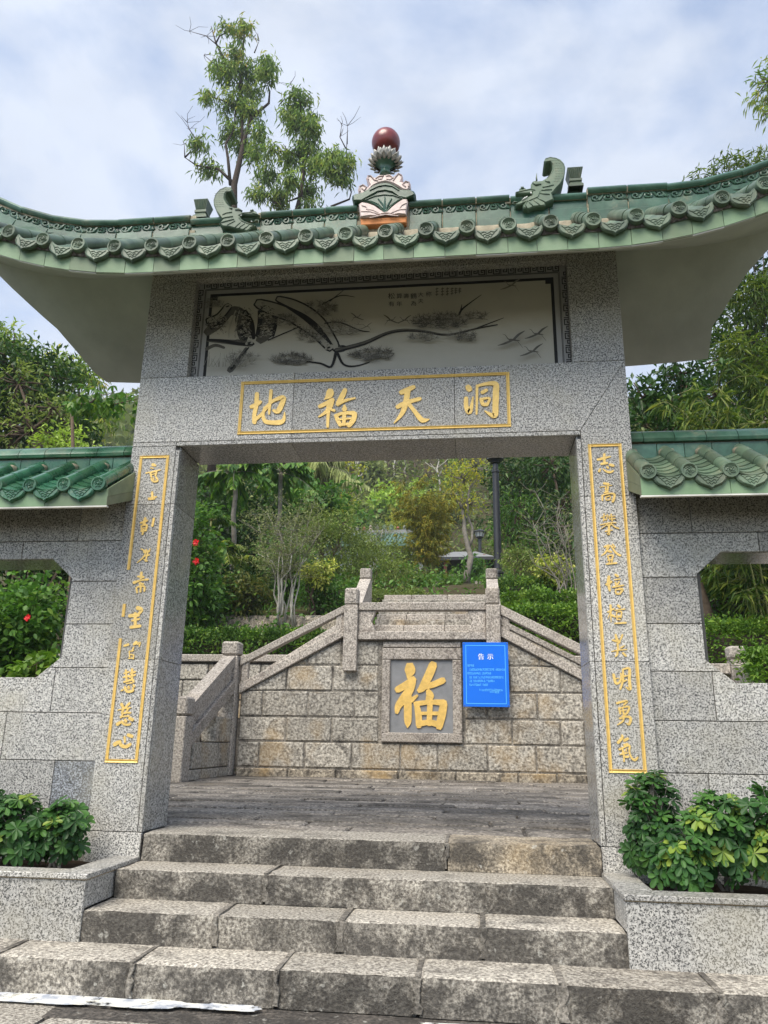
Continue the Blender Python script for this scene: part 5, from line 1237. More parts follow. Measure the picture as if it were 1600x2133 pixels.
# ------------------------------------------------------------------ foliage tools
TPL = {'diamond': ([(0,0,0),(.42,-.5,.07),(1,0,-.06),(.42,.5,.07)], [(0,1,2),(0,2,3)]),
       'leaf': ([(0,0,0),(.28,-.40,.06),(.62,-.44,.05),(1,0,-.08),(.62,.44,.05),(.28,.40,.06)], [(0,1,2,3),(0,3,4,5)]),
       'obovate': ([(0,0,0),(.30,-.20,.03),(.62,-.46,.06),(.88,-.40,.03),(1,0,-.05),(.88,.40,.03),(.62,.46,.06),(.30,.20,.03)], [(0,1,2,3,4),(0,4,5,6,7)])}
def leaves(name, P, D, L_, Wd, mat, parent, tpl='diamond', rv=None, droop=.0, up=None, **kw):
    P = np.asarray(P, float); D = np.asarray(D, float); n = len(P)
    D = D/(np.linalg.norm(D, axis=1, keepdims=True)+1e-9)
    U = NP.normal(0, .5, (n,3))+np.array([0,0,1.0]) if up is None else np.asarray(up)
    S = np.cross(D, U); S /= (np.linalg.norm(S, axis=1, keepdims=True)+1e-9); N = np.cross(S, D)
    L_ = np.broadcast_to(L_, (n,)); Wd = np.broadcast_to(Wd, (n,))
    T_, F_ = TPL[tpl]; k = len(T_); V = np.zeros((n,k,3))
    for j, (u, v, h) in enumerate(T_):
        V[:,j] = P+D*(u*L_)[:,None]+S*(v*Wd)[:,None]+N*(h*L_)[:,None]; V[:,j,2] -= droop*u*u*L_
    me = bpy.data.meshes.new(name); nf = len(F_); fl = sum(len(f) for f in F_)
    me.vertices.add(n*k); me.vertices.foreach_set('co', V.reshape(-1))
    idx = np.concatenate([np.array(f) for f in F_]); me.loops.add(n*fl)
    me.loops.foreach_set('vertex_index', (idx[None,:]+np.arange(n)[:,None]*k).reshape(-1).astype(np.int32))
    tot = np.array([len(f) for f in F_]); st = np.concatenate([[0], np.cumsum(tot)[:-1]])
    me.polygons.add(n*nf); me.polygons.foreach_set('loop_start', (st[None,:]+np.arange(n)[:,None]*fl).reshape(-1).astype(np.int32))
    me.update(calc_edges=True); me.validate()
    rv = NP.rand(n) if rv is None else np.clip(rv, 0, 1)
    a = me.attributes.new('rnd', 'FLOAT', 'FACE'); a.data.foreach_set('value', np.repeat(rv, nf).astype(np.float32))
    me.polygons.foreach_set('use_smooth', [True]*len(me.polygons)); me.materials.append(MAT[mat])
    return link(name, me, parent, **kw)
def blob_pts(blobs, per, shell=.55):
    """cluster centres and outward directions inside ellipsoids (c, r)"""
    C = []; O = []
    for c, r in blobs:
        r = np.array(r if hasattr(r, '__len__') else (r,r,r), float); k = max(3, int(1.5*per*(r[0]*r[1]*r[2])**.667))
        d = NP.normal(0, 1, (k,3)); d /= np.linalg.norm(d, axis=1, keepdims=True); q = (shell+(1-shell)*NP.rand(k,1))*(1+.18*NP.normal(0,1,(k,1)))
        C.append(np.array(c)+d*r*q); O.append(d)
    return np.concatenate(C), np.concatenate(O)
def clusters(C, O, k, spread, hang=.0, out=.6):
    n = len(C); P = np.repeat(C, k, 0)+NP.normal(0, spread, (n*k,3)); D = NP.normal(0, 1, (n*k,3))*.8+np.repeat(O, k, 0)*out; D[:,2] -= hang
    rv = np.repeat(NP.rand(n), k)*.55+NP.rand(n*k)*.45
    return P, D, rv
def wob(a, b, n=5, s=.06):
    a, b = Vector(a), Vector(b); L_ = (b-a).length
    return [a+(b-a)*(i/n)+(Vector((rnd.gauss(0,1),rnd.gauss(0,1),rnd.gauss(0,.5)))*s*L_*math.sin(math.pi*i/n) if 0 < i < n else Vector()) for i in range(n+1)]
def plant(name, label, cat, base, blobs, leaf, per=60, k=12, spread=.10, L_=.10, W_=.045, hang=.2, out=.6, tpl='diamond', trunk=None, bark='bark', stems=1, tr=.03, group=None, shell=.5, droop=.1, twigs=True, crown='foliage', stemname='stems', lv=.35):
    base = Vector(base); root = thing(name, base, label, cat, group)
    C, O = blob_pts(blobs, per, shell); P, D, rv = clusters(C, O, k, spread, hang, out)
    n = len(P); leaves(crown, P, D, L_*(1-lv/2+lv*NP.rand(n)), W_*(1-lv/2+lv*NP.rand(n)), leaf, root, tpl, rv, droop)
    m = MB()
    for s in range(stems):
        b0 = base+Vector((rnd.uniform(-1,1),rnd.uniform(-.5,.5),0))*(.04*stems) + Vector((0,0,-.08))
        if trunk is not None: top = Vector(trunk)
        else: c, r = blobs[s % len(blobs)]; top = Vector(c)
        path = wob(b0, top, 6, .05); nn = len(path); m.tube(path, [tr*(1-.6*i/(nn-1)) for i in range(nn)], 7)
        for c, r in (blobs if s == 0 else blobs[s % len(blobs):s % len(blobs)+1]):
            st = path[rnd.randint(max(1,nn-4), nn-1)]; lp = wob(st, c, 4, .08); m.tube(lp, [tr*.5*(1-.5*i/4) for i in range(5)], 5)
    if twigs:
        for i in NP.choice(len(C), min(len(C), 70), replace=False):
            c = Vector(C[i]); bl = min(blobs, key=lambda b: (Vector(b[0])-c).length); m.tube(wob(Vector(bl[0]), c, 3, .08), [tr*.22,tr*.18,tr*.13,tr*.08], 4)
    m.build(stemname, MAT[bark], root, smooth=True)
    return root
def sized(px, py, y, rx, rz, ry=None):
    """ellipsoid from a patch measured in the photograph: centre (px,py) at depth y, radii in photo pixels"""
    c = at(px,py,y); k = (at(px+10,py,y)-c).length/10; return ((c.x,c.y,c.z), (rx*k, (ry or (rx+rz)/2)*k, rz*k))

# ------------------------------------------------------------------ umbrella shrubs in the planters
def umbrella(base, h, spread_, n, label, lean=0.):
    root = thing('umbrella_shrub', base, label, 'shrub', 'umbrella shrubs in the planters'); base = Vector(base); m = MB(); P = []; D = []; U = []; R_ = []; Ls = []
    tips = []
    for s in range(3):
        b0 = base+Vector((rnd.uniform(-.05,.05), rnd.uniform(-.04,.04), -.03)); tp = base+Vector((rnd.uniform(-.5,.5)*spread_+lean, rnd.uniform(-.25,.25)*spread_, h*rnd.uniform(.55,.8)))
        pth = wob(b0, tp, 5, .06); m.tube(pth, [.011*(1-.5*i/5) for i in range(6)], 7); tips.append(pth)
    for i in range(n):
        pth = rnd.choice(tips); st = pth[rnd.randint(2,5)]
        a = rnd.uniform(0, 6.28); rr = math.sqrt(rnd.random()); e = base+Vector((math.cos(a)*rr*spread_+lean, math.sin(a)*rr*spread_*.62, h*(.16+.84*rnd.random()**.75)*(1-.30*rr*rr)))
        m.tube([st, st.lerp(e,.5)+Vector((0,0,.02)), e], [.0035,.0026,.002], 4)
        ax = (e-(base+Vector((lean,0,h*.35)))).normalized()*.8+Vector((rnd.gauss(0,.35), -.45+rnd.gauss(0,.35), .45)); ax.normalize()
        u = ax.orthogonal().normalized(); w = ax.cross(u); kk = rnd.choice([7,7,8,8,9]); ln = rnd.uniform(.044,.072); young = rnd.random() < .10; tone = rnd.random()
        for q in range(kk):
            an = 2*math.pi*(q+rnd.uniform(-.12,.12))/kk; d = u*math.cos(an)+w*math.sin(an)-ax*rnd.uniform(-.25,.25)
            P.append(e); D.append(d); U.append(ax); Ls.append(ln*rnd.uniform(.85,1.1)); R_.append(.80+.2*rnd.random() if young else .55*tone+.22*rnd.random())
    Ls = np.array(Ls); leaves('leaves', P, D, Ls, Ls*.48, 'leaf_umbrella', root, 'obovate', np.array(R_), .10, up=U); m.build('stems', MAT['bark_grey'], root, smooth=True)
zs = -.165
for i, (x, y, h, s, n, lb) in enumerate(((-1.735,-.27,.36,.15,40,'dark green umbrella shrub at the step end of the left planter'),(-1.98,-.33,.40,.18,52,'umbrella shrub in the left planter with pale young leaves on top'),(-2.24,-.27,.42,.20,56,'umbrella shrub filling the outer end of the left planter'),
        (1.60,-.17,.62,.14,60,'tallest umbrella shrub against the right pillar'),(1.70,-.36,.34,.14,40,'low umbrella shrub at the step end of the right planter'),(1.92,-.27,.50,.20,72,'umbrella shrub in the middle of the right planter with some yellow leaves'),(2.20,-.29,.55,.24,80,'umbrella shrub at the outer end of the right planter'),(2.62,-.28,.52,.25,60,'umbrella shrub in the right planter beyond the frame edge'),(-2.6,-.28,.44,.25,50,'umbrella shrub in the left planter beyond the frame edge'))):
    if abs(x) > 2.5: continue
    umbrella((x, y, zs), h, s, int(n*2.2), lb)
# ------------------------------------------------------------------ hedges: leafy skins over a twiggy core
def hedge(label, boxes, leaf, dens=420, L_=.055, W_=.030, mounds=.06, cat='hedge', name='hedge', group=None, tpl='diamond', flowers=None):
    x0 = min(b[0] for b in boxes); c = boxes[0]; root = thing(name, ((c[0]+c[1])/2, (c[2]+c[3])/2, c[4]), label, cat, group); P = []; D = []; m = MB()
    for (a, b, y0, y1, z0, z1) in boxes:
        m.box(a+.12, b-.12, y0+.17, y1-.1, z0-.1, z1-.17)
        for (org, u, v, nrm) in (((a,y0,z0),(b-a,0,0),(0,0,z1-z0),(0,-1,0)),((a,y0,z1),(b-a,0,0),(0,y1-y0,0),(0,0,1)),((a,y0,z0),(0,y1-y0,0),(0,0,z1-z0),(-1,0,0)),((b,y0,z0),(0,y1-y0,0),(0,0,z1-z0),(1,0,0))):
            ar = np.linalg.norm(np.cross(u, v)); n = int(ar*dens*1.7)
            p = np.array(org)+NP.rand(n,1)*np.array(u)+NP.rand(n,1)*np.array(v); w = np.array([mounds*noise.noise(Vector(q)*2.3) for q in p])[:,None]
            P.append(p+np.array(nrm)*(w+NP.normal(0,.055,(n,1))-.03)); D.append(NP.normal(0,.8,(n,3))+np.array(nrm)*.6+np.array([0,0,.4]))
    P, D = np.concatenate(P), np.concatenate(D); n = len(P); cl = np.array([noise.noise(Vector(q)*4.5) for q in P])
    leaves('foliage', P, D, L_*(.7+.6*NP.rand(n)), W_*(.7+.6*NP.rand(n)), leaf, root, tpl, .45+.5*cl+.25*NP.normal(0,1,n), .1)
    m.build('branches', MAT['bark_dark'], root)
    if flowers:
        f = MB()
        for i in NP.choice(len(P), flowers[1], replace=False): blossom(f, P[i]+np.array([0,-.05,.03]), flowers[2])
        f.build('flowers', MAT[flowers[0]], root)
    return root
def blossom(f, p, r):
    for k in range(5):
        a = 2*math.pi*k/5+rnd.random(); p = Vector(p)
        d = Vector((math.cos(a), -.35, math.sin(a))).normalized(); s = d.cross(Vector((0,-1,0))).normalized()
        f.add([p, p+d*r*.6-s*r*.42+Vector((0,-.1*r,0)), p+d*r+Vector((0,.12*r,0)), p+d*r*.6+s*r*.42+Vector((0,-.1*r,0))], [(0,1,2,3)])
def hb(px0, px1, pyb, pyt, y0, y1):
    a, b, t = at(px0,pyb,y0), at(px1,pyb,y0), at(px0,pyt,y0); return (a.x, b.x, y0, y1, a.z, t.z)
b = hb(330,660,1398,1312,9.85,10.9); b = (b[0]-1.2,b[1],b[2],b[3],2.0,b[5]); hedge('clipped green hedge above the low wall left of the stairs', [b], 'leaf_hedge', 700, .085, .042, .09)
b = hb(1052,1300,1340,1262,9.9,11.0); hedge('bright green leafy ground cover right of the stairs', [(b[0]+.05,b[1]+1.4,b[2],b[3],2.0,b[5]),(b[0]+.1,b[1]+1.6,11.0,12.2,2.4,b[5]+.45)], 'leaf_bright', 700, .085, .045, .14)
b = hb(1048,1200,1255,1203,13.0,14.4); hedge('dark green hedge under the tall lamp post', [(b[0],b[1]+.4,b[2],b[3],b[4]-.6,b[5])], 'leaf_hedge', 560, .085, .045, .12)
b = hb(770,880,1262,1228,13.0,15.0); hedge('low green hedge beside the upper stairs', [(b[0]-.1,b[1],b[2],b[3],b[4]-.6,b[5])], 'leaf_olive', 520, .075, .035, .12)
b = hb(925,1010,1245,1212,27.0,29.0); hedge('distant green hedge behind the small stone bench', [(b[0],b[1],b[2],b[3],b[4]-.8,b[5])], 'leaf_hedge', 420, .10, .05, .15)
# seen through the cut-corner windows of the side walls
b = hb(1455,1720,1420,1292,5.75,6.7); hedge('bright clipped hedge seen through the right wall window', [(b[0],b[1],b[2],b[3],.2,b[5])], 'leaf_bright', 900, .06, .032, .08)
b = hb(1490,1720,1300,1218,7.2,8.4); hedge('green ground cover with yellow flowers behind the bright hedge', [(b[0],b[1],b[2],b[3],.6,b[5])], 'leaf_mid', 700, .07, .036, .16, 'ground cover', 'flowering_ground_cover', flowers=('flower_yellow',16,.035))
b = hb(1578,1720,1425,1352,4.5,5.0); hedge('leafy bright shrub in front of the post in the right wall window', [(b[0],b[1],b[2],b[3],.2,b[5])], 'leaf_bright', 900, .075, .036, .10, 'shrub', 'leafy_shrub')
pr_ = thing('stone_railing', (3.98,5.3,.5), 'weathered stone post with sloping coping seen through the right wall window', 'railing'); q0 = at(1518,1345,5.2); q1 = at(1556,1372,5.2)
MB().box(q0.x,q1.x,5.2,5.2+(q1.x-q0.x),q1.z,q0.z,c=.025).build('post_cap', MAT['rail_stone'], pr_); MB().box(q0.x+.01,q1.x-.01,5.21,5.19+(q1.x-q0.x),.2,q1.z-.008,c=.01).build('post', MAT['rail_stone'], pr_)
vs_ = [(x_,y_,z_) for x_ in (q0.x+.03,q1.x-.03) for y_, z_ in ((3.2,.35),(5.2,q1.z-.28),(5.2,q1.z-.05),(3.2,.58))]; MB().add(vs_, [(0,1,2,3),(7,6,5,4),(0,4,5,1),(1,5,6,2),(2,6,7,3),(3,7,4,0)]).build('sloping_coping', MAT['rail_stone'], pr_)
q2 = at(1490,1382,5.25); MB().box(q2.x-.5,q0.x+.008,5.24,5.4,q2.z-.13,q2.z,c=.01).build('side_coping', MAT['rail_stone'], pr_)
def bush(name, label, px, py, y, rx, rz, leaf, **k):
    bl = sized(px,py,y,rx,rz); c, r = bl; subs = [bl]
    for _ in range(k.pop('lumps',4)): subs.append(((c[0]+rnd.uniform(-.6,.6)*r[0], c[1]+rnd.uniform(-.5,.5)*r[1], c[2]+rnd.uniform(-.35,.6)*r[2]), tuple(q*rnd.uniform(.4,.6) for q in r)))
    zb = min(gz(c[0],c[1]), c[2]-r[2]*.9)
    for _ in range(2): subs.append(((c[0]+rnd.uniform(-.5,.5)*r[0], c[1]+rnd.uniform(-.4,.2)*r[1], max(zb+.15, c[2]-r[2]*rnd.uniform(.6,1.0))), (r[0]*.6, r[1]*.6, r[2]*.5)))
    return plant(name, label, k.pop('cat','bush'), (c[0],c[1],zb), subs, leaf, **k)
DN = dict(per=75, k=10)
hbw = bush('hibiscus_bush','hibiscus bush with a red flower seen through the left wall window',40,1310,3.6,105,110,'leaf_mid',per=330,k=9,spread=.05,L_=.085,W_=.055,tpl='leaf',stems=4,tr=.018)
bush('broadleaf_bush','low broad-leaved bush under the hibiscus in the left window',95,1395,3.0,70,30,'leaf_bright',per=260,k=7,spread=.05,L_=.10,W_=.07,tpl='leaf',stems=3,tr=.012)
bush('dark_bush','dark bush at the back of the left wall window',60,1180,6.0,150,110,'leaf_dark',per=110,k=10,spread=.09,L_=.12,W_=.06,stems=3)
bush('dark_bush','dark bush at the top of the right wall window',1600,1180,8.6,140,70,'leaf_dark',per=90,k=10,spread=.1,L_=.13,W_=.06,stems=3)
f = MB(); p = at(58,1287,3.2); blossom(f, p, .045); blossom(f, p+Vector((.01,-.01,.01)), .035)
f.build('flower', MAT['flower_red'], hbw)
# garden seen through the gate, left side
hib = bush('hibiscus_bush','tall hibiscus bush with two red flowers beside the left pillar',405,1180,10.6,58,120,'leaf_mid',per=120,k=9,spread=.08,L_=.13,W_=.08,tpl='leaf',stems=4,tr=.03)
for px, py, lb in ((409,1131,'upper red hibiscus flower beside the left pillar'),(409,1170,'lower red hibiscus flower beside the left pillar')):
    f = MB(); p = at(px,py,9.9); blossom(f, p, .085); blossom(f, p+Vector((0,-.02,.01)), .07); f.tube([p, p+Vector((.03,-.09,.02))], .008, 5); f.build('flower', MAT['flower_red'], hib)
bush('variegated_shrub','dark shrub with bronze and cream leaves left of the white stems',515,1238,12.6,58,42,'leaf_bronze',per=150,k=9,spread=.08,L_=.14,W_=.055,stems=4,tr=.025)
bush('yellow_shrub','round shrub with yellow variegated leaves in the left garden',660,1192,13.4,34,24,'leaf_variegated',per=240,k=10,spread=.05,L_=.10,W_=.05,stems=3)
bush('green_bush','dark green bush right of the white stems',700,1240,13.9,80,42,'leaf_mid',per=130,k=10,spread=.08,L_=.10,W_=.05,stems=4)
bush('green_bush','fine-leaved grey-green bush behind the yellow shrub',690,1130,17.0,90,75,'leaf_olive',per=70,k=13,spread=.10,L_=.11,W_=.04,stems=4)
bush('green_bush','fine-leaved olive bush spreading beside the upper stairs',785,1190,18.0,80,55,'leaf_olive',per=70,k=13,spread=.10,L_=.10,W_=.04,stems=4)
bush('grey_bush','pale grey twiggy bush below the temple roof',770,1115,24.0,60,30,'leaf_grey',per=40,k=16,spread=.12,L_=.11,W_=.03,stems=5,bark='bark_pale')
bush('broadleaf_tree','broad-leaved olive tree in the left garden behind the white stems',640,1060,20.0,95,55,'leaf_mid',per=48,k=10,spread=.14,L_=.24,W_=.10,tpl='leaf',cat='tree',stems=2,tr=.07)
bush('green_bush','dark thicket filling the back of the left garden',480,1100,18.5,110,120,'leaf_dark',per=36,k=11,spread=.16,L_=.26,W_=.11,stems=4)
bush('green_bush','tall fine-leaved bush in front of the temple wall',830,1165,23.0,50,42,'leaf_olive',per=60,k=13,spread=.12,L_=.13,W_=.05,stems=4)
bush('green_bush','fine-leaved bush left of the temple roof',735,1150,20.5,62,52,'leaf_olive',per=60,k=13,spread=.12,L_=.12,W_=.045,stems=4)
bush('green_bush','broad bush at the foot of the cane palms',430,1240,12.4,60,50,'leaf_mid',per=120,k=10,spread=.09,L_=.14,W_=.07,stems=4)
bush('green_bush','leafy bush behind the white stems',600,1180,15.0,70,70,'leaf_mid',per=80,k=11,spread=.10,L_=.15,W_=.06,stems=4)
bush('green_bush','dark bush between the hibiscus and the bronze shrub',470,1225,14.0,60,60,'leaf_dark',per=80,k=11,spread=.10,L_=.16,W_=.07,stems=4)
# multi-stemmed shrub with white bark
base = at(588,1294,12.2); root = thing('white_stem_shrub', base, 'bare multi-stemmed shrub with white bark in the left garden', 'shrub'); m = MB(); tw = MB(); P = []; D = []
for s in range(11):
    p = base+Vector((rnd.uniform(-.28,.30), rnd.uniform(-.15,.15), -.1)); tx, ty = rnd.uniform(-75,95), rnd.uniform(1075,1150); e = at(590+tx, ty-20, 12.2+rnd.uniform(-.5,.5)); mid_ = p.lerp(e,.45)+Vector((-(e.x-p.x)*.25,0,.1))
    path = wob(p, mid_, 3, .05)[:-1]+wob(mid_, e, 4, .07); k = len(path); m.tube(path[:6], [.020*(1-.8*i/(k-1))+.003 for i in range(6)], 6); tw.tube(path[5:], [.020*(1-.8*i/(k-1))+.002 for i in range(5,k)], 5)
    for i in range(3, k):
        for _ in range(6):
            q = path[i]+Vector((rnd.gauss(0,.28), rnd.gauss(0,.2), rnd.uniform(-.05,.42))); tw.tube(wob(path[i], q, 2, .08), [.004,.003,.002], 4)
            for _ in range(13): P.append(q+Vector((rnd.gauss(0,.09),rnd.gauss(0,.09),rnd.gauss(0,.09)))); D.append((rnd.gauss(0,1),rnd.gauss(0,1),rnd.gauss(.2,.7)))
m.build('stems', MAT['bark_pale'], root, smooth=True); tw.build('twigs', MAT['bark_grey'], root, smooth=True); leaves('foliage', P, D, .075, .026, 'leaf_grey', root)
# low rock wall in the garden
rw = thing('rock_edging', at(560,1305,12.6), 'row of rough grey boulders edging the left garden bed', 'rock wall')
for px, w in ((432,26),(478,40),(545,44),(620,48),(680,34)):
    c = at(px,1298,12.6); k = (at(px+w,1298,12.6)-c).length; rough_block((c.x-k,c.x+k,12.35,12.9,c.z-.5,c.z+.17), .05, .12, px*.1, .06).build('boulder', MAT['wall_stone_base'], rw, smooth=60)
# palms
def palm(name, label, base, top, nf, flen, leaf, fr=26, tr=.06, ll=.30, lw=.03, arch=.5, bark='bark_grey', trunkname='trunk', fan=False, stiff=.3):
    base, top = Vector(base), Vector(top); root = thing(name, base, label, 'palm'); m = MB()
    m.tube(wob(base-Vector((0,0,.1)), top, 6, .02), [tr*(1-.25*i/6) for i in range(7)], 9); P = []; D = []; U = []; Ls = []
    for i in range(nf):
        a = 2*math.pi*i/nf*2.4+rnd.uniform(-.3,.3); el = rnd.uniform(-.2,1.1); L0 = flen*rnd.uniform(.75,1.1); d = Vector((math.cos(a)*math.cos(el), math.sin(a)*math.cos(el), math.sin(el))); pts = []
        for j in range(9): t = j/8; pts.append(top+d*L0*t-Vector((0,0,arch*L0*t*t)))
        m.tube(pts, [.016*(1-.85*t/8) for t in range(9)], 5)
        for j in range(fr):
            t = .18+.82*j/fr; q = top+d*L0*t-Vector((0,0,arch*L0*t*t)); tg = (d-Vector((0,0,2*arch*t))).normalized(); s = tg.cross(Vector((0,0,1))).normalized()
            for sg in (-1,1): P.append(q); D.append(tg*rnd.uniform(.3,.8)+s*sg*rnd.uniform(.5,1.0)-Vector((rnd.gauss(0,.18),rnd.gauss(0,.18),stiff+rnd.uniform(-.2,.35)))); U.append((0,0,1)); Ls.append(ll*math.sin(math.pi*(.15+.8*t))*rnd.uniform(.6,1.15))
    Ls = np.array(Ls); leaves('fronds', P, D, Ls, np.full(len(Ls), lw), leaf, root, 'diamond', None, .25, up=U); m.build('trunk', MAT[bark], root, smooth=True); return root
b0 = at(477,1290,15.0); palm('fishtail_palm','tall dark fishtail palm at the upper left inside the gate',(b0.x,15,gz(b0.x,15)),at(487,985,15.0),16,1.6,'leaf_mid',18,.08,.36,.17,.55,stiff=.6)
b0 = at(560,1250,17.0); palm('fishtail_palm','second fishtail palm spreading under the lintel',(b0.x,17,gz(b0.x,17)),at(585,985,17.0),13,1.7,'leaf_mid',18,.08,.38,.17,.6,stiff=.6)
for i, (px, py, y, lb) in enumerate(((465,1150,13.6,'slender cane palm with drooping fronds left of the white stems'),(440,1085,14.2,'slender cane palm behind the hibiscus'),(505,1165,14.4,'cane palm with pale yellow-green fronds'))):
    c = at(px,py,y); palm('cane_palm',lb,(c.x,y,gz(c.x,y)),c,9,1.0,'leaf_bamboo' if i != 1 else 'leaf_mid',20,.03,.30,.035,.6,'culm')
c = at(645,975,26.0); palm('weeping_palm','pale grey-green weeping palm near the top of the left garden',(c.x,26,gz(c.x,26)),c,18,2.6,'leaf_palepalm',40,.14,1.0,.05,.55,stiff=1.0)
for px, py, y, lb in ((895,1232,19.5,'low fan-shaped cycad in the middle of the garden'),(935,1236,21.0,'yellow-green fern clump near the small stone bench')):
    c = at(px,py,y); palm('cycad',lb,(c.x,y,min(gz(c.x,y),c.z-.2)),c,14,1.0,'leaf_hedge',22,.10,.26,.035,.35)
# yellow and gold trees
def tree(name, label, bpx, bpy_, y, blobs, leaf, group=None, **k):
    c = at(bpx,bpy_,y); top = Vector(blobs[0][0]); return plant(name, label, 'tree', (c.x,y,min(c.z,gz(c.x,y))), blobs, leaf, trunk=k.pop('trunk',tuple(top)), crown='crown', stemname='trunk', group=group, **k)
tree('yellow_tree','yellow-leaved tree left of the temple roof',700,1130,29,[sized(705,1045,29,42,14),sized(690,1010,29,44,14),sized(715,975,29,40,18),sized(680,1065,29,36,10)],'leaf_yellow',per=44,k=12,spread=.16,L_=.20,W_=.09,tr=.10,hang=.0)
tree('yellow_tree','tall yellow-green tree above the pavilion',975,1212,27,[sized(965,1000,27,46,24),sized(990,975,27,50,22),sized(945,1030,27,40,18),sized(975,1050,27,34,14)],'leaf_yellow',per=40,k=12,spread=.16,L_=.18,W_=.07,trunk=tuple(at(962,1060,27)),tr=.16,hang=.0,bark='bark_grey')
# golden bamboo clump
def bamboo(label, px, pyb, pyt, y, n, w, leaf, name='bamboo', arch=.25, L_=.16, W_=.022, den=26, hb_=None, culm='culm', r=.02, tips=None):
    b0 = at(px,pyb,y); zb = min(b0.z, gz(b0.x,y)) if hb_ is None else hb_; root = thing(name, (b0.x,y,zb), label, 'bamboo'); m = MB(); P = []; D = []; zt = at(px,pyt,y).z
    for i in range(n):
        a = rnd.uniform(0,6.28); p = Vector((b0.x+math.cos(a)*w*.25*rnd.random(), y+math.sin(a)*w*.25*rnd.random(), zb-.1)); h = (zt-zb)*rnd.uniform(.72,1.0); lean = Vector((math.cos(a),math.sin(a),0))*w*rnd.uniform(.3,1.0); pts = []
        for j in range(13): t = j/12; pts.append(p+Vector((0,0,h*(t-arch*.35*t**4)))+lean*t**2.2)
        m.tube(pts, [r*(1-.88*j/12) for j in range(13)], 6)
        for j in range(den):
            t = .22+.78*rnd.random()**.65; k = int(t*12); q = pts[min(k,11)].lerp(pts[min(k+1,12)], t*12-k) if k < 12 else pts[12]
            e = q+Vector((rnd.gauss(0,.32*w),rnd.gauss(0,.32*w),rnd.uniform(-.15,.30)*w)); m.tube([q, q.lerp(e,.5)+Vector((0,0,.06*w)), e], [.005,.004,.002], 4)
            for s in range(4):
                c = q.lerp(e, rnd.uniform(.3,1.05))
                for _ in range(5): P.append(c+Vector((rnd.gauss(0,.03),rnd.gauss(0,.03),rnd.gauss(0,.03)))); D.append((e.x-q.x+rnd.gauss(0,.5), e.y-q.y+rnd.gauss(0,.5), -.35+rnd.gauss(0,.35)))
    n = len(P); leaves('foliage', P, D, L_*(.7+.6*NP.rand(n)), W_*(.8+.4*NP.rand(n)), leaf, root, 'diamond', None, .25); m.build('culms', MAT[culm], root, smooth=True); return root
bamboo('golden bamboo clump in the middle of the garden',888,1228,985,22.5,18,1.05,'leaf_gold',den=26,L_=.17,W_=.028)
# dark evergreens on the right inside the gate
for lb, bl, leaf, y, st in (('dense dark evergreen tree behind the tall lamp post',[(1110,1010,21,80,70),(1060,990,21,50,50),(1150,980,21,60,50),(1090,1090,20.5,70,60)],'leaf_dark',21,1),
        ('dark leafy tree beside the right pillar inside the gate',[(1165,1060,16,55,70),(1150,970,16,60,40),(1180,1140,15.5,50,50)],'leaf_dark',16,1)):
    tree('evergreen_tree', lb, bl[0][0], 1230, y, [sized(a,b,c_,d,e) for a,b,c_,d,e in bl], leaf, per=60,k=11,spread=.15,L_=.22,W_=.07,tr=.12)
tree('evergreen_tree','mid green tree with willow-like leaves right of the lamp post',1075,1225,17.5,[sized(1075,1060,17.5,40,40),sized(1060,1115,17.5,38,40),sized(1105,1140,17,40,34)],'leaf_mid',per=70,k=10,spread=.12,L_=.20,W_=.05,tr=.07)
bush('olive_bush','olive twiggy bush behind the dark hedge on the right',1085,1170,14.8,45,36,'leaf_olive',per=120,k=10,spread=.08,L_=.11,W_=.035,stems=4)
bush('yellow_shrub','yellow variegated shrub beside the right pillar',1150,1185,13.2,36,28,'leaf_variegated',per=220,k=10,spread=.06,L_=.11,W_=.06,stems=3)
base = at(1175,1240,11.6); root = thing('bare_shrub', base, 'bare shrub with thin grey stems beside the right pillar', 'shrub'); m = MB(); P = []; D = []
for s in range(9):
    p = base+Vector((rnd.uniform(-.1,.3),rnd.uniform(-.2,.2),-.3)); e = at(rnd.uniform(1105,1205), rnd.uniform(1020,1110), 11.6+rnd.uniform(-.4,.4)); path = wob(p, e, 6, .06); m.tube(path, [.018*(1-.85*i/6)+.002 for i in range(7)], 6)
    for i in range(2,7):
        for _ in range(4):
            q = path[i]+Vector((rnd.gauss(0,.22), rnd.gauss(0,.2), rnd.uniform(.05,.35))); m.tube(wob(path[i], q, 2, .06), [.005,.004,.002], 4)
            for _ in range(3): P.append(q); D.append((rnd.gauss(0,1),rnd.gauss(0,1),rnd.gauss(.1,.7)))
m.build('stems', MAT['bark_grey'], root, smooth=True); leaves('foliage', P, D, .07, .024, 'leaf_olive', root)
bush('green_bush','rounded green bush between the lamp posts',985,1185,30,26,24,'leaf_mid',per=40,k=11,spread=.16,L_=.24,W_=.10,stems=3)
bush('green_bush','green bush under the golden bamboo',850,1215,20,40,22,'leaf_olive',per=80,k=11,spread=.1,L_=.13,W_=.05,stems=3)
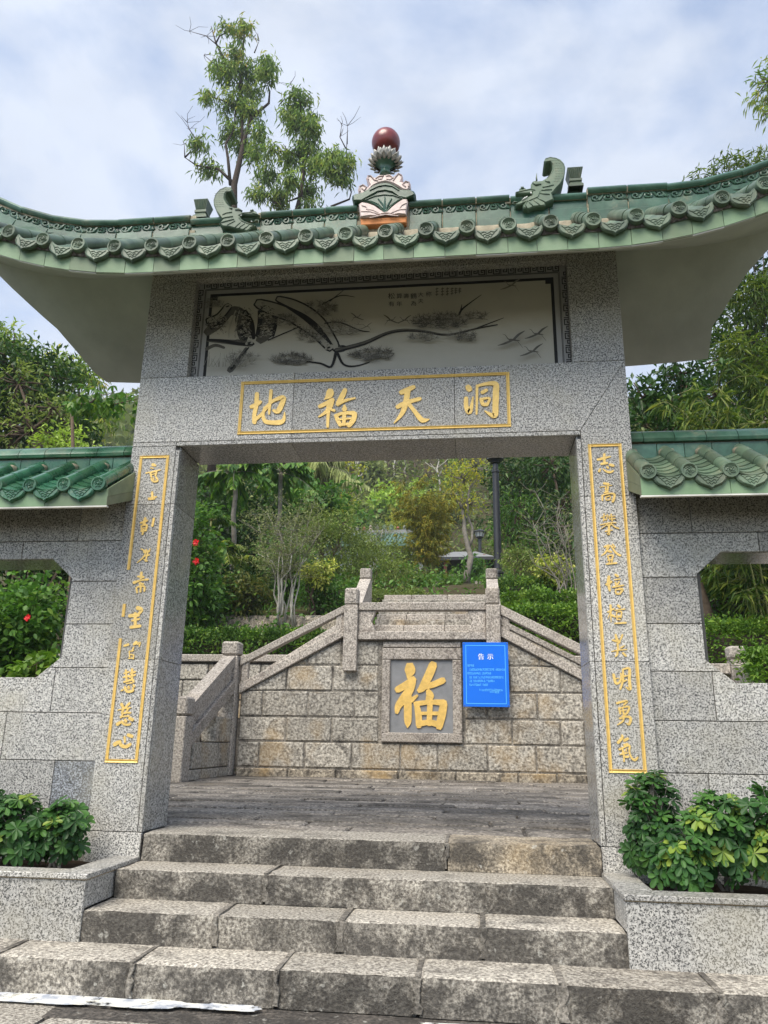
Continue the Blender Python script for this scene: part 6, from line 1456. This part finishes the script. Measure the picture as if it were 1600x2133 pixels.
# ------------------------------------------------------------------ trees over the side walls
tree('broadleaf_tree','large dark broad-leaved tree above the left wall',60,1100,9.0,[sized(40,860,9,110,80),sized(90,780,9,80,50),sized(20,760,9,70,45),sized(150,880,8.6,60,45),sized(-60,850,9,100,90)],'leaf_dark',per=120,k=12,spread=.10,L_=.17,W_=.055,tr=.12,hang=.35)
tree('broadleaf_tree','paler drooping-leaved tree at the far left above the wall',20,1100,11.0,[sized(30,720,11,50,26),sized(-10,705,11,40,30),sized(130,765,11,75,26),sized(185,790,11,40,24),sized(225,875,11,28,22),sized(200,860,11,30,14)],'leaf_gum',per=100,k=12,spread=.12,L_=.20,W_=.05,tr=.10,hang=.8)
tree('flowering_tree','dark tree with cream flower clusters behind the left wall',90,1100,7.6,[sized(70,900,7.6,90,55),sized(40,800,7.8,60,50),sized(110,850,7.4,50,30)],'leaf_olive',per=80,k=9,spread=.08,L_=.12,W_=.04,tr=.10,hang=.1)
tree('small_tree','olive green young tree rising just above the left wall coping',140,1050,5.2,[sized(140,925,5.2,45,40),sized(165,945,5.2,30,30),sized(110,930,5.2,40,30)],'leaf_lime',per=260,k=9,spread=.06,L_=.085,W_=.035,tr=.03,hang=.1)
root = thing('maple_branch_tree', (-3.9,4.0,gz(-3.9,4.0)), 'tree with large lobed leaves reaching over the left wall to the pillar', 'tree'); m = MB(); P = []; D = []
tp = at(150,860,4.0); m.tube(wob((-3.9,4.0,gz(-3.9,4.0)-.1), tp, 6, .04), [.05-.005*i for i in range(7)], 8)
for (x0_, y0_, x1_, y1_) in ((150,860,290,830),(150,850,240,815),(160,850,200,830)):
    a, e = at(x0_,y0_,4.0), at(x1_,y1_,3.4); path = wob(a, e, 6, .04); m.tube(path, [.016-.002*i for i in range(7)], 6)
    for q in path[1:]:
        for _ in range(5):
            c = q+Vector((rnd.gauss(0,.08),rnd.gauss(0,.12),rnd.gauss(.0,.05))); dd = Vector((rnd.gauss(0,.5),rnd.gauss(0,.5),-.9))
            for an in (-.75,0,.75): P.append(c); D.append(Matrix.Rotation(an,3,'Y') @ dd)
leaves('crown', P, D, .11, .055, 'leaf_mid', root, 'leaf'); m.build('trunk', MAT['bark'], root, smooth=True)
tree('evergreen_tree','dark glossy-leaved tree above the right wall beside the pillar',1400,1100,7.2,[sized(1400,850,7.2,90,60),sized(1340,830,7.2,60,50),sized(1470,880,7,70,50),sized(1420,780,7.4,70,40),sized(1380,900,6.8,80,40)],'leaf_dark',per=120,k=11,spread=.09,L_=.17,W_=.06,tr=.10,hang=.4)
tree('evergreen_tree','tall dark tree behind the bamboo at the right edge',1570,1100,10.5,[sized(1560,700,10.5,110,120),sized(1600,580,10.5,70,60),sized(1500,820,10.5,90,90),sized(1640,800,10,120,140)],'leaf_dark',per=80,k=11,spread=.13,L_=.20,W_=.06,tr=.14,hang=.4)
bamboo('arching bamboo clump above the right wall',1590,1100,700,6.6,11,1.5,'leaf_bamboo',den=26,L_=.20,W_=.028,arch=.6,hb_=.8,r=.018)
plant('bamboo','tall bamboo whose yellow-green top shows over the right roof end','bamboo',(at(1540,1100,9.2).x,9.2,1.0),[sized(1470,366,9.2,34,12),sized(1520,352,9.2,44,18),sized(1585,346,9.2,44,20),sized(1560,430,9.2,70,40),sized(1575,620,9.0,60,60),sized(1545,740,8.8,60,60),sized(1600,800,8.6,60,70)],'leaf_bamboo',per=170,k=12,spread=.08,L_=.20,W_=.028,hang=.5,trunk=tuple(at(1590,520,9.2)),bark='bark_dark',tr=.02,stems=1,stemname='culms')
tree('gum_tree','feathery tree at the far right edge of the sky',1660,900,13.5,[sized(1618,190,13.5,48,38),sized(1640,120,13.5,36,36),sized(1612,235,13.5,26,20),sized(1600,170,13.5,26,22)],'leaf_gum',trunk=tuple(at(1650,300,13.5)),per=60,k=14,spread=.16,L_=.28,W_=.05,tr=.10,hang=1.2)
# tall gum trees behind the gate roof, limbs measured on the photograph
def gum(label, trunk, limbs, y, clumps, tr, bare=()):
    p0 = at(*trunk[0], y); root = thing('gum_tree', (p0.x,y,gz(p0.x,y)), label, 'tree', None); m = MB(); q_ = y/16.0; tr = tr*q_; P = []; D = []; R_ = []
    path = [Vector((p0.x,y,gz(p0.x,y)-.2))]+[at(a,b_,y+rnd.uniform(-.15,.15)) for a, b_ in trunk]; k = len(path); m.tube(path, [tr*(1-.75*i/(k-1)) for i in range(k)], 8)
    for l in limbs:
        dy = rnd.uniform(-.8,.8); pts = [at(a,b_,y+dy*i/(len(l)-1)) for i, (a, b_) in enumerate(l)]; m.tube(pts, [tr*.42*(1-.8*i/(len(pts)-1)) for i in range(len(pts))], 6)
    for l in bare:
        pts = [at(a,b_,y) for a, b_ in l]; m.tube(pts, [.022*q_*(1-.7*i/(len(pts)-1)) for i in range(len(pts))], 5)
        for q in pts[1:]:
            for _ in range(4): e = q+Vector((rnd.gauss(0,.28),rnd.gauss(0,.2),rnd.uniform(0,.38)))*q_; m.tube(wob(q,e,2,.1), [.009*q_,.007*q_,.004*q_], 4)
    for (cx, cy, rx, rz, n) in clumps:
        n = int(n*.72)
        c, r = sized(cx,cy,y,rx,rz); c = Vector(c)+Vector((0,rnd.uniform(-.6,.6),0))
        near = min((at(a,b_,y) for l in list(limbs)+[trunk] for a, b_ in l), key=lambda q: (q-c).length); m.tube(wob(near, c, 3, .08), [.03*q_,.025*q_,.02*q_,.012*q_], 5)
        for _ in range(n):
            d = Vector((rnd.gauss(0,1),rnd.gauss(0,1),rnd.gauss(0,1))).normalized(); q = c+Vector((d.x*r[0],d.y*r[0],d.z*r[2]))*.88*rnd.random()**.55; tone = rnd.random()*.6
            if rnd.random() < .35: m.tube(wob(c, q, 2, .08), [.010*q_,.007*q_,.004*q_], 4)
            for _ in range(13): P.append(q+Vector((rnd.gauss(0,.11),rnd.gauss(0,.11),rnd.gauss(0,.11)))*q_); D.append((rnd.gauss(0,.55),rnd.gauss(0,.55),-1+rnd.gauss(0,.35))); R_.append(tone+.3*rnd.random()+(.35 if cy < 130 and rnd.random() < .3 else 0))
    n = len(P); leaves('crown', P, D, .24*q_*(.7+.6*NP.rand(n)), .05*q_*(.8+.4*NP.rand(n)), 'leaf_gum', root, 'diamond', np.array(R_), .0); m.build('trunk', MAT['bark_dark'], root, smooth=True)
gum('tall gum tree with bare twigs rising behind the left dragon ornament',[(487,440),(488,385),(503,320),(512,280),(525,245),(545,225)],
    [[(503,320),(505,260),(500,190),(485,150),(470,110)],[(525,245),(560,215),(562,190),(555,170)],[(485,380),(455,352),(410,345),(385,328)],[(480,385),(475,330),(470,300),(488,270),(490,230),(475,215)],[(500,190),(505,110),(510,60),(500,35)],[(470,130),(450,90),(440,55)]],27.0,
    [(495,55,18,22,22),(520,70,16,18,16),(480,75,18,20,16),(490,120,36,26,50),(515,140,26,22,34),(475,165,34,24,44),(520,175,26,24,40),(445,130,18,12,14),(555,130,22,18,30),(560,165,22,24,34),(490,210,38,26,56),(440,215,14,20,20),(520,230,30,20,36),(480,260,30,22,42),(500,290,24,20,30),(545,285,18,24,28),(420,305,20,22,26),(430,340,26,18,28),(535,330,24,24,30)],.13,
    bare=[[(460,100),(430,75),(395,65)],[(455,140),(425,115)],[(415,300),(395,270),(390,255)],[(385,328),(384,300)],[(530,110),(540,85)]])
gum('slender gum tree in front of the sky between dragon and finial',[(618,440),(628,400),(635,330),(632,280),(627,240),(625,200)],
    [[(628,400),(612,370),(608,360)],[(635,330),(600,315),(590,300)],[(627,410),(585,425)],[(632,290),(650,260)]],26.0,
    [(625,205,30,20,44),(600,225,24,22,34),(645,235,20,20,28),(620,265,34,20,48),(655,285,22,24,34),(640,310,30,20,40),(600,320,28,22,40),(650,345,24,24,34),(555,360,26,24,36),(575,400,34,22,46),(535,400,24,18,26),(610,395,22,22,28),(640,380,20,26,28),(570,330,16,18,18),(650,425,24,8,14)],.09,
    bare=[[(616,200),(612,185),(605,175)],[(590,235),(580,220)]])
gum('small gum tree with a bare forked top left of the finial',[(700,440),(690,430),(728,415),(732,400),(722,380)],
    [[(722,380),(721,330),(723,290),(724,260)]],25.0,[(700,330,30,22,36),(725,350,22,18,30),(690,360,26,18,30),(718,375,20,14,22),(670,340,20,20,24)],.05,
    bare=[[(721,310),(708,285),(712,260)],[(723,300),(724,262)]])
# ------------------------------------------------------------------ lamp posts
def lamp(base, top, label, r=.075):
    b, t = Vector(base), Vector(top); root = thing('lamp_post', b, label, 'lamp post', 'black lamp posts along the garden path'); h = t.z-b.z; m = MB()
    m.lathe([(r*2.2,0),(r*2.2,.10),(r*1.9,.14),(r*1.7,.30),(r*1.75,.34),(r*1.35,.40),(r*1.3,.62),(r*1.5,.65),(r*1.5,.70),(r*1.1,.76),(r,.9),(r*.88,h*.80),(r*1.1,h*.80+.02),(r*1.1,h*.80+.07),(r*.8,h*.80+.1),(r*.72,h-.62)], b, 16); m.build('post', MAT['lamp_metal'], root, smooth=30)
    z = h-.62; m = MB(); m.lathe([(r*.7,z),(r*1.4,z+.03),(r*1.1,z+.08),(r*2.0,z+.11),(r*2.2,z+.14)], b, 14); m.build('lantern_base', MAT['lamp_metal'], root, smooth=30)
    g = MB(); g.lathe([(r*2.0,z+.14),(r*2.9,z+.40)], b, 8); g.build('lantern_glass', MAT['lamp_glass'], root)
    m = MB()
    for k in range(8): a = 2*math.pi*k/8; m.tube([b+Vector((math.cos(a)*r*2.05,math.sin(a)*r*2.05,z+.13)), b+Vector((math.cos(a)*r*2.98,math.sin(a)*r*2.98,z+.41))], r*.16, 5)
    m.lathe([(r*4.2,z+.40),(r*4.3,z+.42),(r*3.4,z+.48),(r*1.8,z+.54),(r*1.0,z+.57),(r*.5,z+.62)], b, 16); m.build('lantern_roof', MAT['lamp_metal'], root, smooth=30)
a = at(1038,1195,16); lamp((a.x,16,gz(a.x,16)-.05), (a.x,16,at(1030,925,16).z), 'tall black lamp post standing nearest, its lantern hidden by the lintel', .105)
a = at(1001,1200,38); lamp((a.x,38,gz(a.x,38)-.3), (a.x,38,at(998,1102,38).z), 'black lamp post with lantern beside the pavilion', .10)
a = at(991,1212,33); lamp((a.x,33,gz(a.x,33)-.3), (a.x,33,at(990,1157,33).z), 'smallest black lamp post, short and far off beside the pavilion', .055)
# ------------------------------------------------------------------ temple, pavilion and small far stair
c = at(800,1112,44); T0 = thing('temple_hall', (c.x,46,gz(c.x,46)), 'distant temple hall with green tiled roof and coloured ridge ornaments', 'temple')
zt = at(800,1108,44).z; MB().box(c.x-4.6,c.x+2.6,44,49,gz(c.x,46)-2,zt-.9).build('wall', MAT['temple_wall'], T0)
for k in range(4): MB().box(c.x-3.8+1.7*k,c.x-2.9+1.7*k,43.95,44.01,zt-3.2,zt-1.6).build('window', MAT['roof_dark'], T0)
m = MB(); m.add([(c.x-5.2,43.2,zt-1.0),(c.x+3.2,43.2,zt-1.0),(c.x+2.9,46.5,zt+.55),(c.x-4.9,46.5,zt+.55),(c.x-5.2,49.8,zt-1.0),(c.x+3.2,49.8,zt-1.0),(c.x-5.2,43.2,zt-1.16),(c.x+3.2,43.2,zt-1.16)], [(0,1,2,3),(3,2,5,4),(6,7,1,0),(0,3,4),(1,5,2)]); rf = m.build('roof', MAT['temple_tile'], T0)
for k in range(34): xx = c.x-5.1+.25*k; MB().tube([(xx,43.2,zt-.95),(c.x+(xx-c.x)*.95,46.45,zt+.6)], .06, 6).build('cover_tile', MAT['temple_tile'], rf)
MB().box(c.x-4.8,c.x+2.8,46.3,46.7,zt+.5,zt+.78).build('ridge', MAT['roof_pale'], rf)
for k in range(16):
    xx = c.x-4.6+.48*k; mt = MAT[rnd.choice(['temple_red','temple_teal','pink_glaze','roof_pale','temple_tile'])]; s = rnd.uniform(.14,.26); m = MB()
    m.lathe([(s*.7,0),(s,.1),(s*.6,s*.9),(s*.8,s*1.3),(s*.2,s*2.2)], (xx,46.5,zt+.76), 7); m.build('ridge_ornament', mt, rf, smooth=40)
c = at(968,1150,36); T1 = thing('pavilion', (c.x,37.5,gz(c.x,37)), 'dark-roofed garden pavilion with pale eave edge behind the yellow tree', 'pavilion'); zt = at(968,1152,36).z; w = 1.25
for sx in (-1,1):
    for yy in (36.4,38.8): MB().tube([(c.x+sx*w*.85,yy,gz(c.x,37)-1),(c.x+sx*w*.85,yy,zt)], .09, 8).build('column', MAT['temple_red'], T1)
m = MB(); m.add([(c.x-w*1.3,35.8,zt-.25),(c.x+w*1.3,35.8,zt-.25),(c.x+w*1.3,39.4,zt-.25),(c.x-w*1.3,39.4,zt-.25),(c.x-w*.5,37.4,zt+.42),(c.x+w*.5,37.4,zt+.42),(c.x+w*.5,37.8,zt+.42),(c.x-w*.5,37.8,zt+.42)], [(0,1,5,4),(1,2,6,5),(2,3,7,6),(3,0,4,7),(4,5,6,7),(3,2,1,0)]); m.build('roof', MAT['roof_pale'], T1)
MB().box(c.x-w*1.3,c.x+w*1.3,35.8,39.4,zt-.42,zt-.262).build('eave_beam', MAT['roof_dark'], T1)
c = at(965,1240,24); c.z += .1; T2 = thing('garden_stair', (c.x,24,gz(c.x,24)), 'small far flight of grey stone steps with low railing', 'stair')
for k in range(4): MB().box(c.x-.55,c.x+.45,24+.3*k,24.4+.3*k,c.z-.5,c.z-.12+.07*k,c=.01).build('step_stone', MAT['rail_stone'], T2)
for x in (-.5,-.18,.12,.4): MB().box(c.x+x-.04,c.x+x+.04,25.2,25.3,c.z+.05,c.z+.28).build('baluster', MAT['rail_stone'], T2)
MB().box(c.x-.58,c.x+.48,25.18,25.32,c.z+.28,c.z+.36).build('top_rail', MAT['rail_stone'], T2)
for x in (.5,.66): MB().box(c.x+x-.05,c.x+x+.05,24.2,24.3,c.z-.3,c.z+.48).build('post', MAT['rail_stone'], T2)
# ------------------------------------------------------------------ the wooded hill
hill = [('leaf_lime',808,1045,60,34,26,'round light green tree low on the hill left of the golden bamboo'),('leaf_lime',880,1060,62,34,24,'round light green tree behind the golden bamboo'),('leaf_lime',905,985,74,30,22,'light green tree high on the hill right of centre'),('leaf_lime',838,1010,70,24,18,'small light green tree in the middle of the hill'),
        ('leaf_lime',945,975,72,24,20,'light green tree on the hill just under the lintel'),('leaf_hill',770,990,66,26,26,'dull green tree on the hill right of the yellow tree'),('leaf_hill',735,1075,58,30,26,'dark green tree at the foot of the hill left of the temple'),('leaf_hill',790,960,84,26,20,'grey-green tree near the top of the hill'),('leaf_hill',865,945,90,26,20,'grey-green tree at the top of the hill view'),('leaf_hill',930,1055,60,30,26,'dark green tree behind the tall yellow-green tree'),
        ('leaf_lime',758,955,80,22,16,'light green tree under the lintel at the left of the hill'),('leaf_lime',820,965,86,20,14,'small light green tree high on the hill under the lintel'),('leaf_lime',868,1025,66,24,18,'light green tree beside the top of the golden bamboo'),('leaf_lime',920,1020,66,22,18,'light green tree left of the tall yellow-green tree'),('leaf_hill',850,980,78,24,18,'olive tree in the middle of the hill'),('leaf_mid',760,1090,52,24,20,'green tree beside the temple roof'),('leaf_yellow',830,1092,52,26,10,'yellow-green low tree just above the temple roof')]
for leaf, px, py, y, rx, rz, lb in hill:
    bl = [sized(px,py,y,rx*.8,rz*.8), sized(px-rx*.5,py+rz*.3,y,rx*.5,rz*.5), sized(px+rx*.5,py+rz*.25,y,rx*.5,rz*.5), sized(px,py-rz*.5,y,rx*.5,rz*.5)]; c = bl[0][0]
    plant('hill_tree', lb, 'tree', (c[0],y,min(gz(c[0],y),c[2]-1)), bl, leaf, per=24, k=14, spread=.42, L_=.52, W_=.26, hang=.1, tr=.14, trunk=c, crown='crown', stemname='trunk', group='trees on the hill', shell=.3)
for i in range(22):                                     # slim pale trunks standing among them
    px = 745+10.2*i+rnd.uniform(-4,4); y = rnd.uniform(64,92); b0 = at(px, rnd.uniform(1000,1060), y); b0.z = gz(b0.x,y); tp = at(px+rnd.uniform(-8,8), rnd.uniform(925,985), y)
    if tp.z < b0.z+2: tp.z = b0.z+rnd.uniform(5,8)
    root = thing('bare_tree', b0, 'slim pale bare-trunked tree standing on the hill', 'tree', 'slim bare trees on the hill'); m = MB(); path = wob(b0, tp, 5, .03); m.tube(path, [.13*(1-.7*j/5) for j in range(6)], 6)
    for j in range(2,6):
        for _ in range(3): e = path[j]+Vector((rnd.gauss(0,.9),rnd.gauss(0,.6),rnd.uniform(.3,1.4))); m.tube(wob(path[j],e,2,.08), [.05,.04,.02], 4)
    m.build('trunk', MAT['bark_pale' if i % 3 else 'bark'], root, smooth=True)
# undergrowth over the slopes, too dense to count
def scatter(name, label, n, xr, yr, leaf, size, k, sp_, ray=False):
    C = []
    while len(C) < n:
        x, y = rnd.uniform(*xr), rnd.uniform(*yr); x = x*y if ray else x
        if -.5 < x < 1.3 and 17 < y < 27: continue
        C.append((x, y, gz(x,y)+rnd.uniform(0,1)*sp_*1.4))
    C = np.array(C); O = np.tile(np.array([[0,-.4,.6]]), (n,1)); P, D, rv = clusters(C, O, k, sp_, 0, .6); m_ = len(P)
    return leaves(name, P, D, size*(.6+.8*NP.rand(m_)), size*.5*(.6+.8*NP.rand(m_)), leaf, None, 'diamond', rv, .1, label=label, cat='undergrowth', kind='stuff')
scatter('hillside_undergrowth','dense green and brown undergrowth covering the wooded hill',4600,(-34,26),(52,110),'leaf_hill',.5,16,.9)
scatter('distant_woodland','hazy woodland on the far ridge beyond the left wall',3400,(-.66,-.42),(60,250),'leaf_hill',1.5,15,1.9,True)
scatter('garden_undergrowth','low green plants covering the garden slope',2600,(-12,12),(11.2,50),'leaf_mid',.16,12,.26)
scatter('verge_plants','low plants growing behind the left wall',420,(-8,-3.6),(1.5,9),'leaf_mid',.10,12,.14)
scatter('verge_plants','low plants growing behind the right wall',420,(3.6,8),(1.5,9),'leaf_mid',.10,12,.14)

# ------------------------------------------------------------------ thin humid air
hz = MB().box(-405, 405, -205, 425, -3, 190).build('haze', bpy.data.materials.new('haze_air'), None, label='thin pale haze in the air over the wooded hills', cat='haze', kind='stuff')
hm = hz.data.materials[0]; hm.use_nodes = True; hn = hm.node_tree; hn.nodes.clear()
ho = hn.nodes.new('ShaderNodeOutputMaterial'); hv = hn.nodes.new('ShaderNodeVolumePrincipled'); hv.inputs['Color'].default_value = (.86,.91,1,1); hv.inputs['Density'].default_value = .0008; hv.inputs['Anisotropy'].default_value = .2
hn.links.new(hv.outputs[0], ho.inputs['Volume']); SC.cycles.volume_bounces = 0
